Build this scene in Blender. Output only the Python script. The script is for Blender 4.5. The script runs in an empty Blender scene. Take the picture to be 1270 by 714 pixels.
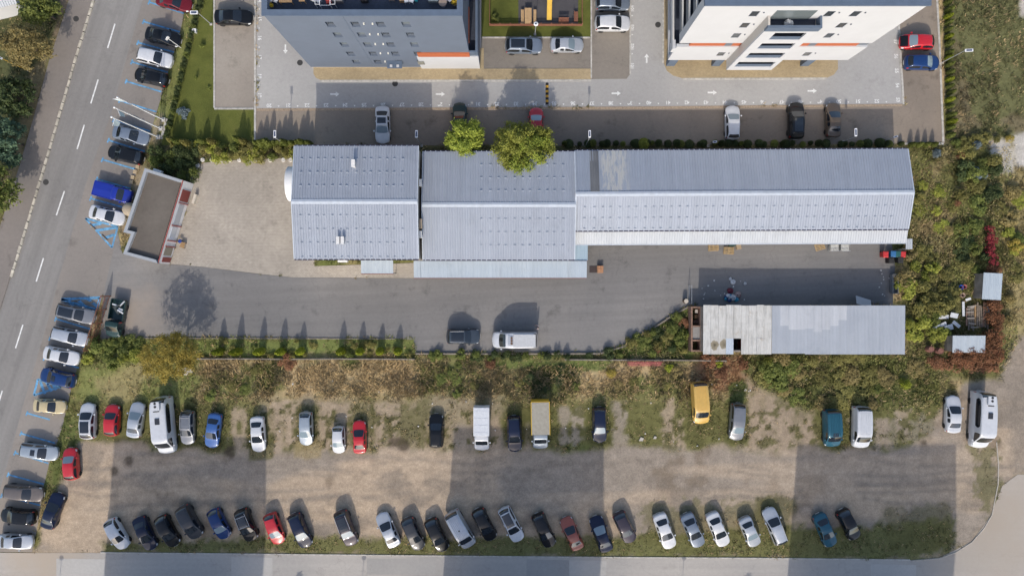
import bpy, bmesh, math, random
import numpy as np
from mathutils import Vector, Matrix
from mathutils.geometry import tessellate_polygon
random.seed(7)
SC = bpy.context.scene
COL = SC.collection
# ------------------------------------------------------------------ camera, sky, sun, exposure
CAM_H = 85.0                    # drone height above the ground
PXM, CX, CY = 10.0, 635.0, 357.0   # plan units: 10 plan units to a metre
SUN_EL, SUN_OFF = 35.5, 4.3
cam = bpy.data.cameras.new('camera')
cam.sensor_width = 36.0
cam.lens = 36.0 * CAM_H / 127.0
cam.clip_start, cam.clip_end = 1.0, 2000.0
camo = bpy.data.objects.new('camera', cam)
camo.location = (0, 0, CAM_H)
COL.objects.link(camo)
SC.camera = camo
world = bpy.data.worlds.new('World'); SC.world = world; world.use_nodes = True
wn = world.node_tree
sky = wn.nodes.new('ShaderNodeTexSky'); sky.sky_type = 'NISHITA'; sky.sun_disc = False
sky.sun_elevation = math.radians(SUN_EL); sky.sun_rotation = math.radians(180 + SUN_OFF)
sky.air_density = 1.0; sky.dust_density = 2.5; sky.ozone_density = 0.7
wn.links.new(sky.outputs[0], wn.nodes['Background'].inputs[0])
wn.nodes['Background'].inputs[1].default_value = 0.15
sun = bpy.data.lights.new('sun', 'SUN'); sun.energy = 2.15; sun.angle = math.radians(0.6); sun.color = (1.0, 0.925, 0.82)
suno = bpy.data.objects.new('sun', sun); COL.objects.link(suno)
suno.location = (0, -60, 120)
suno.rotation_euler = (math.radians(90 - SUN_EL), 0, math.radians(-SUN_OFF))
vs = SC.view_settings
vs.view_transform = 'Standard'; vs.look = 'None'; vs.gamma = 1.0; vs.use_curve_mapping = False
vs.exposure = 0.44
SC.cycles.max_bounces = 6; SC.cycles.transparent_max_bounces = 4
# ------------------------------------------------------------------ helpers
def W(px, py, z=0.0):
    """plan-sheet position of something seen at height z -> metres on the ground"""
    k = (CAM_H - z) / CAM_H / PXM
    return ((px - CX) * k, (CY - py) * k)
def WP(poly, z=0.0): return [W(a, b, z) for a, b in poly]

class MB:
    def __init__(self): self.v = []; self.f = []
    def add(self, vs, fs):
        n = len(self.v); self.v += [tuple(p) for p in vs]; self.f += [tuple(i + n for i in f) for f in fs]; return self
    def box(self, x0, y0, z0, x1, y1, z1):
        return self.add([(x0,y0,z0),(x1,y0,z0),(x1,y1,z0),(x0,y1,z0),(x0,y0,z1),(x1,y0,z1),(x1,y1,z1),(x0,y1,z1)],
                 [(0,3,2,1),(4,5,6,7),(0,1,5,4),(1,2,6,5),(2,3,7,6),(3,0,4,7)])
    def cbox(self, c, s, rz=0.0, rx=0.0, ry=0.0):
        m = Matrix.Translation(c) @ Matrix.Rotation(rz,4,'Z') @ Matrix.Rotation(ry,4,'Y') @ Matrix.Rotation(rx,4,'X')
        a, b, d = s[0]/2, s[1]/2, s[2]/2
        p = [m @ Vector(q) for q in [(-a,-b,-d),(a,-b,-d),(a,b,-d),(-a,b,-d),(-a,-b,d),(a,-b,d),(a,b,d),(-a,b,d)]]
        return self.add(p, [(0,3,2,1),(4,5,6,7),(0,1,5,4),(1,2,6,5),(2,3,7,6),(3,0,4,7)])
    def tube(self, p, q, r, r2=None, n=8):
        p, q = Vector(p), Vector(q); d = (q-p).normalized()
        a = d.cross(Vector((0,0,1)) if abs(d.z) < .9 else Vector((1,0,0))).normalized(); b = d.cross(a)
        r2 = r if r2 is None else r2
        vs = [p + (a*math.cos(2*math.pi*i/n) + b*math.sin(2*math.pi*i/n))*r for i in range(n)] + \
             [q + (a*math.cos(2*math.pi*i/n) + b*math.sin(2*math.pi*i/n))*r2 for i in range(n)]
        fs = [(i,(i+1)%n,n+(i+1)%n,n+i) for i in range(n)] + [tuple(range(n))[::-1], tuple(range(n,2*n))]
        return self.add(vs, fs)
    def lathe(self, prof, n=16, c=(0,0)):
        vs = []; fs = []
        for r, z in prof:
            vs += [(c[0]+r*math.cos(2*math.pi*i/n), c[1]+r*math.sin(2*math.pi*i/n), z) for i in range(n)]
        for k in range(len(prof)-1):
            fs += [(k*n+i, k*n+(i+1)%n, (k+1)*n+(i+1)%n, (k+1)*n+i) for i in range(n)]
        fs += [tuple(range(n))[::-1], tuple(range((len(prof)-1)*n, len(prof)*n))]
        return self.add(vs, fs)
    def prism(self, poly, z0, z1):
        a = sum(poly[i][0]*poly[(i+1)%len(poly)][1]-poly[(i+1)%len(poly)][0]*poly[i][1] for i in range(len(poly)))
        if a < 0: poly = poly[::-1]
        n = len(poly)
        return self.add([(x,y,z0) for x,y in poly]+[(x,y,z1) for x,y in poly],
            [tuple(range(n))[::-1], tuple(range(n,2*n))]+[(i,(i+1)%n,n+(i+1)%n,n+i) for i in range(n)])
    def mesh(self, name, smooth=False):
        m = bpy.data.meshes.new(name); m.from_pydata(self.v, [], self.f); m.update()
        if smooth: m.shade_smooth()
        return m
    def build(self, name, mat, parent=None, smooth=False, kind=None):
        return obj(name, self.mesh(name, smooth), mat, parent, kind)

def obj(name, mesh, mat=None, parent=None, kind=None):
    o = bpy.data.objects.new(name, mesh); COL.objects.link(o)
    if mat is not None:
        if len(mesh.materials) == 0: mesh.materials.append(mat)
        if mesh.materials[0] != mat:
            o.material_slots[0].link = 'OBJECT'; o.material_slots[0].material = mat
    if parent is not None: o.parent = parent
    if kind: o['kind'] = kind
    return o
def tag(o, label, cat, group=None):
    o['label'] = label; o['category'] = cat
    if group: o['group'] = group
    return o
def thing(name, label, cat, loc=(0,0,0), rz=0.0, group=None):
    o = bpy.data.objects.new(name, None); COL.objects.link(o)
    o.empty_display_size = .3
    o.location = loc; o.rotation_euler = (0,0,rz)
    return tag(o, label, cat, group)
ORD = 'first second third fourth fifth sixth seventh eighth ninth tenth eleventh twelfth thirteenth fourteenth fifteenth sixteenth seventeenth eighteenth nineteenth twentieth'.split()
def ordinal(i):
    if i < 20: return ORD[i]
    t = {2:'twenty',3:'thirty',4:'forty'}[(i+1)//10]
    return t+('-'+ORD[(i+1) % 10-1] if (i+1) % 10 else '') if (i+1) % 10 else {3:'thirtieth',4:'fortieth'}[(i+1)//10]
def number_rows(objs, key=None, where='from the left'):
    """single out look-alikes by their place in the row"""
    by = {}
    for o in objs: by.setdefault(o['label'], []).append(o)
    for lab, v in by.items():
        v.sort(key=key or (lambda o: o.location.x))
        if len(v) > 1:
            for i, o in enumerate(v): o['label'] = lab+', '+ordinal(i)+' '+where
# ------------------------------------------------------------------ materials
MATS = {}
def nodes(name):
    m = bpy.data.materials.new(name); m.use_nodes = True
    nt = m.node_tree; return m, nt, nt.nodes['Principled BSDF']
def N(nt, t, **kw):
    n = nt.nodes.new(t)
    for k, v in kw.items(): setattr(n, k, v)
    return n
def noise(nt, vec, scale, detail=4, rough=.6):
    n = N(nt, 'ShaderNodeTexNoise'); n.inputs['Scale'].default_value = scale; n.inputs['Detail'].default_value = detail
    n.inputs['Roughness'].default_value = rough
    if vec is not None: nt.links.new(vec, n.inputs['Vector'])
    return n.outputs['Fac']
def ramp(nt, fac, stops):
    r = N(nt, 'ShaderNodeValToRGB'); e = r.color_ramp.elements
    while len(e) < len(stops): e.new(.5)
    for i, (p, c) in enumerate(stops):
        e[i].position = p; e[i].color = (*c, 1) if not isinstance(c, (int, float)) else (c, c, c, 1)
    nt.links.new(fac, r.inputs[0]); return r.outputs[0]
def mixc(nt, a, b, fac, mode='MIX'):
    m = N(nt, 'ShaderNodeMix', data_type='RGBA', blend_type=mode)
    for s, v in ((m.inputs[0], fac), (m.inputs[6], a), (m.inputs[7], b)):
        if hasattr(v, 'is_linked') or isinstance(v, bpy.types.NodeSocket): nt.links.new(v, s)
        elif isinstance(v, (int, float)): s.default_value = v
        else: s.default_value = (*v, 1)
    return m.outputs[2]
def bump(nt, b, h, strength, dist=.02):
    n = N(nt, 'ShaderNodeBump'); n.inputs['Strength'].default_value = strength; n.inputs['Distance'].default_value = dist
    nt.links.new(h, n.inputs['Height']); nt.links.new(n.outputs[0], b.inputs['Normal'])
def pos(nt): return N(nt, 'ShaderNodeNewGeometry').outputs['Position']
def mapping(nt, vec, scale=(1,1,1), rot=(0,0,0), loc=(0,0,0)):
    m = N(nt, 'ShaderNodeMapping'); m.inputs['Scale'].default_value = scale; m.inputs['Rotation'].default_value = rot; m.inputs['Location'].default_value = loc
    nt.links.new(vec, m.inputs['Vector']); return m.outputs[0]
def plain(name, c, rough=.6, metal=0.0, coat=0.0, var=.12, scale=6.0, spec=.5):
    if name in MATS: return MATS[name]
    m, nt, b = nodes(name)
    if var > 0:
        f = noise(nt, pos(nt), scale, 5)
        k = ramp(nt, f, [(.25, 1-var*1.6), (.75, 1+var)])
        col = mixc(nt, c, k, 1.0, 'MULTIPLY'); nt.links.new(col, b.inputs['Base Color'])
    else: b.inputs['Base Color'].default_value = (*c, 1)
    b.inputs['Roughness'].default_value = rough; b.inputs['Metallic'].default_value = metal
    b.inputs['Coat Weight'].default_value = coat; b.inputs['Coat Roughness'].default_value = .08
    b.inputs['Specular IOR Level'].default_value = spec
    MATS[name] = m; return m
def paving(name, c, dark, light, patch=.06, rough=.9, grain=26., streak=None, stain=.5, cracks=True):
    """worn paving: broad patches, grain, stains, optional streaks along a direction"""
    m, nt, b = nodes(name); P = pos(nt)
    f1 = ramp(nt, noise(nt, P, patch, 4, .55), [(.3, dark), (.52, c), (.72, light)])
    f2 = ramp(nt, noise(nt, P, grain/10, 6, .75), [(.25, .90), (.75, 1.09)])
    col = mixc(nt, f1, f2, 1., 'MULTIPLY')
    f3 = ramp(nt, noise(nt, P, grain, 3, .8), [(.3, .93), (.7, 1.06)])
    col = mixc(nt, col, f3, 1., 'MULTIPLY')
    st = ramp(nt, noise(nt, mapping(nt, P, loc=(31,7,0)), .35, 5, .7), [(.57, 1.0), (.70, 1-stain*.42)])
    col = mixc(nt, col, st, 1., 'MULTIPLY')
    if streak is not None:
        ang, amt = streak
        q = mapping(nt, mapping(nt, P, rot=(0,0,-ang)), scale=(.05, 1.5, 1))
        s = ramp(nt, noise(nt, q, .9, 4, .6), [(.3, 1-amt), (.7, 1+amt)])
        col = mixc(nt, col, s, 1., 'MULTIPLY')
    if cracks:
        w = N(nt, 'ShaderNodeTexVoronoi', feature='DISTANCE_TO_EDGE'); w.inputs['Scale'].default_value = .09
        qd = N(nt, 'ShaderNodeVectorMath', operation='ADD')
        nn = N(nt, 'ShaderNodeTexNoise'); nn.inputs['Scale'].default_value = .5; nn.inputs['Detail'].default_value = 6
        sc = N(nt, 'ShaderNodeVectorMath', operation='SCALE'); sc.inputs['Scale'].default_value = 5.
        nt.links.new(P, nn.inputs['Vector']); nt.links.new(nn.outputs['Color'], sc.inputs[0])
        nt.links.new(P, qd.inputs[0]); nt.links.new(sc.outputs[0], qd.inputs[1]); nt.links.new(qd.outputs[0], w.inputs['Vector'])
        cr = ramp(nt, w.outputs['Distance'], [(.0, .86), (.006, 1.)])
        col = mixc(nt, col, cr, 1., 'MULTIPLY')
    nt.links.new(col, b.inputs['Base Color']); b.inputs['Roughness'].default_value = rough
    b.inputs['Specular IOR Level'].default_value = .25
    bump(nt, b, noise(nt, P, grain, 4, .8), .18, .012)
    MATS[name] = m; return m
def attr_ground(name, fine=9.0, amt=.28, bmp=.6):
    """natural ground: the soil and grass colours are stored on the mesh, grain comes from noise"""
    m, nt, b = nodes(name); P = pos(nt)
    a = N(nt, 'ShaderNodeAttribute', attribute_name='soil')
    k = ramp(nt, noise(nt, P, fine, 6, .75), [(.25, 1-amt*1.3), (.75, 1+amt)])
    col = mixc(nt, a.outputs['Color'], k, 1., 'MULTIPLY')
    k2 = ramp(nt, noise(nt, P, 1.7, 5, .7), [(.3, .86), (.7, 1.12)])
    k3 = ramp(nt, noise(nt, P, 3.4, 6, .85), [(.32, .87), (.5, 1.0), (.68, 1.12)]); col = mixc(nt, col, k3, 1., 'MULTIPLY')
    k4 = ramp(nt, noise(nt, mapping(nt, P, loc=(3,8,1)), 11., 2, .6), [(.66, 1.0), (.72, 1.28)]); col = mixc(nt, col, k4, 1., 'MULTIPLY')
    col = mixc(nt, col, k2, 1., 'MULTIPLY')
    nt.links.new(col, b.inputs['Base Color']); b.inputs['Roughness'].default_value = .95; b.inputs['Specular IOR Level'].default_value = .15
    bump(nt, b, noise(nt, P, fine*.6, 6, .8), bmp, .06)
    MATS[name] = m; return m
def leafmat(name, c, c2, trans=.25, rough=.65):
    m, nt, b = nodes(name)
    a = N(nt, 'ShaderNodeAttribute', attribute_name='tint')
    col = mixc(nt, c, c2, a.outputs['Fac'])
    oi = N(nt, 'ShaderNodeObjectInfo')
    k = ramp(nt, oi.outputs['Random'], [(0, .8), (1, 1.2)])
    col = mixc(nt, col, k, 1., 'MULTIPLY')
    nt.links.new(col, b.inputs['Base Color']); b.inputs['Roughness'].default_value = rough; b.inputs['Specular IOR Level'].default_value = .3
    t = N(nt, 'ShaderNodeBsdfTranslucent'); nt.links.new(col, t.inputs['Color'])
    mx = N(nt, 'ShaderNodeMixShader'); mx.inputs[0].default_value = trans
    nt.links.new(b.outputs[0], mx.inputs[1]); nt.links.new(t.outputs[0], mx.inputs[2])
    nt.links.new(mx.outputs[0], nt.nodes['Material Output'].inputs[0])
    MATS[name] = m; return m
# ------------------------------------------------------------------ numpy noise and polygon masks
def vnoise(x, y, seed):
    r = np.random.RandomState(seed); T = r.rand(256, 256)
    xi, yi = np.floor(x).astype(int), np.floor(y).astype(int); fx, fy = x-xi, y-yi
    fx = fx*fx*(3-2*fx); fy = fy*fy*(3-2*fy)
    g = lambda i, j: T[i % 256, j % 256]
    return (g(xi,yi)*(1-fx)+g(xi+1,yi)*fx)*(1-fy)+(g(xi,yi+1)*(1-fx)+g(xi+1,yi+1)*fx)*fy
def fbm(x, y, size, oct=4, seed=1, sx=1., sy=1.):
    s = 0; a = 1; t = 0
    for o in range(oct):
        k = 2**o/size
        s = s + a*vnoise(x*k*sx+11.3*o, y*k*sy+5.1*o, seed*17+o); t += a; a *= .55
    return s/t
def sdist(X, Y, poly):
    d = np.full(X.shape, 1e9); ins = np.zeros(X.shape, bool); n = len(poly)
    for i in range(n):
        x0, y0 = poly[i]; x1, y1 = poly[(i+1) % n]
        dx, dy = x1-x0, y1-y0
        t = np.clip(((X-x0)*dx+(Y-y0)*dy)/(dx*dx+dy*dy+1e-9), 0, 1)
        d = np.minimum(d, np.hypot(X-x0-t*dx, Y-y0-t*dy))
        c = ((y0 > Y) != (y1 > Y)) & (X < dx*(Y-y0)/((dy if abs(dy) > 1e-9 else 1e-9))+x0)
        ins ^= c
    return np.where(ins, d, -d)
def sm(x, a, b):
    t = np.clip((x-a)/(b-a), 0, 1); return t*t*(3-2*t)
def sheet(name, poly_px, z, mat, parent=None, thick=0.0, kind='structure'):
    """one flat paving sheet; thick > 0 gives a kerb-high slab"""
    P = WP(poly_px)
    a = sum(P[i][0]*P[(i+1)%len(P)][1]-P[(i+1)%len(P)][0]*P[i][1] for i in range(len(P)))
    if a < 0: P = P[::-1]
    tris = tessellate_polygon([[Vector((x, y, 0)) for x, y in P]]); n = len(P); fs = []
    for a_, b_, c_ in tris:
        cr = (P[b_][0]-P[a_][0])*(P[c_][1]-P[a_][1])-(P[b_][1]-P[a_][1])*(P[c_][0]-P[a_][0])
        if abs(cr) > 1e-9: fs.append((a_, b_, c_) if cr > 0 else (a_, c_, b_))
    vs_ = [(x, y, z) for x, y in P]
    if thick > 0:
        vs_ += [(x, y, z-thick) for x, y in P]
        fs += [(n+i, n+(i+1) % n, (i+1) % n, i) for i in range(n)]
    m = bpy.data.meshes.new(name); m.from_pydata(vs_, [], fs); m.update()
    return obj(name, m, mat, parent, kind if parent is None else None)
def ribbon(line, w0, w1):
    """polygon (px) of a band along a px polyline, offset w0..w1 px to its right-hand side"""
    def off(w):
        out = []
        for i, (x, y) in enumerate(line):
            a = line[max(i-1, 0)]; b = line[min(i+1, len(line)-1)]
            dx, dy = b[0]-a[0], b[1]-a[1]; l = math.hypot(dx, dy)
            out.append((x-dy/l*w, y+dx/l*w))
        return out
    return off(w0)+off(w1)[::-1]
# ================================================================== the ground
KERB_L = [(164,-160),(115.6,0),(94,70),(72,147),(55,205),(40,255),(13,344),(-25,465),(-75,620),(-125,780)]
ROAD_R = [(224,-160),(176,5),(161,58),(149,101),(137,144),(123.6,180),(106,230),(93,276),(83,311),(72,350),(58,403),(38,471),(28,505),(12,566),(-4,620),(-24,686),(-50,780)]
PAVE_L = [(136,-160),(86,0),(72,44),(63,70),(42,147),(24.5,207),(10.5,250),(-15,330),(-55,465),(-105,620),(-155,780)]
PARK_R = [(282,-160),(232,0),(224,38),(210.5,83),(202,113.5),(194,141),(181.5,180),(176.5,198),(164,228),(151,263),(146,288),(128,366),(105,432),(98,450),(90,475),(83,505),(78,527),(72,545),(61,575),(55,600),(47,650),(40,684)]
YARD = [(146,288),(152,314),(194,326),(209,327.6),(252,331),(320,339.6),(363,344),(514,345),(514,300),(740,290),(1104,290),(1110,330),(1107,379),(872,382),(856,378),(836,388),(810,405),(777,427),(745,437),(515,437.5),(513,421),(490,419.5),(158,418.5),(124,421),(128,366)]
PAVER_YARD = [(240,203),(300,198),(366,196),(390,200),(390,330),(514,326),(514,344.8),(363,343.8),(320,339.3),(252,330.8),(209,327.3),(225,280)]
DRIVE = [(318,-110),(318,136),(800,133.5),(1120,130),(1114,30),(1108,-110)]
PARK_LOW = [(316.5,136.6),(316.5,180),(700,181),(1172,178),(1167,78),(1158,-110),(1108.6,-110),(1114.6,30),(1120.6,130.6),(800,134.2)]
LOWER_ROAD = [(-260,683),(45,685),(125,685),(640,690),(950,692),(1130,694),(1165,691),(1205,671),(1228,640),(1243,602),(1262,588),(1480,585),(1480,800),(-260,800)]
LAWN = [(286,-110),(266,-110),(266,135),(315.5,135),(315.5,180),(200,180),(217,130),(235,70),(253,0)]
GARDEN_COURT = [(597,-110),(733,-110),(733,47),(597,47)]
COURT_PARK = [(597,47),(733,47),(733,85),(597,85)]
COURT_PARK2 = [(733.6,-110),(781,-110),(781,93),(777,98),(733.6,98.5)]
TAN_A = [(389,60),(389,92),(392,97),(399,100),(733,99.3),(733,85.5),(600,85.5),(600,60)]
TAN_B = [(823,-110),(823,78),(827,88),(835,94),(847,97.5),(1025,97),(1034,93),(1039,86),(1038,40),(1050,-110)]
LOT = [(70,620),(78,590),(95,546),(240,559),(340,557),(560,560),(740,556),(830,558),(1000,560),(1100,556),(1150,542),(1172,500),(1200,478),(1240,470),(1262,430),(1300,390),(1300,585),(1262,588),(1243,602),(1228,640),(1205,671),(1165,691),(1130,694),(950,692),(640,690),(125,685),(40,685)]
PAVED = [YARD, PAVER_YARD, DRIVE, PARK_LOW, LOWER_ROAD, COURT_PARK, COURT_PARK2,
         KERB_L+ROAD_R[::-1], PAVE_L+KERB_L[::-1], ROAD_R[:1]+PARK_R+ROAD_R[::-1][:-1], [(266,-110),(316,-110),(316,135),(266,135)]]
C_ = lambda *a: np.array(a, float)
SAND, GRAV, STRAW = C_(.45,.352,.255), C_(.31,.262,.212), C_(.46,.35,.195)
OLIVE, GREEN, DARKG, REDB, SOIL = C_(.175,.168,.064), C_(.115,.145,.042), C_(.06,.078,.026), C_(.25,.115,.065), C_(.17,.13,.09)

def paint(X, Y):
    """soil colour, plant cover 0..1 and plant height at plan positions (numpy arrays)"""
    n1 = fbm(X, Y, 90, 4, 3); n2 = fbm(X, Y, 24, 4, 5); n3 = fbm(X, Y, 8, 3, 9); n4 = fbm(X, Y, 40, 4, 12)
    mixv = lambda a, b, t: a + (b-a)*t[..., None] if np.ndim(t) else a+(b-a)*t
    L = lambda c: np.broadcast_to(c, X.shape+(3,))
    col = mixv(L(OLIVE), L(STRAW), sm(n2*.6+n1*.4, .42, .62))
    col = mixv(col, L(GREEN), sm(n4, .52, .66)*.7)
    cover = np.full(X.shape, .85); tall = np.full(X.shape, .35)
    def zone(poly, c, soft=14, amp=26, cov=None, tl=None, k=1.0, nz=n2):
        nonlocal col, cover, tall
        m = sm(sdist(X, Y, poly)+(nz-.5)*amp*2, -soft/2, soft/2)*k
        col = mixv(col, L(c), m)
        if cov is not None: cover = cover+(cov-cover)*m
        if tl is not None: tall = tall+(tl-tall)*m
        return m
    # strip with the small cypresses, north of the low wall
    zone([(150,419),(515,419),(515,446),(240,446),(100,440)], GREEN*1.0+OLIVE*.35, 8, 8, .9, .35)
    zone([(515,437),(745,437),(860,380),(860,446),(515,446)], GREEN, 8, 8, .95, .5)
    # straw slope
    zone([(240,447),(900,447),(900,498),(240,502)], STRAW, 16, 22, .95, .42, .9)
    for q in ([(300,455),(345,447),(350,480),(300,490)], [(515,450),(600,448),(590,500),(520,505)], [(655,447),(715,450),(712,500),(640,500)],
              [(255,470),(300,462),(310,505),(250,510)], [(730,480),(800,478),(810,555),(740,555)], [(790,470),(850,465),(850,520),(800,520)]):
        zone(q, OLIVE*.5+GREEN*.6, 16, 18, 1., .5, .9, n3*.5+n2*.5)
    zone([(600,450),(720,450),(700,505),(610,505)], DARKG*1.2, 14, 20, 1., .5, .6)
    zone([(860,440),(935,440),(930,480),(860,485)], REDB, 14, 20, 1., .5, .75)
    # left meadow
    zone([(95,440),(250,440),(240,505),(100,545),(85,520)], GREEN*.55+OLIVE*.85, 16, 20, .9, .25)
    zone([(120,470),(190,450),(170,500),(120,500)], STRAW*.9, 16, 26, .7, .2, .5)
    # parking row on the grass: worn tracks between tufts
    zone([(240,492),(900,490),(900,520),(240,525)], OLIVE*.75+STRAW*.2, 16, 22, .9, .25, .7, n3*.5+n2*.5)
    zone([(95,500),(1170,500),(1160,558),(95,558)], OLIVE*.9, 14, 14, .8, .2)
    zone([(320,495),(620,495),(620,562),(320,562)], SAND*.92, 18, 16, .25, .12, .6)
    zone([(400,500),(530,500),(530,550),(400,550)], OLIVE*.6+SAND*.1, 12, 30, .8, .16, .85, n3*.6+n2*.4)
    zone([(560,528),(630,530),(630,562),(560,562)], GRAV, 12, 10, .1, .1, .8)
    for x, w, a, b in ((344,6,500,560),(361,6,500,560),(404,8,498,560),(424,8,500,560),(470,5,500,558),(486,6,500,560),(612,7,520,558),(655,5,525,556),(700,6,505,550),(716,5,505,552),(768,9,500,556),(829,7,495,558),(843,5,520,558),(935,9,490,558),(955,7,490,558),(975,9,505,560),(1001,6,520,558),(291,4,505,560),(303,4,505,560),(1095,9,520,558),(1120,8,510,545)):
        zone([(x-w,a),(x+w,a),(x+w,b),(x-w,b)], SAND*.85 if x < 640 or x > 800 else GRAV*1.05, 6, 8, .08, .08, .8, n3)
    zone([(925,470),(1010,480),(1015,560),(935,560)], SAND*.75, 16, 26, .15, .1, .7, n3*.5+n2*.5)
    zone([(1045,520),(1165,520),(1160,548),(1060,552)], GRAV*.85, 12, 18, .4, .15, .6, n3)
    # loose weed dots on the bare dirt, mown-out fringes round the standing cars, green bank under the wall
    dots = sm(fbm(X, Y, 7, 2, 133), .60, .68)*sm(sdist(X, Y, [(320,498),(640,498),(640,566),(320,566)])+(n2-.5)*20, -6, 6)
    dots = np.maximum(dots, sm(fbm(X, Y, 9, 3, 137), .58, .66)*sm(sdist(X, Y, [(690,500),(1165,500),(1150,562),(690,562)])+(n2-.5)*20, -6, 6))
    col = mixv(col, L(OLIVE*.62), dots*.85); cover = np.maximum(cover, dots*.8); tall = np.where(dots > .5, .18, tall)
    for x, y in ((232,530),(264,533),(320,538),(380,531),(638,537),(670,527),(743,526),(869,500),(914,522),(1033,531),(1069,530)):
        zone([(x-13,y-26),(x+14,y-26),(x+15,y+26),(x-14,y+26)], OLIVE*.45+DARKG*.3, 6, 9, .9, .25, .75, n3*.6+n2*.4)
    zone([(600,445),(765,446),(750,459),(690,456),(612,459)], GREEN*1.25, 6, 9, .9, .16, .9)
    zone([(1000,446),(1150,447),(1140,457),(1010,462)], GREEN*1.1+STRAW*.15, 6, 9, .9, .2, .8)
    # thicket behind the shed and to the east
    zone([(920,440),(1160,440),(1165,505),(1000,505),(930,470)], OLIVE*.55+GREEN*.35, 14, 16, 1., .5)
    zone([(1126,170),(1250,170),(1255,470),(1126,470)], OLIVE*.95, 14, 16, 1., .5)
    zone([(1180,180),(1235,190),(1245,290),(1170,280)], OLIVE*.8+GREEN*.3, 16, 26, 1., .5, .8)
    zone([(1133,215),(1165,200),(1190,330),(1140,330)], STRAW*.75, 16, 30, .9, .4, .6)
    zone([(1240,185),(1330,185),(1330,420),(1250,420)], OLIVE*.6+STRAW*.45, 14, 20, .9, .4, .9)
    # dry meadow in the far corner
    zone([(1178,-110),(1420,-110),(1420,165),(1178,170)], C_(.115,.112,.05), 10, 14, 1., .3)
    zone([(1178,-110),(1420,-110),(1420,165),(1178,170)], C_(.20,.165,.10), 20, 34, .9, .3, .75, n4*.4+n3*.6-.06)
    zone([(1178,-110),(1420,-110),(1420,165),(1178,170)], GREEN*.9, 12, 40, 1., .3, .5, fbm(X, Y, 30, 4, 141)-.16)
    for q in ([(1228,175),(1254,172),(1258,215),(1230,217)], [(1255,168),(1300,160),(1300,208),(1262,208)]):
        zone(q, C_(.50,.47,.42), 7, 7, .0, .1)
    zone([(1258,-110),(1300,-110),(1300,30),(1266,20)], C_(.45,.41,.36), 8, 8, .0, .1)
    # gravel lot
    mlot = zone(LOT, GRAV, 12, 12, .02, .06)
    col = mixv(col, L(SAND), mlot*sm(fbm(X, Y, 55, 4, 21, .4, 1.)+.06*np.sin((Y-600)/14.), .40, .60)*.95)
    col = mixv(col, L(SOIL*1.1), mlot*sm(fbm(X, Y, 46, 5, 31), .60, .72)*.6)
    col = mixv(col, L(SAND*1.1), mlot*sm(fbm(X, Y, 80, 3, 44, .15, 2.2), .56, .68)*.5)
    col = mixv(col, L(GRAV*.72), mlot*sm(fbm(X, Y, 30, 5, 47, .6, 1.2), .58, .70)*.55)
    for yy in (572, 580, 592, 601, 614, 622):                                   # wheel ruts along the lane
        rut = np.exp(-((Y-yy-7*np.sin(X/90.+yy)-(fbm(X, Y, 60, 3, 71)-.5)*16)/2.6)**2)*sm(n4, .35, .6)
        col = mixv(col, L(GRAV*.82), mlot*rut*.6)
    col = mixv(col, L(GRAV*.85), sm(sdist(X, Y, [(1248,430),(1300,390),(1300,588),(1256,588),(1252,520)])+(n2-.5)*14, -6, 8)*.8)
    # weeds along the south edge and in the south-east corner of the lot
    zone([(130,671),(330,664),(620,666),(760,664),(960,655),(1185,645),(1180,684),(1130,694),(640,690),(130,686)], OLIVE*.72+GREEN*.2, 10, 14, .8, .2, .95, n3*.55+n2*.45)
    zone([(1090,630),(1175,625),(1185,680),(1100,690)], OLIVE*.6, 12, 26, .7, .2, .6, n3*.4+n2*.6)
    zone([(940,618),(985,622),(975,660),(940,655)], OLIVE*.6, 10, 12, .7, .2, .7)
    zone([(800,625),(960,622),(960,665),(800,668)], OLIVE*.7, 10, 30, .5, .2, .6, n3*.6+n2*.4)
    zone([(1208,556),(1236,550),(1238,600),(1226,640),(1212,610)], OLIVE*.75, 8, 22, .6, .2, .7, n3*.6+n2*.4)
    zone([(62,585),(74,555),(82,520),(90,530),(78,585),(66,615)], GREEN*.9, 6, 10, .8, .2, .8)
    zone([(250,550),(278,548),(274,563),(256,562)], OLIVE*.6, 5, 5, .9, .25, .9); zone([(308,540),(340,535),(338,568),(310,568)], OLIVE*.7, 5, 6, .9, .25, .8)
    zone([(362,545),(402,545),(398,568),(364,568)], STRAW*.6+OLIVE*.3, 5, 6, .7, .2, .7)
    for x, y, r in ((285,562,7),(287,556,6),(500,552,9),(487,548,6),(141,584,5),(160,572,6),(1146,548,4)):   # oil and ash spots
        m = sm(r-np.hypot(X-x, (Y-y)*.9)+(n3-.5)*8, -2, 3); col = mixv(col, L(SOIL*.35), m*.75); cover = cover*(1-m)
    # roadside verge next to the bays, lawn side
    zone([(232,0),(224,38),(202,113),(181,180),(176,210),(200,215),(220,130),(253,0)], GREEN*.6+OLIVE*.7, 5, 7, .8, .15)
    zone([(196,138),(182,178),(176,200),(160,240),(148,285),(158,290),(172,240),(190,190),(206,140)], SAND*.75, 6, 8, .2, .1, .7)
    # front gardens west of the road
    zone([(-260,-110),(120,-110),(86,0),(42,147),(10,250),(-20,330),(-260,330)], DARKG*.9+SOIL*.25, 8, 12, .8, .3)
    zone([(72,44),(63,70),(42,147),(24,207),(10,250),(-2,250),(12,200),(34,120),(40,85)], SOIL*.8+OLIVE*.4, 8, 8, .5, .12)
    zone([(86,-5),(72,44),(66,45),(72,15),(78,-10)], SOIL*1.3, 6, 6, .1, .1)
    # shrub bed between kiosk and lawn
    zone([(185,178),(368,176),(368,197),(245,200),(235,225),(180,205)], SOIL*.5+GREEN*.5, 5, 6, .9, .4)
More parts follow.
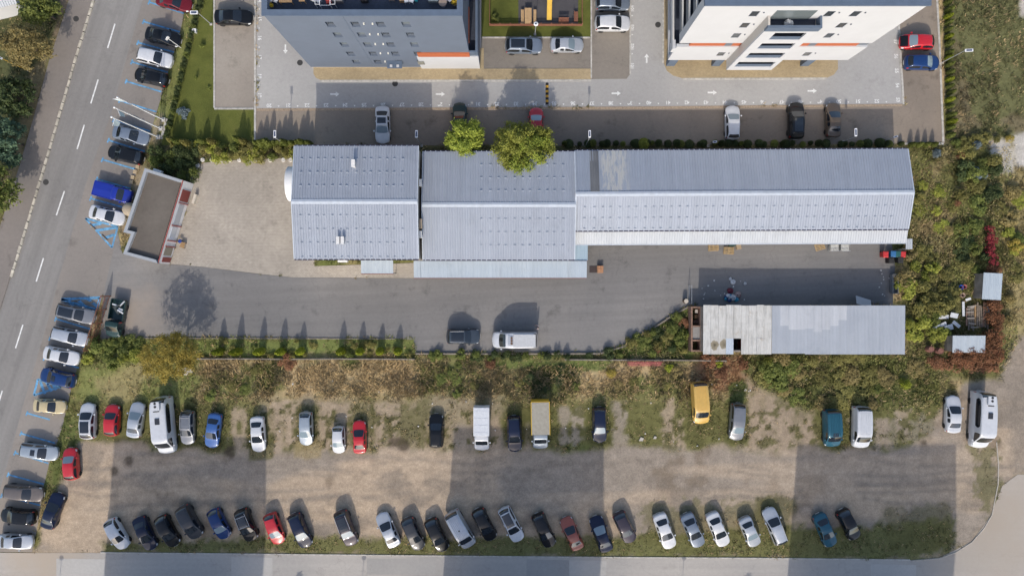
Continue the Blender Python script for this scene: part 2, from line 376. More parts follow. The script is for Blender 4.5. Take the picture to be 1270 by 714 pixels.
    zone([(316,181),(1126,181),(1126,176),(1172,176),(1172,-110),(1180,-110),(1180,182),(316,190)], SOIL*.45+GREEN*.35, 4, 4, .7, .25)
    col = col*(.82+.36*n3)[..., None]
    return np.clip(col, .01, .8), np.clip(cover, 0, 1), tall

STEP = .25
gx = np.arange(-66, 66+STEP/2, STEP); gy = np.arange(-38.5, 38.5+STEP/2, STEP)
GXm, GYm = np.meshgrid(gx, gy)
PXg, PYg = GXm*PXM+CX, CY-GYm*PXM
SOILC, COVER, TALL = paint(PXg, PYg)
PAVEMASK = np.zeros(PXg.shape, bool)
for q in PAVED: PAVEMASK |= sdist(PXg, PYg, q) > 0
NOT_PAVED = ~PAVEMASK
NOWEED = PAVEMASK.copy()
for q in (LAWN, GARDEN_COURT, TAN_A, TAN_B): NOWEED |= sdist(PXg, PYg, q) > -1
mnat = attr_ground('soil and weeds'); 
def grid_part(name, cellmask):
    ny, nx = PXg.shape
    jj, ii = np.nonzero(cellmask)
    idx = np.stack([jj*nx+ii, jj*nx+ii+1, (jj+1)*nx+ii+1, (jj+1)*nx+ii], 1)
    used, inv = np.unique(idx, return_inverse=True)
    inv = inv.reshape(idx.shape)
    hz = (fbm(PXg, PYg, 14, 4, 77)-.5)*.10*COVER
    hz = np.where(NOT_PAVED, hz-.03*0, -.02)
    hz = np.where(PAVEMASK, -.03, np.maximum(hz*.6, -.03))
    V = np.stack([GXm.ravel()[used], GYm.ravel()[used], hz.ravel()[used]], 1)
    m = bpy.data.meshes.new(name)
    m.vertices.add(len(V)); m.vertices.foreach_set('co', V.astype(np.float32).ravel())
    m.loops.add(inv.size); m.loops.foreach_set('vertex_index', inv.astype(np.int32).ravel())
    m.polygons.add(len(inv)); m.polygons.foreach_set('loop_start', (np.arange(len(inv))*4).astype(np.int32))
    m.update(calc_edges=True); m.validate()
    a = m.attributes.new('soil', 'FLOAT_COLOR', 'POINT')
    c4 = np.ones((len(V), 4), np.float32); c4[:, :3] = SOILC.reshape(-1, 3)[used]
    a.data.foreach_set('color', c4.ravel())
    m.shade_smooth()
    return obj(name, m, mnat, None, 'structure')
cellc = lambda a: (a[:-1,:-1]+a[1:,:-1]+a[:-1,1:]+a[1:,1:])/4
lotcell = cellc(sdist(PXg, PYg, LOT)+(fbm(PXg, PYg, 24, 4, 5)-.5)*20) > 0
grid_part('ground', ~lotcell); grid_part('gravel_lot', lotcell)
# land beyond the surveyed plot, lower so that nothing lies in one plane
m, nt, b = nodes('outer land'); Pn = pos(nt)
nt.links.new(ramp(nt, noise(nt, Pn, .05, 5), [(.35, tuple(OLIVE)), (.6, tuple(SOIL))]), b.inputs['Base Color']); b.inputs['Roughness'].default_value = .95
for nm, x0, y0, x1, y1 in (('terrain',-900,-900,900,-38.5),('terrain',-900,38.5,900,900),('terrain',-900,-38.5,-66,38.5),('terrain',66,-38.5,900,38.5)):
    mb = MB(); mb.add([(x0,y0,-.05),(x1,y0,-.05),(x1,y1,-.05),(x0,y1,-.05)], [(0,1,2,3)]); mb.build(nm, m, None, False, 'structure')
# ------------------------------------------------------------------ paving
asph = paving('main road asphalt', (.235,.225,.213), (.21,.202,.193), (.262,.252,.238), .05, streak=(math.radians(72), .10), stain=.3)
asph2 = paving('bay asphalt', (.245,.222,.20), (.21,.193,.176), (.29,.262,.235), .08, stain=.6)
asphp = paving('pavement asphalt', (.225,.20,.18), (.195,.177,.162), (.255,.228,.203), .09, stain=.5)
yardm = paving('yard asphalt', (.20,.193,.186), (.165,.161,.158), (.25,.238,.225), .05, streak=(0.05, .09), stain=.7)
concm = paving('drive concrete', (.375,.365,.35), (.33,.322,.31), (.415,.405,.385), .07, stain=.35, cracks=False)
lowm = paving('lower road concrete', (.405,.38,.35), (.35,.332,.31), (.445,.418,.383), .06, streak=(0.0, .05), stain=.3)
parkm = paving('parking paving', (.255,.213,.172), (.20,.17,.14), (.31,.262,.21), .09, stain=.8)
def brickmat(name, c1, c2, mortar, scale, w=.5, h=.25, var=(.35,.65)):
    m, nt, b = nodes(name); P = pos(nt)
    br = N(nt, 'ShaderNodeTexBrick'); br.inputs['Scale'].default_value = scale
    br.inputs['Color1'].default_value = (*c1,1); br.inputs['Color2'].default_value = (*c2,1); br.inputs['Mortar'].default_value = (*mortar,1)
    br.inputs['Mortar Size'].default_value = .02; br.inputs['Brick Width'].default_value = w; br.inputs['Row Height'].default_value = h
    nt.links.new(P, br.inputs['Vector'])
    k = ramp(nt, noise(nt, P, .12, 5, .65), [(.3, .80), (.7, 1.14)]); k2 = ramp(nt, noise(nt, P, 3., 6, .75), [(.3, .85), (.7, 1.12)])
    k3 = ramp(nt, noise(nt, mapping(nt, P, loc=(9,3,0)), .4, 5, .7), [(.58, 1.0), (.74, .72)])
    col = mixc(nt, mixc(nt, mixc(nt, br.outputs['Color'], k, 1., 'MULTIPLY'), k2, 1., 'MULTIPLY'), k3, 1., 'MULTIPLY')
    nt.links.new(col, b.inputs['Base Color']); b.inputs['Roughness'].default_value = .9; b.inputs['Specular IOR Level'].default_value = .2
    bump(nt, b, br.outputs['Fac'], -.4, .01); MATS[name] = m; return m
pavym = brickmat('yard pavers', (.43,.385,.325), (.38,.34,.29), (.27,.24,.20), 1.6, .5, .3)
tanm = brickmat('tan pavers', (.46,.36,.215), (.40,.315,.19), (.27,.22,.15), 2.4, .5, .25)
kerbm = plain('kerb concrete', (.48,.46,.42), .9, var=.25, scale=2.5)
kerbold = plain('old kerb stone', (.50,.46,.38), .9, var=.35, scale=1.2)
sheet('main_road', KERB_L+ROAD_R[::-1], .010, asph)
sheet('parking_bays', [ROAD_R[0]]+PARK_R+[(-4,684)]+[p for p in ROAD_R[::-1] if p[1] < 684][:-1], .012, asph2)
# asphalt pavement west of the road
sheet('pavement', PAVE_L+KERB_L[::-1], .10, asphp, None, .12)
def kerbstones(name, line, w, ln, z, mat, group_parent=None, gap=.12):
    """single kerb stones laid along a px line"""
    par = thing(name, '', 'kerb') if group_parent is None else group_parent
    pts = WP(line); acc = []
    for (a, b) in zip(pts[:-1], pts[1:]):
        a, b = Vector((*a,0)), Vector((*b,0)); L = (b-a).length; n = max(1, round(L/ln))
        for i in range(n):
            c = a+(b-a)*((i+.5)/n); acc.append((c, math.atan2(b.y-a.y, b.x-a.x), L/n))
    mesh = MB().cbox((0,0,z/2-.02), (1,w,z+.04)).mesh('kerb_stone')
    for c, r, l in acc:
        if abs(c.x) > 66 or abs(c.y) > 38: continue
        o = obj('kerb_stone', mesh, mat, par); o.location = (c.x+random.uniform(-.02,.02), c.y+random.uniform(-.02,.02), random.uniform(-.012,.012))
        o.rotation_euler = (0,0,r+random.uniform(-.02,.02)); o.scale = (l-gap, random.uniform(.85,1.1), 1)
    return par
pk = bpy.data.objects['pavement']
kerbstones('kerb', [(p[0]+1.2, p[1]) for p in KERB_L if -20 < p[1] < 420], .30, 1.0, .135, kerbold, pk)
sheet('yard', YARD, .016, yardm); sheet('paver_yard', PAVER_YARD, .020, pavym)
sheet('driveway', DRIVE, .012, concm); sheet('parking_area', PARK_LOW, .014, parkm)
sheet('parking_area', [(266.5,-110),(315.5,-110),(315.5,134.5),(266.5,134.5)], .014, paving('courtyard paving', (.30,.265,.225), (.24,.215,.185), (.34,.305,.26), .12, stain=.6))
crtm = paving('court asphalt', (.235,.21,.18), (.20,.18,.157), (.27,.242,.205), .1, stain=.5)
sheet('court_parking', COURT_PARK, .022, crtm); sheet('court_parking', COURT_PARK2, .022, crtm)
def dusty(m, cx, cy, r0, r1, c):
    """dirt tracked from the lot over the concrete around one spot"""
    nt = m.node_tree; b = nt.nodes['Principled BSDF']; P = pos(nt); src = b.inputs['Base Color'].links[0].from_socket
    d = N(nt, 'ShaderNodeVectorMath', operation='DISTANCE'); d.inputs[1].default_value = (*W(cx, cy), 0); nt.links.new(P, d.inputs[0])
    a = N(nt, 'ShaderNodeMath', operation='MULTIPLY_ADD'); nt.links.new(noise(nt, P, .35, 6, .7), a.inputs[0]); a.inputs[1].default_value = 9.; nt.links.new(d.outputs['Value'], a.inputs[2])
    mr = N(nt, 'ShaderNodeMapRange'); mr.inputs[1].default_value = r1; mr.inputs[2].default_value = r0; nt.links.new(a.outputs[0], mr.inputs[0])
    nt.links.new(mixc(nt, src, c, mr.outputs[0]), b.inputs['Base Color'])
dusty(lowm, 1228, 640, 5.0, 19.0, (.385,.33,.27)); dusty(lowm, 60, 690, 5.0, 13.0, (.42,.355,.285)); dusty(yardm, 165, 395, 3.5, 10.0, (.33,.28,.235)); dusty(asph2, 40, 655, 4., 14., (.31,.265,.22))
sheet('lower_road', LOWER_ROAD, .014, lowm)
sheet('footpath', TAN_A, .07, tanm, None, .08); sheet('footpath', TAN_B, .07, tanm, None, .08)
# slabs of the lower road and drive: patches poured at different times
slab1 = paving('newer concrete slab', (.45,.43,.40), (.415,.398,.372), (.48,.46,.43), .1, stain=.2, cracks=False)
slab2 = paving('older concrete slab', (.35,.335,.315), (.31,.30,.285), (.39,.37,.345), .1, stain=.3)
LR = bpy.data.objects['lower_road']; DR = bpy.data.objects['driveway']
for x0,y0,x1,y1,mm in ((287,690,338,760,slab1),(455,692,540,712,slab2),(653,693,706,760,slab2),(706,694,752,713,slab1),(1080,699,1136,745,slab1),(70,692,130,716,slab1)):
    sheet('road_slab', [(x0,y0),(x1,y0+1),(x1,y1),(x0,y1)], .018, mm, LR)
for x0,y0,x1,y1,mm in ((395,104,560,131,None),(778,100,860,128,None)): pass
grassm, nt, b = nodes('lawn turf'); P = pos(nt)
col = ramp(nt, noise(nt, P, .25, 5, .6), [(.3, (.075,.088,.022)), (.55, (.118,.132,.032)), (.75, (.165,.165,.05))])
col = mixc(nt, col, ramp(nt, noise(nt, P, 14., 4, .8), [(.25, .7), (.75, 1.25)]), 1., 'MULTIPLY')
nt.links.new(col, b.inputs['Base Color']); b.inputs['Roughness'].default_value = .95; b.inputs['Specular IOR Level'].default_value = .15
bump(nt, b, noise(nt, P, 12., 5, .8), .8, .06)
sheet('lawn', LAWN, .030, grassm); sheet('lawn', GARDEN_COURT, .030, grassm)
# narrow concrete edgings
def edging(line, w=.22, z=.06, parent=None, mat=None, name='edging'):
    """one edging strip along a px polyline"""
    P = [Vector((*p,0)) for p in WP(line)]; mb = MB()
    for a, b in zip(P[:-1], P[1:]):
        d = (b-a); mb.cbox(((a+b)/2)+Vector((0,0,z/2)), (d.length, w, z), math.atan2(d.y, d.x))
    return mb.build(name, mat or kerbm, parent)
PA = bpy.data.objects['parking_area']; PAo = bpy.data.objects['parking_area.001']
for ln in ([(266,-40),(266,133.8)], [(266,135),(314.8,135)]): edging(ln, .22, .08, PAo)
for ln in ([(316.5,-40),(316.5,178)], [(1120.4,129.6),(1114.4,30),(1109,-40)], [(1169.5,176),(1166,78),(1160,-40)], [(1122,178.6),(1170,178.4)]): edging(ln, .25, .07, PA)
edging([(318,136.2),(800,133.8),(1119,130.4)], .30, .035, PA, plain('drive edge strip', (.36,.28,.20), .9, var=.3))
for nm, ln in (('court_parking',[(598,47),(732,47)]),('court_parking',[(733.3,-40),(733.3,97)]),('court_parking.001',[(781.5,-40),(781.5,92)])): edging(ln, .18, .08, bpy.data.objects[nm])
for nm, ln in (('footpath',[(399,100.6),(733,99.9)]),('footpath.001',[(822.4,-40),(822.4,78)]),('footpath.001',[(847,98.2),(1025,97.7)])): edging(ln, .22, .085, bpy.data.objects[nm])
edging([(1235.5,548),(1238,575),(1237.5,600),(1230,638),(1220,655),(1205,672),(1186,684),(1165,692),(1130,695)], .11, .08, bpy.data.objects['gravel_lot'], plain('pale kerb', (.46,.42,.36), .9, var=.2))
edging([(125,684.6),(330,686.5),(640,689.6),(950,691.6),(1128,693.6)], .14, .08, bpy.data.objects['gravel_lot'])
# ------------------------------------------------------------------ painted markings
whitep = plain('white road paint', (.72,.72,.70), .7, var=.18, scale=3.)
bluep = plain('blue bay paint', (.13,.34,.56), .7, var=.4, scale=2.2)
faded = plain('faded white paint', (.55,.54,.50), .8, var=.2, scale=5.)
def mark(name, poly_px, z, mat, parent): return sheet(name, poly_px, z, mat, parent)
MR = bpy.data.objects['main_road']
def seg(a, b, w): 
    dx, dy = b[0]-a[0], b[1]-a[1]; l = math.hypot(dx, dy); nx, ny = -dy/l*w/2, dx/l*w/2
    return [(a[0]+nx,a[1]+ny),(b[0]+nx,b[1]+ny),(b[0]-nx,b[1]-ny),(a[0]-nx,a[1]-ny)]
for a, b in (((151.5,0),(147,-18)),((142.7,29.8),(133.6,60)),((121.8,99),(112.7,128.6)),((104.6,155),(95.8,185)),((80,237),(70,267)),((54,320),(45,349)),((28.5,402.5),(19.4,431.5)),((3,484),(-6,514))):
    mark('centre_dash', seg(a, b, 1.7), .016, whitep, MR)
PB = bpy.data.objects['parking_bays']
def at_right(y):   # right-hand edge of the carriageway at plan y
    for (x0,y0),(x1,y1) in zip(ROAD_R[:-1], ROAD_R[1:]):
        if y0 <= y <= y1: return x0+(x1-x0)*(y-y0)/(y1-y0)
    return 0
for a, b in (((185,3),(228,17)),((178,27),(223,40)),((171,53),(216,65)),((163.5,77),(208,90)),((156.5,101),(200,114)),((148.5,125),(194,139)),((141,149),(186,163)),((134.5,174),(180,188)),((127,198),(168,210)),((120,222),(162,234)),((112.5,246),(152,257)),
             ((69,395),(112,408)),((62,419),(106,430)),((55,444),(98,456)),((33.5,512),(62,520)),((26,537),(68,549)),((18.5,561),(60,574)),((10,588),(55,600)),((2,614),(50,626))):
    mark('bay_line', seg(a, b, 1.9), .017, bluep, PB)
    mark('bay_line', seg((a[0]+1.2,a[1]-2.6),(a[0]-1.2,a[1]+3.0), 1.9), .021, bluep, PB)
# hatched no-parking corners, blue
def hatch(pts, lines, w=2.2):
    for a, b in zip(pts, pts[1:]+pts[:1]): mark('bay_line', seg(a, b, w), .017, bluep, PB)
    for a, b in lines: mark('bay_line', seg(a, b, 3.4), .0215, bluep, PB)
hatch([(106,271),(146,281),(139,307)], [((119,286),(145,282)),((128,296),(142,291)),((112,280),(126,277))])
hatch([(76,371),(124,369),(120,384)], [((84,372),(96,384)),((96,371),(110,384)),((108,370),(121,380))], 3.2)
hatch([(47,470),(76,479),(42,490)], [((50,473),(56,488)),((58,474),(64,485)),((66,477),(70,483))], 2.6)
# arrows, numbers and ticks of the upper drive
def arrow(px, py, ang):
    p = [(-5.5,-1),(1.5,-1),(1.5,-3),(6,0),(1.5,3),(1.5,1),(-5.5,1)]; c, s = math.cos(ang), math.sin(ang)
    mark('arrow_marking', [(px+x*c-y*s, py+x*s+y*c) for x, y in p], .018, whitep, DR)
for a in ((354,61,math.pi/2),(415,117,0),(546,117,0),(764,116,0),(802,73,-math.pi/2),(883,115,0),(1007,113,0)): arrow(*a)
def number(txt, px, py, rz, size=.62):
    cu = bpy.data.curves.new('number', 'FONT'); cu.body = txt; cu.size = size; cu.align_x = 'CENTER'; cu.align_y = 'CENTER'; cu.offset = .016
    t = bpy.data.objects.new('tmp', cu); me = bpy.data.meshes.new_from_object(t)
    bpy.data.objects.remove(t); bpy.data.curves.remove(cu)
    o = obj('bay_number', me, whitep, DR); x, y = W(px, py); o.location = (x, y, .018); o.rotation_euler = (0,0,rz)
tri = lambda px, py, r: mark('bay_tick', [(px+1.3*math.cos(r+q), py+1.3*math.sin(r+q)) for q in (0, 2.1, 4.2)], .018, whitep, DR)
for n in range(20, 53):
    x = 428+(n-24)*23.55; yb = 131-(x-318)*.0072
    if x < 1116: number(str(n), x, yb, math.pi); tri(x+11.8, yb+1, math.pi/2)
for i, n in enumerate(range(19, 13, -1)): number(str(n), 322, 118-i*23.6, -math.pi/2); tri(321.5, 106-i*23.6, math.pi)
for i, n in enumerate(range(101, 106)): number(str(n), 784.5, 82-i*23.6, math.pi/2, .55); tri(784, 67-i*23.6, 0)
for i, n in enumerate(range(53, 58)): number(str(n), 1113.5-i*.8, 124-i*18., -math.pi/2, .58)
for x, y in ((372,78),(490,104),(816,31),(95,24),(57,226)):
    c = W(x, y); z = .022 if x != 95 else .106
    tag(MB().lathe([(.36, z-.03), (.36, z)], 14, c).build('manhole_cover', plain('dark iron', (.05,.048,.045), .7)),
        {372:'round manhole cover in the drive near the grey building corner',490:'round dark manhole cover in front of the grey apartment block',816:'round manhole cover in the lane west of the white building',95:'dark cover in the western pavement near the top edge',57:'dark round cover on the west side of the main road'}[x], 'manhole cover')
# ================================================================== buildings
def flat(name, c, **k): return plain(name, c, **k)
wallgrey = plain('grey blue render', (.115,.143,.192), .85, var=.05, scale=.6)
parapet = plain('blue grey cladding', (.10,.135,.19), .6, var=.08, scale=1.5)
wallwhite = plain('white render', (.50,.512,.53), .85, var=.03, scale=.5)
orange = plain('orange fascia', (.42,.115,.045), .7, var=.06)
beige = plain('beige side render', (.50,.47,.43), .85, var=.05)
glass = plain('window glass', (.045,.055,.065), .06, 0, 1.0, 0)
glass2 = plain('pale window glass', (.16,.19,.20), .08, 0, 1.0, 0)
frame = plain('grey window frame', (.13,.15,.18), .5, var=0)
darkfloor = plain('dark terrace floor', (.045,.055,.08), .7, var=.2)
def wall_opening(mb, x0, x1, z0, z1, ox, y, depth):
    """front wall slab facing -Y between x0..x1, z0..z1 with rectangular holes ox = [(a,b,c,d)], as strips of boxes"""
    xs = sorted({x0, x1, *[q for o in ox for q in o[:2]]}); zs = sorted({z0, z1, *[q for o in ox for q in o[2:]]})
    for i in range(len(zs)-1):
        run = None
        for j in range(len(xs)-1):
            cx, cz = (xs[j]+xs[j+1])/2, (zs[i]+zs[i+1])/2
            hole = any(a < cx < b and c < cz < d for a, b, c, d in ox)
            if not hole:
                run = (run[0], xs[j+1]) if run else (xs[j], xs[j+1])
            if (hole or j == len(xs)-2) and run:
                mb.box(run[0], y, zs[i], run[1], y+depth, zs[i+1]); run = None
    return mb
def recessed_window(par, x, z, w, h, y, depth, g=glass):
    f = MB()
    for a in ((x-w/2,z-h/2,x-w/2+.06,z+h/2),(x+w/2-.06,z-h/2,x+w/2,z+h/2),(x-w/2+.06,z-h/2,x+w/2-.06,z-h/2+.06),(x-w/2+.06,z+h/2-.06,x+w/2-.06,z+h/2)):
        f.box(a[0], y+depth-.06, a[1], a[2], y+depth, a[3])
    o = MB().box(x-w/2+.06, y+depth-.035, z-h/2+.06, x+w/2-.06, y+depth-.01, z+h/2-.06).build('window', g, par)
    f.build('window_frame', frame, o)
    MB().box(x-w/2-.03, y-.05, z-h/2-.045, x+w/2+.03, y+depth-.061, z-h/2-.002).build('window_sill', parapet, o)
# ---- grey apartment block (top left of centre)
x0, x1, yf, HT = -24.85, -5.0, 27.25, 16.5
A = thing('apartment_building', 'tall grey blue apartment block with rows of small windows and furnished roof terrace', 'building', (-15, 34, 0))
lo = Vector((-15, 34, 0))
class LB(MB):           # same as MB but given in world coordinates, stored relative to a thing
    def __init__(s, o): super().__init__(); s.o = o
    def mesh(s, name, smooth=False):
        s.v = [(a-s.o.x, b-s.o.y, c-s.o.z) for a, b, c in s.v]; return super().mesh(name, smooth)
holes = []
rows = (2.3, 5.2, 8.2, 11.15, 14.1); cols = (-18.8, -16.2, -13.6, -10.95)
for z in rows:
    for x in cols: holes.append((x-.42, x+.42, z-.62, z+.62))
mb = LB(lo); wall_opening(mb, x0, x1, .35, HT-.02, holes, yf, .35)
mb.build('wall', wallgrey, A)
LB(lo).box(x0+.02, yf+.352, 0, x1-.02, yf+16, HT-1.3).build('core', wallgrey, A)
LB(lo).box(x0+.04, yf+.06, 0, x1-.04, yf+.351, .349).build('plinth', beige, A)
for z in rows:
    for x in cols:
        f = LB(lo); w, h = .84, 1.24
        for a in ((x-w/2,z-h/2,x-w/2+.07,z+h/2),(x+w/2-.07,z-h/2,x+w/2,z+h/2),(x-w/2+.07,z-h/2,x+w/2-.07,z-h/2+.07),(x-w/2+.07,z+h/2-.07,x+w/2-.07,z+h/2)):
            f.box(a[0], yf+.24, a[1], a[2], yf+.31, a[3])
        o = LB(lo).box(x-.35, yf+.275, z-.55, x+.35, yf+.30, z+.55).build('window', glass if random.random() < .5 else glass2, A)
        f.build('window_frame', frame, o)
        LB(lo).box(x-.45, yf-.05, z-.66, x+.45, yf+.238, z-.622).build('window_sill', parapet, o)
for z in rows:                                     # small wall lamps between the middle columns
    for x in (-15.25, -14.35):
        LB(lo).box(x-.07, yf-.16, z+.25, x+.07, yf-.002, z+.43).build('wall_lamp', plain('white lamp glass', (.8,.78,.68), .4, var=0), A)
        if z > 3: LB(lo).box(x-.03, yf-.06, z+.05, x+.03, yf-.002, z+.249).build('lamp_bracket', frame, A)
LB(lo).box(-17.05, yf-.02, .4, -17.0, yf-.001, HT-.4).build('downpipe', parapet, A)
for a in ((x0-.15, yf-.12, x1+.1, yf+.50), (x0-.15, yf+.502, x0+.42, yf+16), (x1-.5, yf+.502, x1+.1, yf+16)):
    LB(lo).box(a[0], a[1], HT-.018, a[2], a[3], HT+.14).build('parapet_cap', parapet, A)
LB(lo).box(x0+.2, yf+.352, HT-1.298, x0+.42, yf+16, HT-.02).build('parapet_wall', wallgrey, A)
LB(lo).box(x1-.42, yf+.352, HT-1.298, x1-.2, yf+16, HT-.02).build('parapet_wall', wallgrey, A)
LB(lo).box(x0+.43, yf+.36, HT-1.297, x1-.43, yf+15.9, HT-1.28).build('terrace_floor', darkfloor, A)
# ground floor shop front: white wall and orange fascia on the right, balcony strip along the east side
LB(lo).box(-11.2, yf-.10, .05, -3.96, yf-.002, 4.45).build('shop_wall', wallwhite, A)
LB(lo).box(-11.0, yf-.14, 4.452, -4.95, yf-.002, 5.65).build('fascia', orange, A)
LB(lo).box(-11.35, yf-.16, 1.7, -10.55, yf-.101, 2.9).build('shop_window', glass2, A)
LB(lo).box(-4.999, yf, .05, -4.0, yf+16, 4.5).build('side_wing', wallgrey, A)
LB(lo).box(-4.999, yf, 4.502, -4.26, yf+16, 4.54).build('balcony_floor', darkfloor, A)
LB(lo).box(-4.25, yf, 4.502, -3.98, yf+16, 5.7).build('balcony_parapet', parapet, A)
LB(lo).box(-4.99, yf-.002, 4.545, -4.26, yf+.2, 5.69).build('balcony_parapet', parapet, A)
LB(lo).box(-4.995, yf+1, 5.75, -4.93, yf+5, 6.4).build('balcony_trim', orange, A)
LB(lo).box(-15.0, yf-.9, 2.6, -13.2, yf-.002, 2.75).build('entrance_canopy', parapet, A)
for dx in (-14.5, -13.7): LB(lo).box(dx-.15, yf-.8, 2.752, dx+.15, yf-.5, 2.83).build('canopy_light', wallwhite, A)
# ---- roof terrace furniture on the grey block (only its southern edge is in the picture)
zt = HT-1.28
def tpos(px, py): return W(px, py, zt)
wood = plain('warm wood', (.34,.215,.105), .6, var=.2, scale=5.); white = plain('white plastic', (.78,.78,.77), .5, var=.05)
def legs4(o, w, d, h, mat, r=.03):
    for sx in (-1,1):
        for sy in (-1,1): MB().box(sx*w/2-r, sy*d/2-r, 0, sx*w/2+r, sy*d/2+r, h).build('leg', mat, o)
def table(name, label, px, py, w, d, h, mat, z=None, rz=0.):
    z = zt if z is None else z
    x, y = W(px, py, z); o = thing(name, label, 'table', (x, y, z+.002), rz)
    MB().box(-w/2, -d/2, h, w/2, d/2, h+.05).build('table_top', mat, o); legs4(o, w-.1, d-.1, h, mat); return o
table('terrace_table', 'wide tan table near the left end of the grey block terrace', 357, 1.5, 1.3, .9, .72, wood)
table('terrace_table', 'smaller tan table right of the wide one on the roof terrace', 377, 1.5, .6, .7, .7, wood)
table('terrace_table', 'dark low table in the middle of the roof terrace', 487, .5, .6, .55, .5, plain('dark wood', (.06,.05,.045), .6))
x, y = tpos(550, 7); o = thing('round_table', 'round brownish table near the right end of the roof terrace', 'table', (x, y, zt+.002))
MB().lathe([(.40,.70),(.42,.72),(.42,.76),(.40,.78)], 20).build('table_top', plain('taupe top', (.27,.21,.17), .6), o); MB().lathe([(.04,.03),(.04,.70)], 8).build('leg', frame, o); MB().lathe([(.25,0),(.2,.03)], 12).build('base', frame, o)
def leafmesh(name, lobes, nleaf, size, seed, flat=.35, low=0.0, inner=.25, jit=0.0):
    """a crown of leaf blades spread over the shells of many lobes (x,y,z,r)"""
    r = np.random.RandomState(seed); lob = np.array(lobes); p = lob[:, 3]**2; p = p/p.sum()
    k = r.choice(len(lob), nleaf, p=p); d = r.normal(size=(nleaf, 3)); d /= np.linalg.norm(d, axis=1)[:, None]
    d[:, 2] = np.where(d[:, 2] < -.3, -d[:, 2], d[:, 2])
    rad = lob[k, 3]*(1-inner*r.rand(nleaf)**2)
    c = lob[k, :3]+d*rad[:, None]
    if jit:
        c = c+r.normal(size=(nleaf, 3))*jit
        w_ = np.sin(c[:, 1]*5.3+c[:, 2]*3.1+seed)*np.sin(c[:, 0]*4.7-c[:, 2]*2.3); c[:, 2] += .22*w_; c[:, 0] += .10*np.sin(c[:, 1]*9.+c[:, 2]*4.)
    c[:, 2] = np.maximum(c[:, 2], low+.02)
    nrm = d*.6+r.normal(size=(nleaf, 3))*.45+np.array([0, 0, flat]); nrm /= np.linalg.norm(nrm, axis=1)[:, None]
    u = np.cross(nrm, r.normal(size=(nleaf, 3))); u /= np.linalg.norm(u, axis=1)[:, None]; v = np.cross(nrm, u)
    s = size*(.6+.8*r.rand(nleaf))[:, None]
    V = np.stack([c-u*s, c-v*s*.55+nrm*s*.12, c+u*s, c+v*s*.55+nrm*s*.12], 1).reshape(-1, 3)
    m = bpy.data.meshes.new(name)
    m.vertices.add(len(V)); m.vertices.foreach_set('co', V.astype(np.float32).ravel())
    m.loops.add(len(V)); m.loops.foreach_set('vertex_index', np.arange(len(V), dtype=np.int32))
    m.polygons.add(nleaf); m.polygons.foreach_set('loop_start', (np.arange(nleaf)*4).astype(np.int32))
    m.update(calc_edges=True)
    a = m.attributes.new('tint', 'FLOAT', 'POINT')
    lt = r.rand(len(lob))
    t = np.clip(.55*lt[k]+.45*r.rand(nleaf), 0, 1)
    a.data.foreach_set('value', np.repeat(t, 4).astype(np.float32))
    return m
yellowleaf = leafmat('yellow flowers', (.45,.30,.02), (.70,.52,.05), .15)
pot = plain('grey pot', (.2,.2,.2), .8)
def planter(label, px, py, r, z=zt, leaf=yellowleaf):
    x, y = W(px, py, z); o = thing('planter', label, 'planter', (x, y, z+.002))
    MB().lathe([(r*.6,0),(r*.75,.35),(r*.6,.36)], 12).build('pot', pot, o)
    g = obj('plant', leafmesh('plant', [(0,0,.5,r*.8),(r*.4,0,.45,r*.5),(-r*.3,.1,.45,r*.5)], 160, .09, int(px)), leaf, o); return o
planter('pot of yellow flowers at the left corner of the roof terrace', 337.5, 9.5, .32); planter('pot of yellow flowers at the right corner of the roof terrace', 564.5, 6, .38)
def chair(label, px, py, rz, mat, z=zt, g=None):
    x, y = W(px, py, z); o = thing('chair', label, 'chair', (x, y, z+.002), rz, g)
    MB().box(-.25,-.25,.42,.25,.25,.48).build('seat', mat, o); MB().box(-.25,.2,.481,.25,.25,.9).build('backrest', mat, o); legs4(o, .42, .42, .42, mat, .02); return o
for i, (px, py, rz) in enumerate(((338,1.5,.3),(343.5,2.2,-.5),(391,1.8,2.6),(396,2.2,.8),(505,2.5,.2),(511,2.5,-.3),(551.5,1,.1),(558,1.2,.9))):
    chair('white plastic chair on the roof terrace of the grey block', px, py, rz, white, zt, 'white terrace chairs')
# white tubular play frame on the terrace
x, y = tpos(406, 6.5); o = thing('glass_shelter', 'white tubular frame shelter standing on the roof terrace', 'shelter', (x, y, zt+.002))
for (a, b, c, d) in ((-1.0,-.3,-.55,.25),(-.53,-.4,.50,.35),(.52,-.3,1.0,.25)):
    f = MB()
    for p, q in (((a,b),(c,b)),((c,b),(c,d)),((c,d),(a,d)),((a,d),(a,b))): f.tube((*p,.9),(*q,.9),.03)
    for p in ((a,b),(c,b),(c,d),(a,d)): f.tube((*p,0),(*p,.9),.025)
    f.build('frame_section', white, o)
tag(MB().cbox((*tpos(409,4.5), zt+.28), (.5,.35,.5), .2).build('storage_box', plain('red plastic', (.5,.06,.04), .5)), 'small red box inside the white frame on the terrace', 'box')
tag(MB().cbox((*tpos(420.5,1.0), zt+.36), (1.0,.6,.7)).build('sofa_block', plain('grey cushion', (.16,.16,.17), .9)), 'grey outdoor sofa block beside the white frame on the terrace', 'sofa')
tag(MB().cbox((*tpos(538,1.0), zt+.36), (1.0,.6,.7)).build('sofa_block', plain('grey blue cushion', (.15,.19,.22), .9)), 'grey blue sofa block left of the round terrace table', 'sofa')
tag(MB().cbox((*tpos(499,1.0), zt+.26), (.5,.5,.5)).build('pouffe', wood), 'tan pouffe left of the two white chairs on the terrace', 'pouffe')
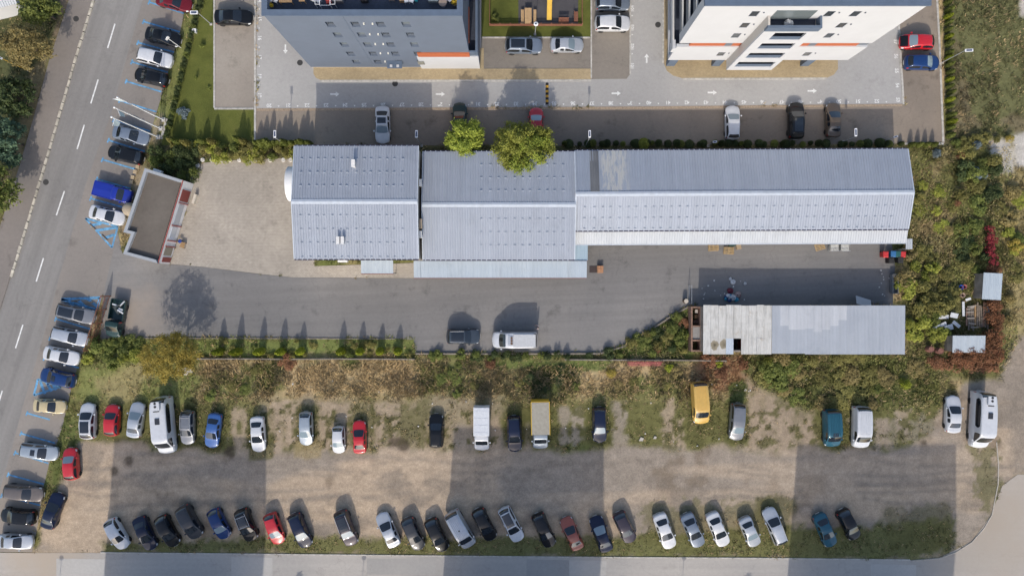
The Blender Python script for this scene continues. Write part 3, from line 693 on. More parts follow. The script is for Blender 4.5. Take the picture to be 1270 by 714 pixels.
tag(MB().cbox((*tpos(516.5,.5), zt+.21), (.3,.4,.4)).build('cool_box', plain('cyan plastic', (.05,.45,.5), .5)), 'small cyan box beside white chairs on the terrace', 'box')
tag(MB().cbox((*tpos(453,1), zt+.41), (.7,.6,.8)).build('terrace_grill', plain('black metal', (.02,.02,.022), .4)), 'dark covered grill on the roof terrace', 'grill')
# ---- white apartment block (top right of centre), raised on piers
lo = Vector((30, 34, 0)); yf = 27.4; xa, xb, HT2 = 18.75, 40.35, 18.6
B = thing('apartment_building', 'white apartment block on piers with orange band and projecting balcony bay', 'building', lo)
up = [(x-.42,x+.42,z-.65,z+.65) for x, z in ((24.25,16.4),(24.3,13.4),(24.35,10.5),(34.35,16.4),(34.4,13.4),(34.45,10.5),(31.75,16.4))]
low = [(x-.42,x+.42,z-.6,z+.6) for x, z in ((24.5,4.6),(34.6,4.6))]
wall_opening(LB(lo), xa, xb, 8.2, HT2, up, yf, .35).build('wall', wallwhite, B)
wall_opening(LB(lo), xa, xb+.1, 2.5, 7.0, low, yf, .35).build('wall', wallwhite, B)
LB(lo).box(xa+1.4, yf+.12, 7.002, xb-1.2, yf+.34, 8.198).build('orange_band', orange, B)
LB(lo).box(20.2, yf+.352, 2.5, xb-.02, yf+16, HT2-1.0).build('core', wallwhite, B)
LB(lo).box(xb-1.2, yf+.2, 7.01, xb-.02, yf+.351, 8.19).build('band_window', frame, B)
LB(lo).box(24.1, yf+.10, 7.05, 24.9, yf+.119, 8.15).build('band_window', frame, B); LB(lo).box(33.6, yf+.10, 7.05, 34.4, yf+.119, 8.15).build('band_window', frame, B)
LB(lo).box(xa, yf+.352, 2.5, 20.198, yf+16, 2.8).build('slab', wallwhite, B)
for x, z, dz in [(q[0]+.42, (q[2]+q[3])/2, .65) for q in up]+[(q[0]+.42, (q[2]+q[3])/2, .6) for q in low]:
    o = LB(lo).box(x-.36, yf+.03, z-dz+.06, x+.36, yf+.09, z+dz-.06).build('window', glass, B)
    f = LB(lo)
    for a in ((x-.42,z-dz,x-.361,z+dz),(x+.361,z-dz,x+.42,z+dz),(x-.36,z-dz,x+.36,z-dz+.059),(x-.36,z+dz-.059,x+.36,z+dz)): f.box(a[0], yf+.01, a[1], a[2], yf+.10, a[3])
    f.build('window_frame', frame, o)
    LB(lo).box(x+.75, yf-.10, z+.35, x+.87, yf-.002, z+.5).build('wall_vent', frame, B)
for a in ((xa-.15, yf-.15, xb+.15, yf+.45), (xa-.15, yf+.452, xa+.45, yf+16), (xb-.45, yf+.452, xb+.15, yf+16)):
    LB(lo).box(a[0], a[1], HT2+.002, a[2], a[3], HT2+.25).build('parapet_cap', parapet, B)
LB(lo).box(xa+.46, yf+.46, HT2-.95, xb-.46, yf+16, HT2-.9).build('roof', darkfloor, B)
LB(lo).box(xa, yf+.352, 8.2, xa+.3, yf+1.0, HT2).build('corner_fin', wallwhite, B)
# west balconies, one per floor
for z in (5.45, 8.4, 11.3, 14.25, 17.2):
    xo = xa-.35 if z < 6 else xa
    LB(lo).box(xo, yf+1.002, z-.2, 20.198, yf+16, z).build('balcony_floor', darkfloor, B)
    LB(lo).box(xo, yf+1.002, z+.002, xo+.14, yf+16, z+1.05).build('balcony_parapet', frame if z > 6 else wallwhite, B)
    LB(lo).box(xo-.03, yf+1.003, z+1.052, xo+.17, yf+16, z+1.10).build('handrail', plain('pale metal rail', (.55,.55,.53), .4, var=0), B)
LB(lo).box(xa-.35, yf, 5.25, xa-.002, yf+1.0, 6.5).build('balcony_parapet', wallwhite, B)
# projecting balcony bay
bx0, bx1, by = 25.8, 31.2, 26.2
lv = [(3.65,5.4), (6.75,8.45), (9.75,11.45), (12.5,14.5)]
wall_opening(LB(lo), bx0, bx1, 2.5, 15.0, [(bx0+.55+.25*i, bx1-.55-.1*i, a, b) for i, (a, b) in enumerate(lv)], by, .22).build('bay_front', wallwhite, B)
LB(lo).box(bx0, by+.222, 2.5, bx0+.2, yf-.002, 16.0).build('bay_side', beige, B); LB(lo).box(bx1-.2, by+.222, 2.5, bx1, yf-.002, 15.0).build('bay_side', beige, B)
for i, (a, b) in enumerate(lv):
    LB(lo).box(bx0+.201, by+.222, a-.25, bx1-.201, yf-.004, a-.05).build('balcony_floor', darkfloor, B)
    LB(lo).box(bx0+.3, yf-.08, a, bx1-.3, yf-.006, b).build('balcony_door', glass, B)
    LB(lo).box(bx0+.58+.25*i, by+.06, a, bx1-.6-.1*i, by+.12, a+.75).build('railing', parapet, B)
LB(lo).box(bx0+.201, by+.222, 14.8, bx1-.201, yf-.004, 14.99).build('balcony_floor', darkfloor, B)
LB(lo).box(bx0-.05, by-.05, 15.002, bx1+.05, by+.22, 16.0).build('balcony_parapet', parapet, B); LB(lo).box(bx1-.15, by+.222, 15.002, bx1+.05, yf-.003, 16.0).build('balcony_parapet', parapet, B)
LB(lo).box(bx0+.4, yf-.06, 15.05, bx1-1.0, yf-.002, 17.3).build('balcony_door', glass2, B)
for x in (19.6, 25.2, 32.0, 36.2):
    LB(lo).box(x-.5, yf+.05, .06, x+.5, yf+.6, 2.499).build('pier', parapet, B)
LB(lo).box(22, yf+6, .06, 39, yf+15, 2.499).build('ground_floor_wall', beige, B)
xx, yy = W(884, 24, 15.0); 
tag(obj('washing', leafmesh('washing', [(0,0,.35,.3),(.3,0,.3,.25)], 120, .14, 5), white), 'white laundry heap on the top balcony of the white block', 'laundry').location = (28.0, by+.7, 15.0)

# ================================================================== warehouse halls with ribbed metal roofs
def roofmat(name, c, c2, patch=.5, lichen=None):
    m, nt, b = nodes(name); P = pos(nt)
    col = ramp(nt, noise(nt, P, patch, 5, .65), [(.3, c), (.7, c2)])
    k = ramp(nt, noise(nt, mapping(nt, P, scale=(3.5,.12,1)), 1., 4, .7), [(.3, .95), (.7, 1.03)])
    col = mixc(nt, col, k, 1., 'MULTIPLY')
    k = ramp(nt, noise(nt, P, 5., 5, .8), [(.3, .97), (.7, 1.03)]); col = mixc(nt, col, k, 1., 'MULTIPLY')
    k = ramp(nt, noise(nt, mapping(nt, P, scale=(.9,.0,0)), 1., 2, .5), [(.35, .95), (.65, 1.04)]); col = mixc(nt, col, k, 1., 'MULTIPLY')
    k = ramp(nt, noise(nt, mapping(nt, P, loc=(4,9,0)), .22, 6, .7), [(.56, 1.0), (.74, .86)]); col = mixc(nt, col, k, 1., 'MULTIPLY')
    if lichen:
        x0, x1, lc = lichen
        s = N(nt, 'ShaderNodeSeparateXYZ'); nt.links.new(P, s.inputs[0])
        r = ramp(nt, noise(nt, mapping(nt, P, scale=(1.3,.35,1)), 1.2, 6, .75), [(.44, 0.0), (.54, 1.0)])
        mr = N(nt, 'ShaderNodeMapRange'); mr.inputs[1].default_value = x0; mr.inputs[2].default_value = x0+.5
        m2 = N(nt, 'ShaderNodeMapRange'); m2.inputs[1].default_value = x1; m2.inputs[2].default_value = x1-1.0
        nt.links.new(s.outputs[0], mr.inputs[0]); nt.links.new(s.outputs[0], m2.inputs[0])
        a = N(nt, 'ShaderNodeMath', operation='MULTIPLY'); nt.links.new(mr.outputs[0], a.inputs[0]); nt.links.new(m2.outputs[0], a.inputs[1])
        a2 = N(nt, 'ShaderNodeMath', operation='MULTIPLY'); nt.links.new(a.outputs[0], a2.inputs[0]); nt.links.new(r, a2.inputs[1])
        col = mixc(nt, col, lc, a2.outputs[0])
    nt.links.new(col, b.inputs['Base Color']); b.inputs['Roughness'].default_value = .55; b.inputs['Metallic'].default_value = .15
    MATS[name] = m; return m
roofA = roofmat('blue grey roof sheet', (.335,.368,.425), (.365,.398,.455))
roofR = roofmat('weathered roof sheet', (.325,.362,.425), (.355,.392,.455), lichen=(10.2, 14.0, (.50,.50,.48)))
roofS = roofmat('pale canopy sheet', (.48,.505,.53), (.52,.545,.565))
bluecan = roofmat('pale blue canopy sheet', (.385,.445,.50), (.42,.48,.53))
hallwall = plain('cream hall wall', (.42,.40,.36), .9, var=.15, scale=.8)
flash = plain('ridge flashing', (.50,.545,.60), .45, .15, var=.08, scale=2.)
gutter = plain('dark gutter', (.035,.03,.06), .5, var=.1)
def ribbed(xa, ya, za, xb, yb, zb, pitch=.30, depth=.06, flatw=.55):
    """ribbed sheet spanning xa..xb, falling from (ya,za) to (yb,zb); 4 cm thick lip"""
    mb = MB(); n = max(2, int(round((xb-xa)/pitch))); p = (xb-xa)/n; pts = []
    for i in range(n):
        x = xa+i*p
        pts += [(x, 0), (x+p*flatw, 0), (x+p*(flatw+.10), depth), (x+p*.90, depth)]
    pts.append((xb, 0))
    vs = [(x, ya, za+h) for x, h in pts]+[(x, yb, zb+h) for x, h in pts]+[(x, ya, za-.04) for x, h in pts]+[(x, yb, zb-.04) for x, h in pts]; k = len(pts)
    up = (yb > ya)
    fs = []
    for i in range(k-1):
        q = (i, i+1, k+i+1, k+i); fs.append(q if up else q[::-1])
        fs.append((i, 2*k+i, 2*k+i+1, i+1) if up else (i, i+1, 2*k+i+1, 2*k+i)); fs.append((k+i, k+i+1, 3*k+i+1, 3*k+i) if up else (k+i, 3*k+i, 3*k+i+1, k+i+1))
    fs += [(0, k, 3*k, 2*k), (k-1, 3*k-1, 4*k-1, 2*k-1)]
    return mb.add(vs, fs)
def hall(label, xa, xb, ys, yr, yn, ze, zr, mat, rz=0., pitch=.3, guards=(), over=.0, ys_e=None, gable=None):
    c = Vector(((xa+xb)/2, yr, 0)); o = thing('warehouse_hall', label, 'warehouse', c, rz)
    s = lambda v: v-c.y; xl, xr = xa-c.x, xb-c.x
    zs = ze if ys_e is None else ys_e
    w = MB()
    w.add([(xl+.15,s(ys)+.15,0),(xr-.15,s(ys)+.15,0),(xr-.15,s(yn)-.15,0),(xl+.15,s(yn)-.15,0),(xl+.15,s(ys)+.15,zs-.1),(xr-.15,s(ys)+.15,zs-.1),(xr-.15,s(yn)-.15,ze-.1),(xl+.15,s(yn)-.15,ze-.1),(xl+.15,0,zr-.1),(xr-.15,0,zr-.1)],
          [(0,1,5,4),(2,3,7,6),(1,2,6,9,5),(3,0,4,8,7),(4,5,9,8),(9,6,7,8),(0,3,2,1)])
    w.build('wall', hallwall, o)
    r1 = ribbed(xl, 0-.02, zr, xr, s(ys), zs, pitch).build('roof', mat, o); r2 = ribbed(xl, 0+.02, zr, xr, s(yn), ze, pitch).build('roof', mat, o)
    MB().add([(xl-.03,-.28,zr+.03),(xr+.03,-.28,zr+.03),(xr+.03,0,zr+.09),(xl-.03,0,zr+.09),(xl-.03,.28,zr+.03),(xr+.03,.28,zr+.03)], [(0,1,2,3),(3,2,5,4)]).build('ridge_cap', flash, o)
    for yy, zz, sg in ((s(ys), zs, -1), (s(yn), ze, 1)):
        MB().box(xl, min(yy, yy+sg*.14), zz-.14, xr, max(yy, yy+sg*.14), zz-.045).build('gutter', gutter, o)
        br = MB()
        for i in range(int((xr-xl)/.6)): br.box(xl+.3+i*.6-.05, min(yy+sg*.0, yy+sg*.10), zz-.044, xl+.3+i*.6+.05, max(yy, yy+sg*.10), zz-.02)
        br.build('gutter_brackets', flash, o, kind='stuff')
    for xe in (xl, xr):
        MB().add([(xe-.06,s(ys),zs+.06),(xe+.06,s(ys),zs+.06),(xe+.06,0,zr+.07),(xe-.06,0,zr+.07),(xe+.06,s(yn),ze+.06),(xe-.06,s(yn),ze+.06)], [(0,1,2,3),(3,2,4,5)]).build('verge_flashing', flash, o)
    for slope, yy, xs in guards:      # snow guards: rows of small bent plates
        g = MB(); y0, z0 = (s(ys), zs) if slope < 0 else (s(yn), ze)
        for t in yy:
            y = y0*t; z = zr+(z0-zr)*t
            for x in xs: g.cbox((x-c.x, y, z+.10), (.27,.04,.07))
        g.build('snow_guards', flash, o, kind='stuff')
    return o, c
step = lambda a, b, d, skip=(): [a+i*d+(.12 if i % 3 else 0) for i in range(int((b-a)/d)) if i not in skip]
gL = step(-24.0, -11.3, .88)
HL, cL = hall('tallest warehouse hall with ribbed blue grey roof beside the paved yard', -24.93, -10.71, 3.32, 9.75, 16.25, 6.5, 7.5, roofA, guards=((1,(.28,.52,.76),gL),(-1,(.24,.48,.72,.97),gL)))
gM = step(-3.6, 7.0, .95)
HM, cM = hall('middle warehouse hall with ribbed roof below the two green trees', -10.5, 7.38, 3.33, 9.68, 16.07, 4.2, 5.2, roofA, guards=((1,(.26,.50,.74),gM),(-1,(.26,.50,.74),gM)))
HR, cR = hall('long low warehouse hall with ribbed roof and white front canopy', 7.44, 46.75, 6.85, 11.0, 16.3, 4.1, 5.3, roofA, math.radians(.30), .31, guards=((-1,(.36,.66,.95),step(8.5, 46.2, 1.0)),))
for o_ in [c for c in HR.children if c.name.startswith('roof')]:      # lichen only on the shaded north slope
    if max(v.co.y for v in o_.data.vertices) > 1: o_.data.materials[0] = roofR
# darker translucent strip in the long roof and the patched bay beside it
sl = ribbed(9.15-cR.x, .3, 5.3+.045, 10.2-cR.x, 16.25-cR.y, 4.1+.055, .26).build('skylight_strip', roofmat('dark corrugated strip', (.15,.155,.165), (.20,.205,.21)), HR)
# white canopy along the long hall, on posts
can = thing('long_canopy', 'white ribbed canopy along the south side of the long hall', 'canopy', (27.2, 6.1, 0), math.radians(.30))
ribbed(7.45-27.2, 6.95-6.1, 3.65, 47.05-27.2, 5.30-6.1, 3.2, .30).build('canopy_roof', roofS, can)
MB().box(7.45-27.2, 5.18-6.1, 3.05, 47.05-27.2, 5.295-6.1, 3.15).build('gutter', flash, can)
for i in range(9):
    x = 7.7-27.2+i*4.85; MB().box(x-.06, -.68, 0.02, x+.06, -.56, 3.10).build('post', frame, can)
# pale blue canopy in front of the middle hall
def canopy(name, label, xa, ya, xb, yb, z0, z1, mat, posts, seams=()):
    c = Vector(((xa+xb)/2, (ya+yb)/2, 0)); o = thing(name, label, 'canopy', c)
    ribbed(xa-c.x, yb-c.y, z1, xb-c.x, ya-c.y, z0, .45, .02).build('canopy_roof', mat, o)
    MB().box(xa-c.x, ya-c.y-.09, z0-.12, xb-c.x, ya-c.y-.002, z0+.03).build('fascia', plain('rusty trim', (.25,.12,.10), .7), o)
    for x in posts: MB().box(x-c.x-.05, ya-c.y+.05, .02, x-c.x+.05, ya-c.y+.15, z0-.041).build('post', frame, o)
    for x in seams: MB().box(x-c.x-.03, ya-c.y, z0+.03, x-c.x+.03, yb-c.y, z1+.05).build('seam', flash, o)
    return o
canopy('loading_canopy', 'long pale blue canopy along the middle hall front', -11.75, 1.2, 8.95, 3.22, 2.95, 3.15, bluecan, (-11.5,-7,-2.5,2,6.5,8.7), (-11.0,-1.4,6.8))
canopy('loading_canopy', 'small blue canopy piece at the corner of the two halls', 7.45, 3.26, 9.05, 5.15, 3.02, 3.12, roofmat('blue corner sheet', (.33,.43,.50), (.37,.47,.53)), (8.9,))
canopy('door_canopy', 'small pale blue canopy over the tall hall entrance', -18.1, 1.72, -14.25, 3.3, 2.75, 2.9, bluecan, (-17.9,-14.4))
# curved white awning at the west end
o = thing('barrel_awning', 'curved white barrel awning at the west end of the tall hall', 'awning', (-25.0, 12.55, 0))
mb = MB(); n = 14; vs = []
for x in (-1.9, -.02):
    for i in range(n+1):
        a = math.pi*i/n; vs.append((x+(.12 if x < -1 else 0)*math.sin(a)*-1, -2.1*math.cos(a), 2.2+1.5*math.sin(a)))
mb.add(vs, [(i, n+1+i, n+2+i, i+1) for i in range(n)]); mb.build('awning_skin', plain('white awning skin', (.78,.79,.80), .4, var=.06), o, True)
for y in (-2.05, 2.05): MB().tube((-1.8,y,.02),(-1.8,y,2.2),.05).build('post', frame, o)
# vents and air conditioners
def vent(label, px, py, zb, h, s=(.42,.75)):
    x, y = W(px, py, zb+h); o = thing('roof_vent', label, 'vent', (x, y, zb))
    MB().box(-s[0]/2,-s[1]/2,0,s[0]/2,s[1]/2,h).build('shaft', plain('pale vent', (.62,.60,.57), .7), o); MB().box(-s[0]/2-.05,-s[1]/2-.05,h,s[0]/2+.05,s[1]/2+.05,h+.08).build('cap', plain('vent cap', (.70,.69,.67), .6), o)
vent('single roof vent on the north slope of the tall hall', 438, 202.5, 6.85, .7, (.32,.75)); vent('left one of the paired vents on the south roof slope', 419, 298, 6.95, .6, (.26,.75)); vent('right one of the paired vents on the south roof slope', 424.6, 298, 6.95, .6, (.26,.75))
def ac(label, x, y, z, w=.8, d=.32, h=.6, rz=0., mat=white):
    o = thing('air_conditioner', label, 'air conditioner', (x, y, z), rz)
    MB().box(-w/2,-d/2,0,w/2,d/2,h).build('casing', mat, o); mb = MB(); mb.tube((.1,-d/2-.03,h/2),(.1,-d/2-.002,h/2),h*.38,n=14); mb.build('fan_grille', frame, o)
    MB().box(-w/2+.1,-d/2,-.06,w/2-.1,d/2,-.002).build('bracket', frame, o)
ac('air conditioner on the tall hall side wall, northernmost', -10.62, 12.2, 5.0, rz=math.pi/2); ac('tan air conditioner box on the tall hall side wall', -10.6, 7.45, 5.0, 1.1, rz=math.pi/2, mat=plain('tan casing', (.45,.36,.26), .6)); ac('air conditioner on the tall hall side wall, southernmost', -10.62, 6.2, 5.0, rz=math.pi/2)
ac('wide white air conditioner on the tall hall front wall', -19.9, 3.22, 4.0, 1.1, .4)
# ================================================================== kiosk beside the road
zk = 3.05
kp = WP([(179.5,208.5),(226.5,223.5),(195.5,326.5),(152.5,314.8),(162.3,290.2),(153,288)], zk)
kc = Vector((sum(p[0] for p in kp)/6, sum(p[1] for p in kp)/6, 0)); loc = [(x-kc.x, y-kc.y) for x, y in kp]
K = thing('kiosk_building', 'flat roofed roadside kiosk with dark membrane roof and grey parapet', 'building', kc)
def inset(poly, d):
    n = len(poly); a = sum(poly[i][0]*poly[(i+1)%n][1]-poly[(i+1)%n][0]*poly[i][1] for i in range(n)); s = 1 if a > 0 else -1; out = []
    for i in range(n):
        p, q, r = Vector(poly[i-1]), Vector(poly[i]), Vector(poly[(i+1)%n])
        e1, e2 = (q-p).normalized(), (r-q).normalized(); n1, n2 = Vector((-e1.y, e1.x))*s, Vector((-e2.y, e2.x))*s
        b = (n1+n2); b = b/(b.length_squared/2) if b.length > .1 else n1
        out.append((q.x+b.x*d, q.y+b.y*d))
    return out
kin = inset(loc, .36); kw = inset(loc, .10)
MB().prism(kw, 0, zk-.62).build('wall', plain('kiosk wall', (.42,.41,.40), .85), K)
mem = paving('dark roof membrane', (.135,.118,.10), (.115,.10,.087), (.155,.136,.116), .3, stain=.35, cracks=False)
mb = MB(); mb.prism(inset(loc, .36), zk-.618, zk-.42); mb.build('roof', mem, K)
parg = plain('kiosk parapet metal', (.36,.38,.40), .5, .1, var=.06)
n = 6
for i in range(n):          # parapet, one length per side; the shop side has only a thin red edge
    j = (i+1) % n; wd = 1.0
    a0, a1, b0, b1 = loc[i], loc[j], kin[i], kin[j]
    if i == 1:
        t = .28
        b0 = (a0[0]+(b0[0]-a0[0])*t, a0[1]+(b0[1]-a0[1])*t); b1 = (a1[0]+(b1[0]-a1[0])*t, a1[1]+(b1[1]-a1[1])*t)
    MB().prism([a0, a1, b1, b0], zk-(.60 if i != 1 else .22), zk-(0 if i != 1 else .14)).build('parapet', parg if i != 1 else plain('red edge trim', (.30,.06,.05), .6), K)
# shop front on the east side
e0, e1 = Vector((*loc[1],0)), Vector((*loc[2],0)); d = (e1-e0).normalized(); nn = Vector((-d.y, d.x, 0)); nn = nn if nn.x > 0 else -nn; Lf = (e1-e0).length; ang = math.atan2(d.y, d.x)
def panel(t0, t1, z0, z1, mat, name, off=.02, th=.06):
    c = e0+d*((t0+t1)/2*Lf)+nn*(off+th/2-.10); MB().cbox((c.x, c.y, (z0+z1)/2), ((t1-t0)*Lf-.01, th, z1-z0), ang).build(name, mat, K)
redp = plain('red poster panel', (.22,.045,.04), .5, var=.15); shopw = plain('white shop panel', (.72,.73,.75), .5, var=.1, scale=2.)
panel(.0,1.,.10,2.80, shopw, 'shop_wall', 0)
panel(.10,.24,.35,2.35, redp, 'poster', .065); panel(.80,.90,.5,2.3, plain('dim shop glass', (.16,.15,.12), .1, 0, 1., 0), 'shop_window', .065); panel(.92,.98,.2,2.2, redp, 'poster', .065)
panel(.28,.52,.9,2.2, plain('grey shop glass', (.38,.42,.48), .12, 0, 1., 0), 'shop_window', .065); panel(.55,.70,.9,2.2, plain('pale shop glass', (.50,.54,.60), .12, 0, 1., 0), 'shop_window', .065)
for t in (.26,.535,.72,.79): panel(t-.006,t+.006,.1,2.4, plain('red edge trim', (.3,.06,.05)), 'mullion', .065, .09)
c = e0+d*(Lf*.70)+nn*.55+kc
o = thing('shop_stool', 'blue seat stool at the kiosk shop front', 'stool', (c.x, c.y, .02)); MB().lathe([(.2,.45),(.24,.5),(.2,.55)], 12).build('seat', plain('deep blue', (.02,.05,.25), .5), o); MB().lathe([(.03,0),(.03,.45)], 8).build('leg', frame, o); MB().lathe([(.2,0),(.16,.03)], 12).build('base', frame, o)
c = e0+d*(Lf*.735)+nn*.95+kc; table('crate_table', 'small wooden crate table beside the kiosk stool', CX+c.x*10, CY-c.y*10, .7, .55, .4, wood, .02, ang)
c = e0+d*(Lf*.17)+nn*.75+kc; tag(MB().cbox((c.x,c.y,.32), (1.2,.3,.6), ang).build('display_shelf', plain('cream shelf', (.6,.55,.46), .8)), 'cream display shelf outside the kiosk red poster', 'shelf')
x, y = W(157, 259, 2.0); o = thing('water_tank', 'beige domed water tank between white sedan and kiosk', 'tank', (x, y, .01))
MB().lathe([(.80,0),(.82,1.3),(.80,1.55),(.68,1.78),(.40,1.92),(.05,1.97)], 22).build('tank_shell', plain('beige tank', (.36,.30,.22), .7, var=.1), o, True); MB().lathe([(.83,.6),(.85,.64),(.83,.68)], 22).build('hoop', plain('beige tank', (.36,.3,.22)), o); MB().lathe([(.83,1.1),(.85,1.14),(.83,1.18)], 22).build('hoop', plain('beige tank', (.36,.3,.22)), o)
ac('air conditioner on the north wall of the kiosk', *W(197,212.5,1.6), 1.5, 1.0, .3, .5, math.radians(163))
# ================================================================== long shed south of the yard
zs = 3.15
sx0, sy0 = W(872, 438, zs); sx1, sy1 = W(1122, 379, zs); xm = W(957, 400, zs)[0]
S = thing('storage_shed', 'long low shed with dirty white sheets left and grey ribbed roof right', 'shed', ((sx0+sx1)/2, (sy0+sy1)/2, 0)); so = Vector(((sx0+sx1)/2, (sy0+sy1)/2, 0))
shedwall = plain('shed wall', (.26,.23,.20), .9, var=.3, scale=1.)
for a in ((sx0+.1,sy0+.15,sx1-.1,sy0+.35),(sx0+.1,sy1-.35,sx1-.1,sy1-.15),(sx0+.1,sy0+.352,sx0+.3,sy1-.352),(sx1-.3,sy0+.352,sx1-.1,sy1-.352),(xm-.1,sy0+.352,xm+.1,sy1-.352)):
    LB(so).box(a[0],a[1],0,a[2],a[3],zs-.22).build('wall', shedwall, S)
LB(so).box(sx0+.31,sy0+.36,.02,sx1-.31,sy1-.36,.05).build('floor', plain('shed floor', (.12,.10,.09), .9), S)
for x in np.arange(sx0+1, sx1, 2.4): LB(so).box(x-.06, sy0+.1, zs-.218, x+.06, sy1-.1, zs-.10).build('rafter', wood, S)
m, nt, b = nodes('dirty fibre sheet'); P = pos(nt)
col = ramp(nt, noise(nt, P, .8, 6, .7), [(.3, (.47,.465,.44)), (.6, (.57,.57,.55))])
k = ramp(nt, noise(nt, mapping(nt, P, scale=(4,.5,1)), .8, 5, .7), [(.40, .66), (.52, 1.)]); col = mixc(nt, col, k, .5, 'MULTIPLY')
r_ = ramp(nt, noise(nt, mapping(nt, P, loc=(5,2,0)), .7, 6, .75), [(.60, 0.), (.72, .75)]); col = mixc(nt, col, (.30,.22,.13), r_)
nt.links.new(col, b.inputs['Base Color']); b.inputs['Roughness'].default_value = .8; dirty = m
m, nt, b = nodes('sooty stained sheet'); P = pos(nt); dmin = None
for q in (W(886.5,428,3.15), W(898,427,3.15)):
    sb = N(nt, 'ShaderNodeVectorMath', operation='DISTANCE'); sb.inputs[1].default_value = (q[0], q[1], 3.15); nt.links.new(P, sb.inputs[0])
    ad = N(nt, 'ShaderNodeMath', operation='MULTIPLY_ADD'); nt.links.new(noise(nt, P, 1.6, 5, .7), ad.inputs[0]); ad.inputs[1].default_value = .9; nt.links.new(sb.outputs['Value'], ad.inputs[2])
    if dmin is None: dmin = ad.outputs[0]
    else:
        mn = N(nt, 'ShaderNodeMath', operation='MINIMUM'); nt.links.new(dmin, mn.inputs[0]); nt.links.new(ad.outputs[0], mn.inputs[1]); dmin = mn.outputs[0]
nt.links.new(ramp(nt, dmin, [(.40, (.055,.05,.04)), (.62, (.22,.19,.13)), (.98, (.30,.27,.20)), (1.0, (.50,.49,.46))]), b.inputs['Base Color']); b.inputs['Roughness'].default_value = .85; stain = m
bluish = plain('bluish sheet', (.46,.52,.58), .6, var=.12)
ncol = 9; cw = (xm-sx0)/ncol; rowy = [sy1+.05, sy1-2.15, sy1-3.85, sy0-.05]
for r in range(3):
    for c in range(ncol):
        if r == 2 and c == 4 and True:
            continue               # missing sheet: the hole one looks through
        mat = stain if (r == 2 and c in (1,2)) else bluish if (r == 2 and c == 3) else dirty
        za = zs+.03*(2-r)+random.uniform(-.012,.012)
        mb = ribbed(sx0+c*cw+.012-so.x, rowy[r]+random.uniform(-.05,.05)-so.y, za+.02, sx0+(c+1)*cw-.012-so.x, rowy[r+1]-.06-so.y, za-.02, .19, .035, .5)
        mb.build('roof_sheet', mat, S)
greyR = roofmat('grey shed sheet', (.37,.40,.445), (.42,.45,.49), .25)
greyP = roofmat('paler shed sheet', (.47,.49,.52), (.52,.54,.565), .4)
nc = 16; cw = (sx1-xm)/nc
for c in range(nc):
    mb = ribbed(xm+.03+c*cw-so.x, sy1+.04-so.y, zs+.06+.008*(c % 2), xm+(c+1)*cw+.028-so.x, sy0+(-.12 if c > 3 else -.03)-so.y, zs-.01+.008*(c % 2), .17, .03, .5)
    mb.build('roof_sheet', greyR, S)
for c, y0f, y1f in ((1,.0,.42),(2,.0,.5),(3,0,.5),(4,0,.48),(5,0,.55),(6,.0,.5),(7,.02,.42),(8,.0,.3)):
    mb = ribbed(xm+.03+c*cw-so.x, sy1+.03-so.y, zs+.085, xm+(c+1)*cw+.02-so.x, sy1+(sy0-sy1)*y1f-so.y, zs+.05, .17, .03, .5); mb.build('roof_sheet', greyP, S)
tag(MB().cbox((*W(914+4.5,427), .5), (.7,1.2,.8)).build('cupboard', plain('red plastic', (.5,.06,.04))), 'red cupboard seen through the hole in the shed roof', 'cupboard')
tag(MB().cbox((*W(921,424), .35), (.5,.6,.6)).build('blue_crate', plain('deep blue', (.02,.05,.25))), 'blue crate seen through the hole in the shed roof', 'crate')
x, y = W(1073.5, 375.5, 2.0); o = MB().cbox((x, y+.1, 1.55), (1.9,.06,1.3), -.3, .9).build('leaning_sheet', greyR); tag(o, 'loose grey metal sheet leaning on the shed north wall', 'metal sheet')
# ruined brick annex west of the shed
R_ = thing('ruined_annex', 'roofless brick annex with small cells beside the white shed', 'ruin', (*W(864,407), 0)); ro = Vector((*W(864,407), 0))
brick = plain('old brick', (.24,.15,.11), .9, var=.35, scale=4.)
def pxbox(par, o, px0, py0, px1, py1, z0, z1, mat, name): 
    a = W(px0, py1, z1); c = W(px1, py0, z1); return LB(o).box(a[0], a[1], z0, c[0], c[1], z1).build(name, mat, par)
for q in ((857,380,859,436),(868.3,380,870.3,436),(859.1,380,868.2,382),(859.1,403.5,868.2,405),(859.1,421,868.2,423),(859.1,434,868.2,436)): pxbox(R_, ro, *q, 0, 1.6, brick, 'wall')
pxbox(R_, ro, 859.2, 405.2, 868.1, 420.8, 1.3, 1.45, plain('grey slab', (.27,.26,.25), .9), 'cover_slab')
for i in range(3):
    x, y = W(863.8+random.uniform(-1.5,1.5), 386+i*6.5, .5); tag(MB().cbox((x,y,.28), (.6+.1*i,.45,.5), random.uniform(-.6,.6)).build('rubble_block', [beige, wood, brick][i]), ['pale block in the ruined annex','wooden box in the ruined annex','brick lump in the ruined annex'][i], 'rubble')
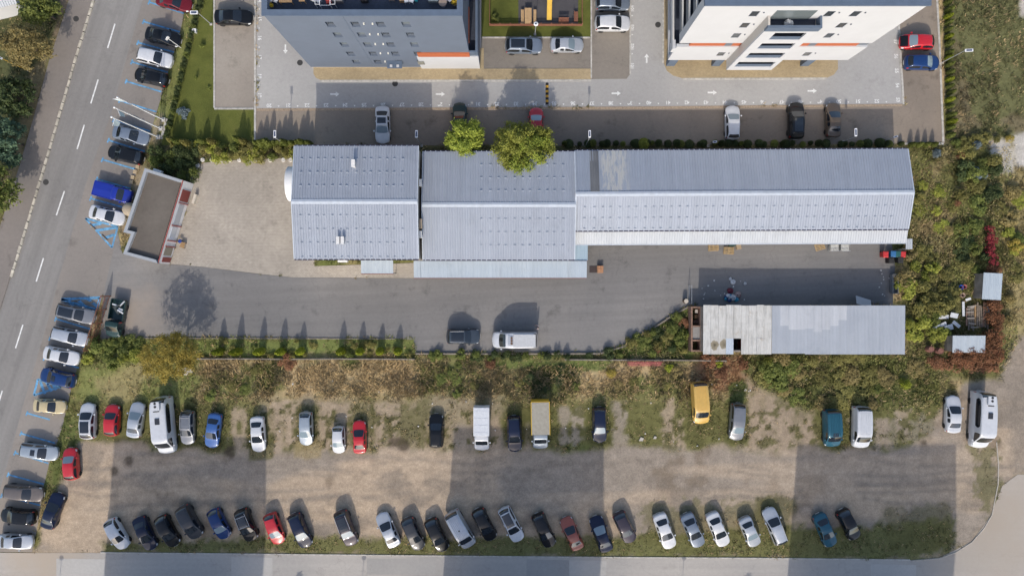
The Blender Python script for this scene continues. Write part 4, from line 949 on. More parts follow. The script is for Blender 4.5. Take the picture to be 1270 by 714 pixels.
# ================================================================== huts and wreckage at the east edge
def hut(label, px0, py0, px1, py1, z, rot, mat, axis_x=True):
    a = W(px0, py1, z); c = W(px1, py0, z); ctr = Vector(((a[0]+c[0])/2, (a[1]+c[1])/2, 0)); w, d = c[0]-a[0], c[1]-a[1]
    o = thing('hut', label, 'hut', ctr, rot); 
    for q in ((-w/2+.1,-d/2+.1,w/2-.1,-d/2+.2),(-w/2+.1,d/2-.2,w/2-.1,d/2-.1),(-w/2+.1,-d/2+.201,-w/2+.2,d/2-.201),(w/2-.2,-d/2+.201,w/2-.1,d/2-.201)): MB().box(q[0],q[1],0,q[2],q[3],z-.12).build('wall', shedwall, o)
    k = max(3, int(w/.85))
    for i in range(k): ribbed(-w/2+i*w/k+.004, d/2, z+.04+.006*(i % 2), -w/2+(i+1)*w/k-.004, -d/2, z-.04+.006*(i % 2), .17, .03, .5).build('roof_sheet', mat, o)
hut('small hut with pale grey ribbed roof above the red creeper', 1219, 338.5, 1242.5, 371.5, 1.9, -.05, roofmat('pale hut sheet', (.42,.48,.53), (.47,.53,.57)))
hut('hut with grey roof half overgrown by red creeper', 1181.5, 416, 1222, 437, 1.9, .0, roofmat('pale hut sheet two', (.44,.49,.53), (.49,.54,.57)))
oldwood = plain('grey old timber', (.20,.165,.13), .9, var=.3, scale=3.); sheetm = plain('torn pale sheet', (.60,.62,.64), .5, var=.12)
pile = thing('timber_pile', 'collapsed deck of grey brown planks between the two huts', 'wreckage', (*W(1213,392), 0)); po = Vector((*W(1213,392), 0))
for i in range(11):
    x = W(1200+i*2.6, 392, .5)[0]-po.x; ln = random.uniform(2.2,3.2)
    MB().cbox((x, random.uniform(-.3,.3), .35+.02*(i % 3)), (.20, ln, .05), random.uniform(-.07,.07), random.uniform(-.05,.05)).build('plank', [oldwood, wood, brick][0 if i % 4 else (1 if i % 8 else 2)] if i not in (3,7) else oldwood, pile)
for j, y in enumerate((-1.0, 0., 1.0)): MB().cbox((0, y, .26), (2.9,.09,.09), random.uniform(-.04,.04)).build('joist', oldwood, pile)
for i in range(7): MB().cbox((random.uniform(-1.4,-.6), random.uniform(-1.4,1.3), .45+.03*i), (.9,.09,.04), random.uniform(-.3,.3)).build('slat', plain('pale slat', (.40,.36,.31), .9), pile)
for i, (px, py, w, d, r, t, lab) in enumerate(((1168,393,1.9,.45,.05,.2,'long bent white sheet, uppermost of the scrap heap'),(1166,404,1.8,.42,.42,.15,'white sheet slanting at the lower left of the scrap heap'),(1177,406,1.1,.7,.3,.3,'broad crumpled white sheet at the bottom of the scrap heap'),(1186,402,1.1,.4,-.65,.25,'short white sheet slanting down in the scrap heap'),(1183,391,1.0,.6,-.2,.35,'grey white sheet against the timber deck'),(1196,383,.3,1.8,.05,.1,'narrow upright white strip left of the timber deck'),(1227,383,.25,1.6,.06,.1,'narrow white strip right of the timber deck'),(1202,371,.7,.3,.3,.2,'short white board above the timber deck'))):
    x, y = W(px, py, .5); mb = ribbed(-w/2, d/2, 0, w/2, -d/2, .0, .18, .03, .5); o = mb.build('scrap_sheet', sheetm); tag(o, lab, 'metal sheet'); o.location = (x, y, .42+.04*i if i < 5 else .35); o.rotation_euler = (t*.4, t*.3, r)
for px, py, c, lab in ((1189,356,(.03,.10,.45),'bright blue tub in the scrap by the eastern bushes'),(1193,355.5,(.35,.12,.12),'dull red tub next to the blue one'),(1191,366,(.42,.30,.24),'pinkish broken box above the timber deck')):
    x, y = W(px, py); o = thing('tub', lab, 'tub', (x, y, .05)); MB().lathe([(.2,0),(.27,.45),(.29,.45),(.29,.48),(.24,.48),(.22,.44),(.18,.06)], 12).build('shell', plain('tub '+lab[:6], c, .5), o)
for px, py in ((1154.5,433),(1166.5,435)):
    x, y = W(px, py, .8); o = thing('rusty_drum', 'left rusty drum in the shade by the hut' if px < 1160 else 'right rusty drum in the shade by the hut', 'drum', (x, y, .02)); MB().lathe([(.36,0),(.37,.02),(.37,.30),(.39,.32),(.37,.34),(.37,.6),(.39,.62),(.37,.64),(.37,.88),(.35,.90),(.33,.87)], 16).build('shell', plain('rust', (.22,.10,.075), .85, var=.3), o)
# ================================================================== neighbours south of the street (they shade the lot)
for i, (xa, xb, yn, ht, lab) in enumerate(((-51.4,-32.6,-46.4,20.0,'tall block south of the street, western one'),(-9.25,9.3,-45.2,20.0,'tall block south of the street, middle one'),(33.3,53.0,-47.3,20.0,'tall block south of the street, eastern one'))):
    o = thing('apartment_building', lab, 'building', ((xa+xb)/2, yn-6, 0)); w = (xb-xa)/2
    MB().box(-w,-6,0,w,6,ht).build('wall', wallwhite if i != 1 else wallgrey, o); MB().box(-w+.2,-5.8,ht,w-.2,5.8,ht+.15).build('roof', mem, o)
    for z in range(6):
        for k in range(5):
            x = -w+2+k*(2*w-4)/4; f = MB().box(x-.6, 6.002, 1.0+z*3.0, x+.6, 6.06, 2.3+z*3.0).build('window', glass, o)
# house corner at the north-west edge
o = thing('house', 'corner of a white house with grey roof at the top left', 'house', (*W(-20,-20,3), 0), .25)
MB().box(-3,-3,0,3,3,3.0).build('wall', wallwhite, o); ribbed(-3.3,0,4.3,3.3,-3.3,3.0,.3).build('roof', roofS, o); ribbed(-3.3,.02,4.3,3.3,3.3,3.0,.3).build('roof', roofS, o)
# ================================================================== vehicles
def paint_mat(name, c, metal=.15):
    m, nt, b = nodes('paint '+name)
    k = ramp(nt, noise(nt, pos(nt), 2.5, 4, .6), [(.3, .92), (.7, 1.05)])
    nt.links.new(mixc(nt, c, k, 1., 'MULTIPLY'), b.inputs['Base Color'])
    b.inputs['Metallic'].default_value = metal; b.inputs['Roughness'].default_value = .34
    b.inputs['Coat Weight'].default_value = .8 if max(c) > .2 else .6; b.inputs['Coat Roughness'].default_value = .06; b.inputs['Specular IOR Level'].default_value = .5 if max(c) > .2 else .12
    return m
PAINT = {k: paint_mat(k, c, mt) for k, c, mt in (
    ('white',(.56,.575,.60),0),('silver',(.46,.49,.53),.35),('grey',(.20,.21,.23),.3),('darkgrey',(.045,.048,.055),.15),('black',(.008,.009,.011),.0),
    ('navy',(.008,.014,.038),.0),('blue',(.035,.11,.33),.1),('royal',(.008,.025,.30),.05),('red',(.48,.012,.02),0),('darkred',(.14,.012,.02),.1),
    ('beige',(.52,.43,.25),.1),('brown',(.13,.10,.075),.3),('teal',(.022,.095,.14),.1),('rustred',(.30,.075,.045),.1),('yellow',(.58,.37,.09),0),
    ('bluegrey',(.05,.065,.085),.15),('icegrey',(.33,.38,.43),.3),('darkgreen',(.02,.045,.045),.1),('taupe',(.16,.14,.13),.3),('plum',(.045,.038,.052),.15),('midblue',(.012,.04,.14),.05),('slate',(.19,.23,.29),.3))}
cglass = plain('car glass', (.012,.016,.022), .05, 0, 1.0, 0); sunny = plain('car glass over pale dash', (.20,.26,.30), .08, 0, 1.0, 0)
tyre = plain('tyre rubber', (.018,.018,.019), .85, var=.1); rimm = plain('alloy rim', (.42,.43,.45), .35, .8, var=0)
lampw = plain('headlamp lens', (.62,.66,.70), .1, 0, 1., 0); lampr = plain('tail lamp lens', (.34,.012,.014), .15, 0, 1., 0)
trim = plain('black plastic trim', (.02,.02,.022), .6, var=.1); chrome = plain('pale roof rail', (.42,.43,.45), .55, 0, var=0)
# stations from front to rear: (x, half width, belt z, top z, roof half width or None)
def prof(kind):
    if kind == 'sedan':
        return 4.5, [(2.25,.60,.52,.56,0),(2.17,.76,.60,.66,0),(1.90,.855,.68,.75,0),(1.35,.885,.78,.86,0),(1.08,.885,.84,.92,0),(.12,.885,.90,1.40,.60),(-.28,.885,.91,1.44,.62),(-.36,.885,.91,1.44,.62),(-.95,.88,.92,1.40,.555),(-1.58,.87,.93,1.02,0),(-1.98,.855,.91,1.0,0),(-2.19,.79,.82,.93,0),(-2.25,.64,.60,.64,0)], 4, 5, 8, 9, 1.42
    if kind == 'hatch':
        return 4.0, [(2.0,.58,.52,.57,0),(1.93,.74,.60,.67,0),(1.68,.835,.69,.78,0),(1.25,.86,.80,.90,0),(1.06,.86,.86,.945,0),(.22,.86,.92,1.44,.60),(-.25,.86,.93,1.49,.62),(-.33,.86,.93,1.49,.62),(-1.40,.855,.95,1.45,.55),(-1.80,.83,.96,1.04,0),(-1.93,.78,.80,.86,0),(-2.0,.64,.55,.58,0)], 4, 5, 8, 9, 1.28
    if kind == 'estate':
        return 4.6, [(2.30,.60,.52,.56,0),(2.22,.77,.60,.66,0),(1.95,.86,.68,.76,0),(1.40,.89,.79,.87,0),(1.12,.89,.85,.93,0),(.20,.89,.91,1.42,.62),(-.28,.89,.92,1.47,.64),(-.36,.89,.92,1.47,.64),(-1.85,.88,.93,1.43,.56),(-2.15,.86,.94,1.02,0),(-2.24,.80,.78,.84,0),(-2.30,.66,.55,.58,0)], 4, 5, 8, 9, 1.42
    if kind == 'suv':
        return 4.4, [(2.2,.66,.62,.68,0),(2.14,.80,.72,.80,0),(1.88,.895,.83,.93,0),(1.35,.92,.94,1.04,0),(1.08,.92,.985,1.075,0),(.28,.92,1.04,1.60,.66),(-.25,.92,1.05,1.66,.69),(-.33,.92,1.05,1.66,.69),(-1.68,.91,1.07,1.62,.61),(-2.02,.89,1.06,1.14,0),(-2.13,.84,.86,.94,0),(-2.2,.70,.62,.66,0)], 4, 5, 8, 9, 1.36
    if kind == 'mpv':
        return 4.5, [(2.25,.62,.60,.66,0),(2.18,.78,.72,.80,0),(1.95,.87,.82,.94,0),(1.62,.90,.92,1.04,0),(1.38,.90,.98,1.10,0),(.55,.90,1.03,1.62,.66),(-.15,.90,1.04,1.70,.70),(-.23,.90,1.04,1.70,.70),(-1.85,.895,1.05,1.66,.67),(-2.13,.88,1.05,1.14,0),(-2.21,.82,.84,.92,0),(-2.25,.70,.58,.62,0)], 4, 5, 8, 9, 1.38
    if kind == 'van':
        return 5.1, [(2.55,.70,.66,.74,0),(2.48,.86,.82,.92,0),(2.25,.94,.96,1.10,0),(1.98,.96,1.08,1.22,0),(1.80,.96,1.13,1.28,0),(1.00,.96,1.18,1.92,.80),(.35,.96,1.18,1.99,.85),(.25,.96,1.18,1.99,.85),(-2.30,.96,1.18,1.97,.84),(-2.47,.95,1.16,1.30,0),(-2.52,.90,.90,1.0,0),(-2.55,.80,.55,.6,0)], 4, 5, 8, 9, 1.55
    if kind == 'minibus':
        return 7.1, [(3.55,.72,.74,.84,0),(3.47,.92,.92,1.05,0),(3.22,1.0,1.08,1.24,0),(2.95,1.02,1.20,1.36,0),(2.78,1.02,1.26,1.42,0),(1.95,1.03,1.40,2.62,.86),(1.45,1.03,1.40,2.72,.93),(1.33,1.03,1.40,2.72,.93),(-3.30,1.03,1.40,2.68,.91),(-3.44,1.02,1.36,1.55,0),(-3.50,.98,1.0,1.1,0),(-3.55,.88,.5,.55,0)], 4, 5, 8, 9, 2.15
    if kind == 'cab':      # front of a lorry or pickup, rear wall upright
        return 2.2, [(1.10,.70,.70,.78,0),(1.03,.86,.84,.94,0),(.80,.94,.98,1.10,0),(.52,.95,1.08,1.20,0),(.36,.95,1.12,1.26,0),(-.30,.95,1.16,1.90,.78),(-.42,.95,1.16,1.94,.80),(-.48,.95,1.16,1.94,.80),(-.98,.95,1.16,1.92,.79),(-1.08,.94,1.14,1.24,0),(-1.10,.9,.6,.66,0)], 4, 5, 8, 9, .55
CARMESH = {}
def car_meshes(kind):
    if kind in CARMESH: return CARMESH[kind]
    L, st, wi, wj, ri, rj, wb = prof(kind); ring = 15; V = []; F = []; M = []
    sill = .24 if kind not in ('suv','van','minibus','cab') else .34
    for (x, w, zb, zt, wr) in st:
        if wr: h = [(w*.95,sill),(w,.50),(w,zb-.12),(w*.955,zb),(wr+.05,zt-.10),(wr-.005,zt-.035),(wr*.5,zt),(0,zt+.012)]
        else:
            zl = sill if zb > .58 else sill+.05
            h = [(w*.95,zl),(w,min(.50,zb-.1)),(w,max(zb-.12,.42)),(w*.955,zb),(w*.89,zt-.012),(w*.83,zt),(w*.45,zt+.012),(0,zt+.02)]
        cv = (.34 if kind in ('sedan','hatch','estate') else .28 if kind in ('suv','mpv') else .20)*(x/(L/2))*abs(x/(L/2))*(1.0 if x > 0 else .62)
        xs = lambda y: x-cv*(y/max(s_[1] for s_ in st))**2
        full = [(xs(y), y, z) for y, z in h]+[(xs(y), -y, z) for y, z in h[::-1][1:]]
        V += full
    part = ['body','windscreen','rear_window','side_window','headlight','taillight']
    ns = len(st)
    reg = {}
    for i in range(ns-1):
        for s in range(ring-1):
            q = min(s, 13-s); side = 'L' if s < 7 else 'R'; g = ('body',)
            if i == wi and q in (5,6): g = ('windscreen',)
            elif i == ri and q in (5,6): g = ('rear_window',)
            elif q == 3 and wi <= i <= wi+1: g = ('side_window', side, 0)
            elif q == 3 and i in range(wi+3, ri) : g = ('side_window', side, 1)
            elif kind in ('hatch','estate','suv','mpv','sedan') and q == 3 and i == ri and kind != 'sedan': g = ('side_window', side, 1)
            elif i == 1 and q in (2,3): g = ('headlight', side)
            elif i == ns-3 and q in (2,) : g = ('taillight', side)
            elif i == ns-3 and q == 3 and kind not in ('sedan',): g = ('taillight', side)
            if kind == 'van' and g[0] == 'side_window' and g[2] == 1: g = ('body',)
            reg.setdefault(g, len(reg))
            F.append((i*ring+s, (i+1)*ring+s, (i+1)*ring+s+1, i*ring+s+1)); M.append(reg[g])
    F.append(tuple(range(ring))); M.append(reg[('body',)]); F.append(tuple(range((ns-1)*ring, ns*ring))[::-1]); M.append(reg[('body',)])
    me = bpy.data.meshes.new('shell'); me.from_pydata(V, [], F); me.update()
    for k in range(len(reg)): me.materials.append(bpy.data.materials.new('slot'))
    me.polygons.foreach_set('material_index', M); 
    bm = bmesh.new(); bm.from_mesh(me); bmesh.ops.recalc_face_normals(bm, faces=bm.faces)
    cl = bm.edges.layers.float.new('crease_edge')
    for e in bm.edges:
        if len(e.link_faces) == 2 and e.link_faces[0].material_index != e.link_faces[1].material_index: e[cl] = .35
    bm.to_mesh(me); bm.free()
    t = bpy.data.objects.new('tmp', me); COL.objects.link(t); sub = t.modifiers.new('s', 'SUBSURF'); sub.levels = 2; sub.render_levels = 2
    dg = bpy.context.evaluated_depsgraph_get(); ev = bpy.data.meshes.new_from_object(t.evaluated_get(dg)); bpy.data.objects.remove(t)
    co = np.empty(len(ev.vertices)*3, np.float32); ev.vertices.foreach_get('co', co); co = co.reshape(-1, 3)
    mi = np.empty(len(ev.polygons), np.int32); ev.polygons.foreach_get('material_index', mi)
    li = np.empty(len(ev.loops), np.int32); ev.loops.foreach_get('vertex_index', li); li = li.reshape(-1, 4)
    out = []
    for g, k in reg.items():
        f = li[mi == k]; used, inv = np.unique(f, return_inverse=True); inv = inv.reshape(f.shape)
        mm = bpy.data.meshes.new(g[0]); mm.from_pydata(co[used].tolist(), [], inv.tolist()); mm.update(); mm.shade_smooth()
        out.append((g[0], mm))
    w = max(s[1] for s in st); r = .31 if kind in ('hatch','sedan','estate') else .35 if kind != 'minibus' else .38
    tm = MB().lathe([(r*.62,-.10),(r*.95,-.10),(r,-.07),(r,.07),(r*.95,.10),(r*.62,.10)], 20).mesh('wheel', True); rm = MB().lathe([(r*.61,-.085),(r*.61,.085),(r*.45,.095),(r*.12,.06)], 16).mesh('rim', True)
    mir = MB().add([(.12,0,-.07),(.12,.17,-.05),(-.05,.20,-.06),(-.08,.02,-.07),(.10,0,.08),(.08,.16,.07),(-.06,.19,.08),(-.08,.02,.08)], [(0,3,2,1),(4,5,6,7),(0,1,5,4),(1,2,6,5),(2,3,7,6),(3,0,4,7)]).mesh('mirror')
    pl = MB().cbox((0,0,0), (.02,.52,.11)).mesh('number_plate')
    CARMESH[kind] = dict(parts=out, wheel=tm, rim=rm, mirror=mir, plate=pl, wb=wb, w=w, r=r, L=L, H=max(s[3] for s in st), cowl=st[wi][0], belt=st[wi][2], st=st, ri=ri, wj=wj)
    return CARMESH[kind]
plate_m = plain('number plate', (.62,.62,.60), .5, var=0)
def add_shell(o, kind, paintm, gl=None, dx=0., wheels=True, roofm=None):
    D = car_meshes(kind)
    for nm, me in D['parts']:
        mt = dict(body=paintm, windscreen=gl or cglass, rear_window=cglass, side_window=cglass, headlight=lampw, taillight=lampr)[nm]
        p = obj(nm, me, mt, o); p.location = (dx,0,0)
    for s in (-1,1):
        p = obj('mirror', D['mirror'], paintm, o); p.location = (dx+D['cowl']-.32, s*(D['w']-.03), D['belt']+.10); p.scale = (1,s,1)
    if wheels:
        for x in (D['wb'], -D['wb']):
            for s in (-1,1): add_wheel(o, D, dx+x, s*(D['w']-.115))
    for x in ((D['L']/2+.0), -D['L']/2):
        if kind == 'cab' and x < 0: continue
        p = obj('number_plate', D['plate'], plate_m, o); p.location = (dx+x*1.0-(.03 if x > 0 else -.03), 0, .45)
    return D
def add_wheel(o, D, x, y, k=1.):
    p = obj('wheel', D['wheel'], tyre, o); p.location = (x, y, D['r']*k+.0); p.rotation_euler = (math.pi/2,0,0); p.scale = (k,k,k)
    q = obj('rim', D['rim'], rimm, p)
def roofpanel(o, D, x0, x1, hw, mat, name, dz=.03, th=.02):
    """panel lying on the roof between two stations, following the crown"""
    st = [s for s in D['st'] if s[4]]; xs = [s[0] for s in st][::-1]; zs = [s[3] for s in st][::-1]
    n = 5; mb = MB(); vs = []
    for i in range(n+1):
        x = x0+(x1-x0)*i/n; z = float(np.interp(x, xs, zs))
        vs += [(x,-hw,z-.022+dz),(x,-hw*.5,z+dz-.004),(x,0,z+dz),(x,hw*.5,z+dz-.004),(x,hw,z-.022+dz)]
    mb.add(vs, [(i*5+j,(i+1)*5+j,(i+1)*5+j+1,i*5+j+1)[::-1] for i in range(n) for j in range(4)]); return mb.build(name, mat, o)
def rails(o, D, mat=chrome, cross=False):
    st = [s for s in D['st'] if s[4]]; a, b = st[0], st[-1]
    for s in (-1,1): MB().tube((a[0]-.1, s*(a[4]+.02), a[3]+.03),(b[0]+.1, s*(b[4]+.04), b[3]+.03), .028).build('roof_rail', mat, o)
    if cross:
        for x in (a[0]-.25, b[0]+.4): MB().tube((x,-a[4],a[3]+.06),(x,a[4],a[3]+.06),.028).build('cross_bar', mat, o)
def vehicle(px, py, head, kind, L, Wd, paintk, label, opts='', gl=None, cat='car', name=None, group=None, z=.7):
    x, y = W(px, py, z); name = name or dict(sedan='sedan_car', hatch='hatchback_car', estate='estate_car', suv='suv_car', mpv='minivan', van='panel_van', minibus='minibus')[kind]
    o = thing(name, label, cat, (x, y, .022), -math.radians(head), group)
    D = add_shell(o, kind, PAINT[paintk], sunny if 'd' in opts else None)
    o.scale = (L/D['L'], Wd/(2*D['w']), 1.0)
    st = D['st']; rf, rr = st[D['wj']][0], st[D['ri']][0]
    if 'p' in opts: roofpanel(o, D, rf-.15, rr+.25, .50, cglass, 'glass_roof')
    if 's' in opts: roofpanel(o, D, rf-.25, rf-.75, .36, cglass, 'sunroof')
    if 'k' in opts: roofpanel(o, D, rf-.02, rr+.02, st[D['wj']+1][4]-.015, PAINT['black'], 'roof_panel', .03)
    if 'r' in opts: rails(o, D)
    if 'x' in opts: rails(o, D, chrome, True)
    if 'h' in opts:       # black bonnet panel
        D2 = dict(st=[(a,b,c,d,1) for a,b,c,d,e in st[1:5]]); roofpanel(o, D2, st[1][0]-.05, st[4][0]+.05, .62, PAINT['black'], 'bonnet_panel', .035)
    if 'b' in opts:       # minibus roof unit with two fans and a hatch
        u = MB().cbox((-2.6,0,2.82), (1.05,.95,.20)).build('roof_unit', PAINT['white'], o)
        for s in (-.22,.22): MB().lathe([(.15,2.921),(.15,2.94),(.05,2.945)], 14, (-2.75+(s+.22)*.0-s*.9+.0, 0)).build('fan', trim, u)
        MB().cbox((-.75,0,2.755), (.72,.52,.07)).build('roof_hatch', PAINT['darkgrey'], o)
        MB().cbox((-1.95,0,2.75), (.10,.7,.05)).build('vent_strip', trim, o)
    if 'g' in opts:       # raised roof ribs on a van
        for s in (-.5,-.3,-.1,.1,.3,.5): MB().cbox(((rf+rr)/2, s, D['H']+.015), (rf-rr-.5,.05,.03)).build('roof_rib', PAINT[paintk], o)
    if 'v' in opts: roofpanel(o, D, rf-.05, rf-.55, .34, cglass, 'sunroof', .03)
    if 'a' in opts: MB().lathe([(.10,D['H']+.0),(.09,D['H']+.08),(.02,D['H']+.09)], 10, (-.2,0)).build('roof_vent', trim, o)
    if 'l' in opts: MB().tube((rr+.3,0,D['H']-.03),(rr+.12,0,D['H']+.14),.012).build('aerial', trim, o)
    return o
R0, R1 = 'cars parked in the roadside bays', 'cars parked nose first on the worn grass'
R2, R3 = 'cars parked aslant along the lower street', 'cars parked in the residents courtyard'
CARS = [
 (216,2.5,13,'sedan',4.5,1.8,'darkred','dark red car cut by the top edge in the roadside bays','',None,R0),
 (202.5,46,13,'sedan',4.5,1.8,'black','black saloon beside the blue lines, first below the dark red car','l',None,R0),
 (192.4,72,13,'suv',4.5,1.84,'white','white high car in the roadside bays between two black cars','',None,R0),
 (187.8,95.8,193,'hatch',4.4,1.8,'black','black car next to an empty bay north of the flagpoles','',None,R0),
 (162.6,167.7,14,'sedan',4.6,1.82,'slate','grey blue saloon at the foot of the three flagpoles','l',None,R0),
 (155.8,192.2,193,'hatch',4.6,1.8,'black','black car with grey roof just below the flagpole bay','k',None,R0),
 (133,267,15,'sedan',4.5,1.8,'white','white saloon beside the blue hatched corner and beige tank','',None,R0),
 (94,389,13,'estate',5.0,1.88,'grey','grey estate with black glass roof beside the rusty fence','p',None,R0),
 (86.5,417,13,'estate',4.7,1.8,'silver','silver saloon second below the hatched corner','',None,R0),
 (76.4,441,13,'sedan',4.5,1.8,'white','white saloon in the lower roadside bays above the dark blue car','',None,R0),
 (72,468,194,'suv',4.4,1.82,'midblue','dark blue car with blue roof next to striped blue hatching','v',None,R0),
 (61.8,503.4,5,'sedan',4.0,1.72,'beige','beige old saloon in the roadside bays','',None,R0),
 (48.5,560,8,'estate',4.8,1.82,'icegrey','ice grey car with sunroof in the lower roadside bays','s',None,R0),
 (29,611,6,'estate',5.0,1.84,'taupe','brown grey car, third from the bottom of the roadside bays','',None,R0),
 (22.5,640,186,'hatch',4.5,1.8,'black','black car between brown grey and silver ones, bottom left','k',None,R0),
 (19,671,3,'sedan',4.4,1.8,'silver','silver car at the bottom left corner of the photo','',None,R0),
 (88,575,-94,'hatch',4.1,1.74,'red','red hatchback alone on the dirt beside the roadside bays','d',None,None),
 (65.5,633,-71,'sedan',4.7,1.82,'navy','navy saloon standing askew on the dirt beside the bays','',None,None),
 (109,522,-90,'hatch',4.6,1.86,'white','white car with black glass roof, leftmost in the grass row','p',None,R1),
 (139,521,-88,'hatch',4.0,1.76,'red','bright red hatchback second from left in the grass row','',None,R1),
 (168.5,520.5,-82,'sedan',4.5,1.8,'silver','pale silver saloon next to the left white minibus','d',None,R1),
 (232.5,530,90,'estate',4.3,1.7,'grey','grey estate with roof rails right of the left minibus','x',None,R1),
 (264.5,533.5,98,'sedan',4.4,1.74,'blue','blue saloon on the dark grass patch','',None,R1),
 (320,538,87,'sedan',4.5,1.76,'white','white saloon surrounded by weeds, right of the blue saloon','',None,R1),
 (379.5,531,89,'hatch',4.3,1.7,'icegrey','pale grey green hatchback alone among tracks in the grass','d',None,R1),
 (420,545,89,'hatch',3.45,1.6,'white','tiny white car next to the red saloon in the grass row','d',None,R1),
 (446,541.5,-92,'sedan',4.15,1.66,'red','red saloon beside the tiny white car','',None,R1),
 (541,534,-90,'estate',4.3,1.78,'black','black car standing alone on bare dirt in the grass row','',None,R1),
 (638,537.5,88,'estate',4.6,1.8,'navy','navy estate between white box van and yellow framed lorry','',None,R1),
 (743.5,526.5,89,'estate',4.5,1.76,'navy','dark blue estate right of the yellow framed lorry','d',None,R1),
 (914,522.5,94,'mpv',4.7,1.8,'grey','silver grey minivan right of the yellow van','d',None,R1),
 (1182,513.5,-89,'sedan',4.7,1.84,'white','white saloon left of the eastern minibus','',None,None),
 (145,661.5,60,'hatch',4.2,1.8,'white','white hatchback at the left end of the slanting row','',None,R2),
 (180,661,66,'sedan',4.5,1.78,'navy','navy saloon second from left in the slanting row','',None,R2),
 (207.6,658,62,'hatch',4.3,1.8,'black','black hatchback third from left in the slanting row','',None,R2),
 (235.5,646.5,62,'mpv',4.5,1.86,'darkgrey','tall dark grey car fourth from left, set further back','',None,R2),
 (271.8,649,64,'hatch',4.1,1.76,'midblue','dark blue hatchback between tall grey car and railed black car','d',None,R2),
 (306,650,68,'suv',4.3,1.8,'black','black car with white roof bars in the slanting row','px',None,R2),
 (340.3,655,70,'hatch',4.1,1.76,'red','red hatchback in the slanting row','d',None,R2),
 (372.4,657.3,67,'estate',4.6,1.82,'navy','dark navy estate right of the red hatchback','d',None,R2),
 (429.5,654,69,'suv',4.7,1.86,'plum','plum black car with large glass roof and pale rails','prd',None,R2),
 (481.3,656.5,-115,'sedan',4.6,1.84,'silver','silver saloon reversed in with its nose to the lot','',None,R2),
 (512.5,661.5,66,'hatch',4.4,1.8,'darkgrey','dark grey hatchback right of the reversed silver saloon','',None,R2),
 (541.8,663,65,'hatch',4.5,1.8,'black','black hatchback left of the long silver van','',None,R2),
 (601,650,63,'hatch',4.4,1.78,'black','black hatchback right of the long silver van','',None,R2),
 (634,650,63,'estate',4.7,1.8,'white','white estate with glass roof panels in the slanting row','pr',None,R2),
 (674.7,657,66,'estate',4.6,1.78,'black','black estate left of the rust red saloon','',None,R2),
 (709,661,-114,'sedan',4.4,1.76,'rustred','rust red saloon in the slanting row','',None,R2),
 (745.5,661.5,-110,'sedan',4.7,1.82,'navy','dark blue saloon right of the rust red one, nose uphill','d',None,R2),
 (775,653.5,65,'hatch',4.2,1.78,'plum','purple grey hatchback at the edge of the building shadow','',None,R2),
 (824.5,658,70,'sedan',4.7,1.84,'white','white saloon first right of the middle shadow','',None,R2),
 (859.3,657,66,'sedan',4.6,1.82,'slate','grey blue saloon between two white saloons','',None,R2),
 (890.5,656,67,'sedan',4.6,1.8,'white','white saloon right of the grey blue saloon','',None,R2),
 (930,659,66,'sedan',4.0,1.74,'silver','short silver saloon in the right part of the slanting row','d',None,R2),
 (961,652,-112,'estate',4.9,1.84,'silver','long silver estate with pale roof rails, nose uphill','r',None,R2),
 (1023.5,657,66,'sedan',4.5,1.78,'teal','dark teal saloon second from the right end','',None,R2),
 (1053,650,63,'hatch',4.2,1.78,'black','black car at the right end of the slanting row','',None,R2),
 (574.5,417,0,'suv',4.25,1.84,'bluegrey','dark grey blue off roader with dark roof in the yard','pr',None,None),
 (289.8,21.5,0,'sedan',4.8,1.86,'black','black car on the small paved court at top left','',None,None),
 (474.5,155,90,'sedan',4.7,1.86,'white','white car parked behind the tall hall','pd',None,R3),
 (570,150,-90,'sedan',4.7,1.8,'darkgreen','dark green car half hidden under the left green tree','',None,R3),
 (665,154,-90,'hatch',4.2,1.78,'red','red car half hidden under the right green tree','d',None,R3),
 (649.3,57.3,0,'suv',4.7,1.88,'slate','grey car with dark glass roof below the playground','p',None,R3),
 (703,56,0,'sedan',4.2,1.78,'silver','silver saloon below the playground','d',None,R3),
 (760,4,0,'estate',4.4,1.8,'slate','grey blue car cut by the top edge beside the playground','',None,R3),
 (759.5,29.5,0,'suv',4.5,1.86,'white','white car under the grey blue one beside the playground','',None,R3),
 (1137,52,181,'hatch',4.4,1.82,'red','red car with black bonnet at the courtyard east edge','hd',None,R3),
 (1143.5,77.5,1,'hatch',4.4,1.82,'midblue','dark blue car below the red one at the courtyard edge','d',None,R3),
 (908.5,152,-90,'estate',4.3,1.82,'white','white car facing the drive behind the long hall','d',None,R3),
 (987,150,-90,'suv',4.6,1.92,'black','black car between white and brown cars behind the long hall','p',None,R3),
 (1033.5,149,-90,'sedan',4.4,1.82,'brown','brown saloon rightmost behind the long hall','',None,R3),
]
for c in CARS: vehicle(*c[:8], opts=c[8], gl=c[9], group=c[10])
V_ = 'vans and minibuses on the worn grass'
vehicle(201.5,528,85,'minibus',7.1,2.1,'white','white minibus with roof fans at the left of the grass row','b',cat='minibus',group=V_,z=1.6)
vehicle(1220,521,93,'minibus',7.1,2.1,'white','white minibus with roof fans at the far right by the kerb','b',cat='minibus',group=V_,z=1.6)
vehicle(869,499.5,86,'van',5.3,2.0,'yellow','yellow panel van standing in the weeds','g',cat='van',group=V_,z=1.2)
vehicle(1033,531,88,'van',4.7,1.96,'teal','teal van with dark roof hatch, left of the white van','gv',cat='van',group=V_,z=1.2)
vehicle(1069.5,530,91,'van',5.2,2.04,'white','white panel van right of the teal van','g',cat='van',group=V_,z=1.2)
vehicle(571,657,60,'van',5.0,1.94,'silver','long silver van with ribbed roof in the slanting row','ga',cat='van',group=R2,z=1.2)
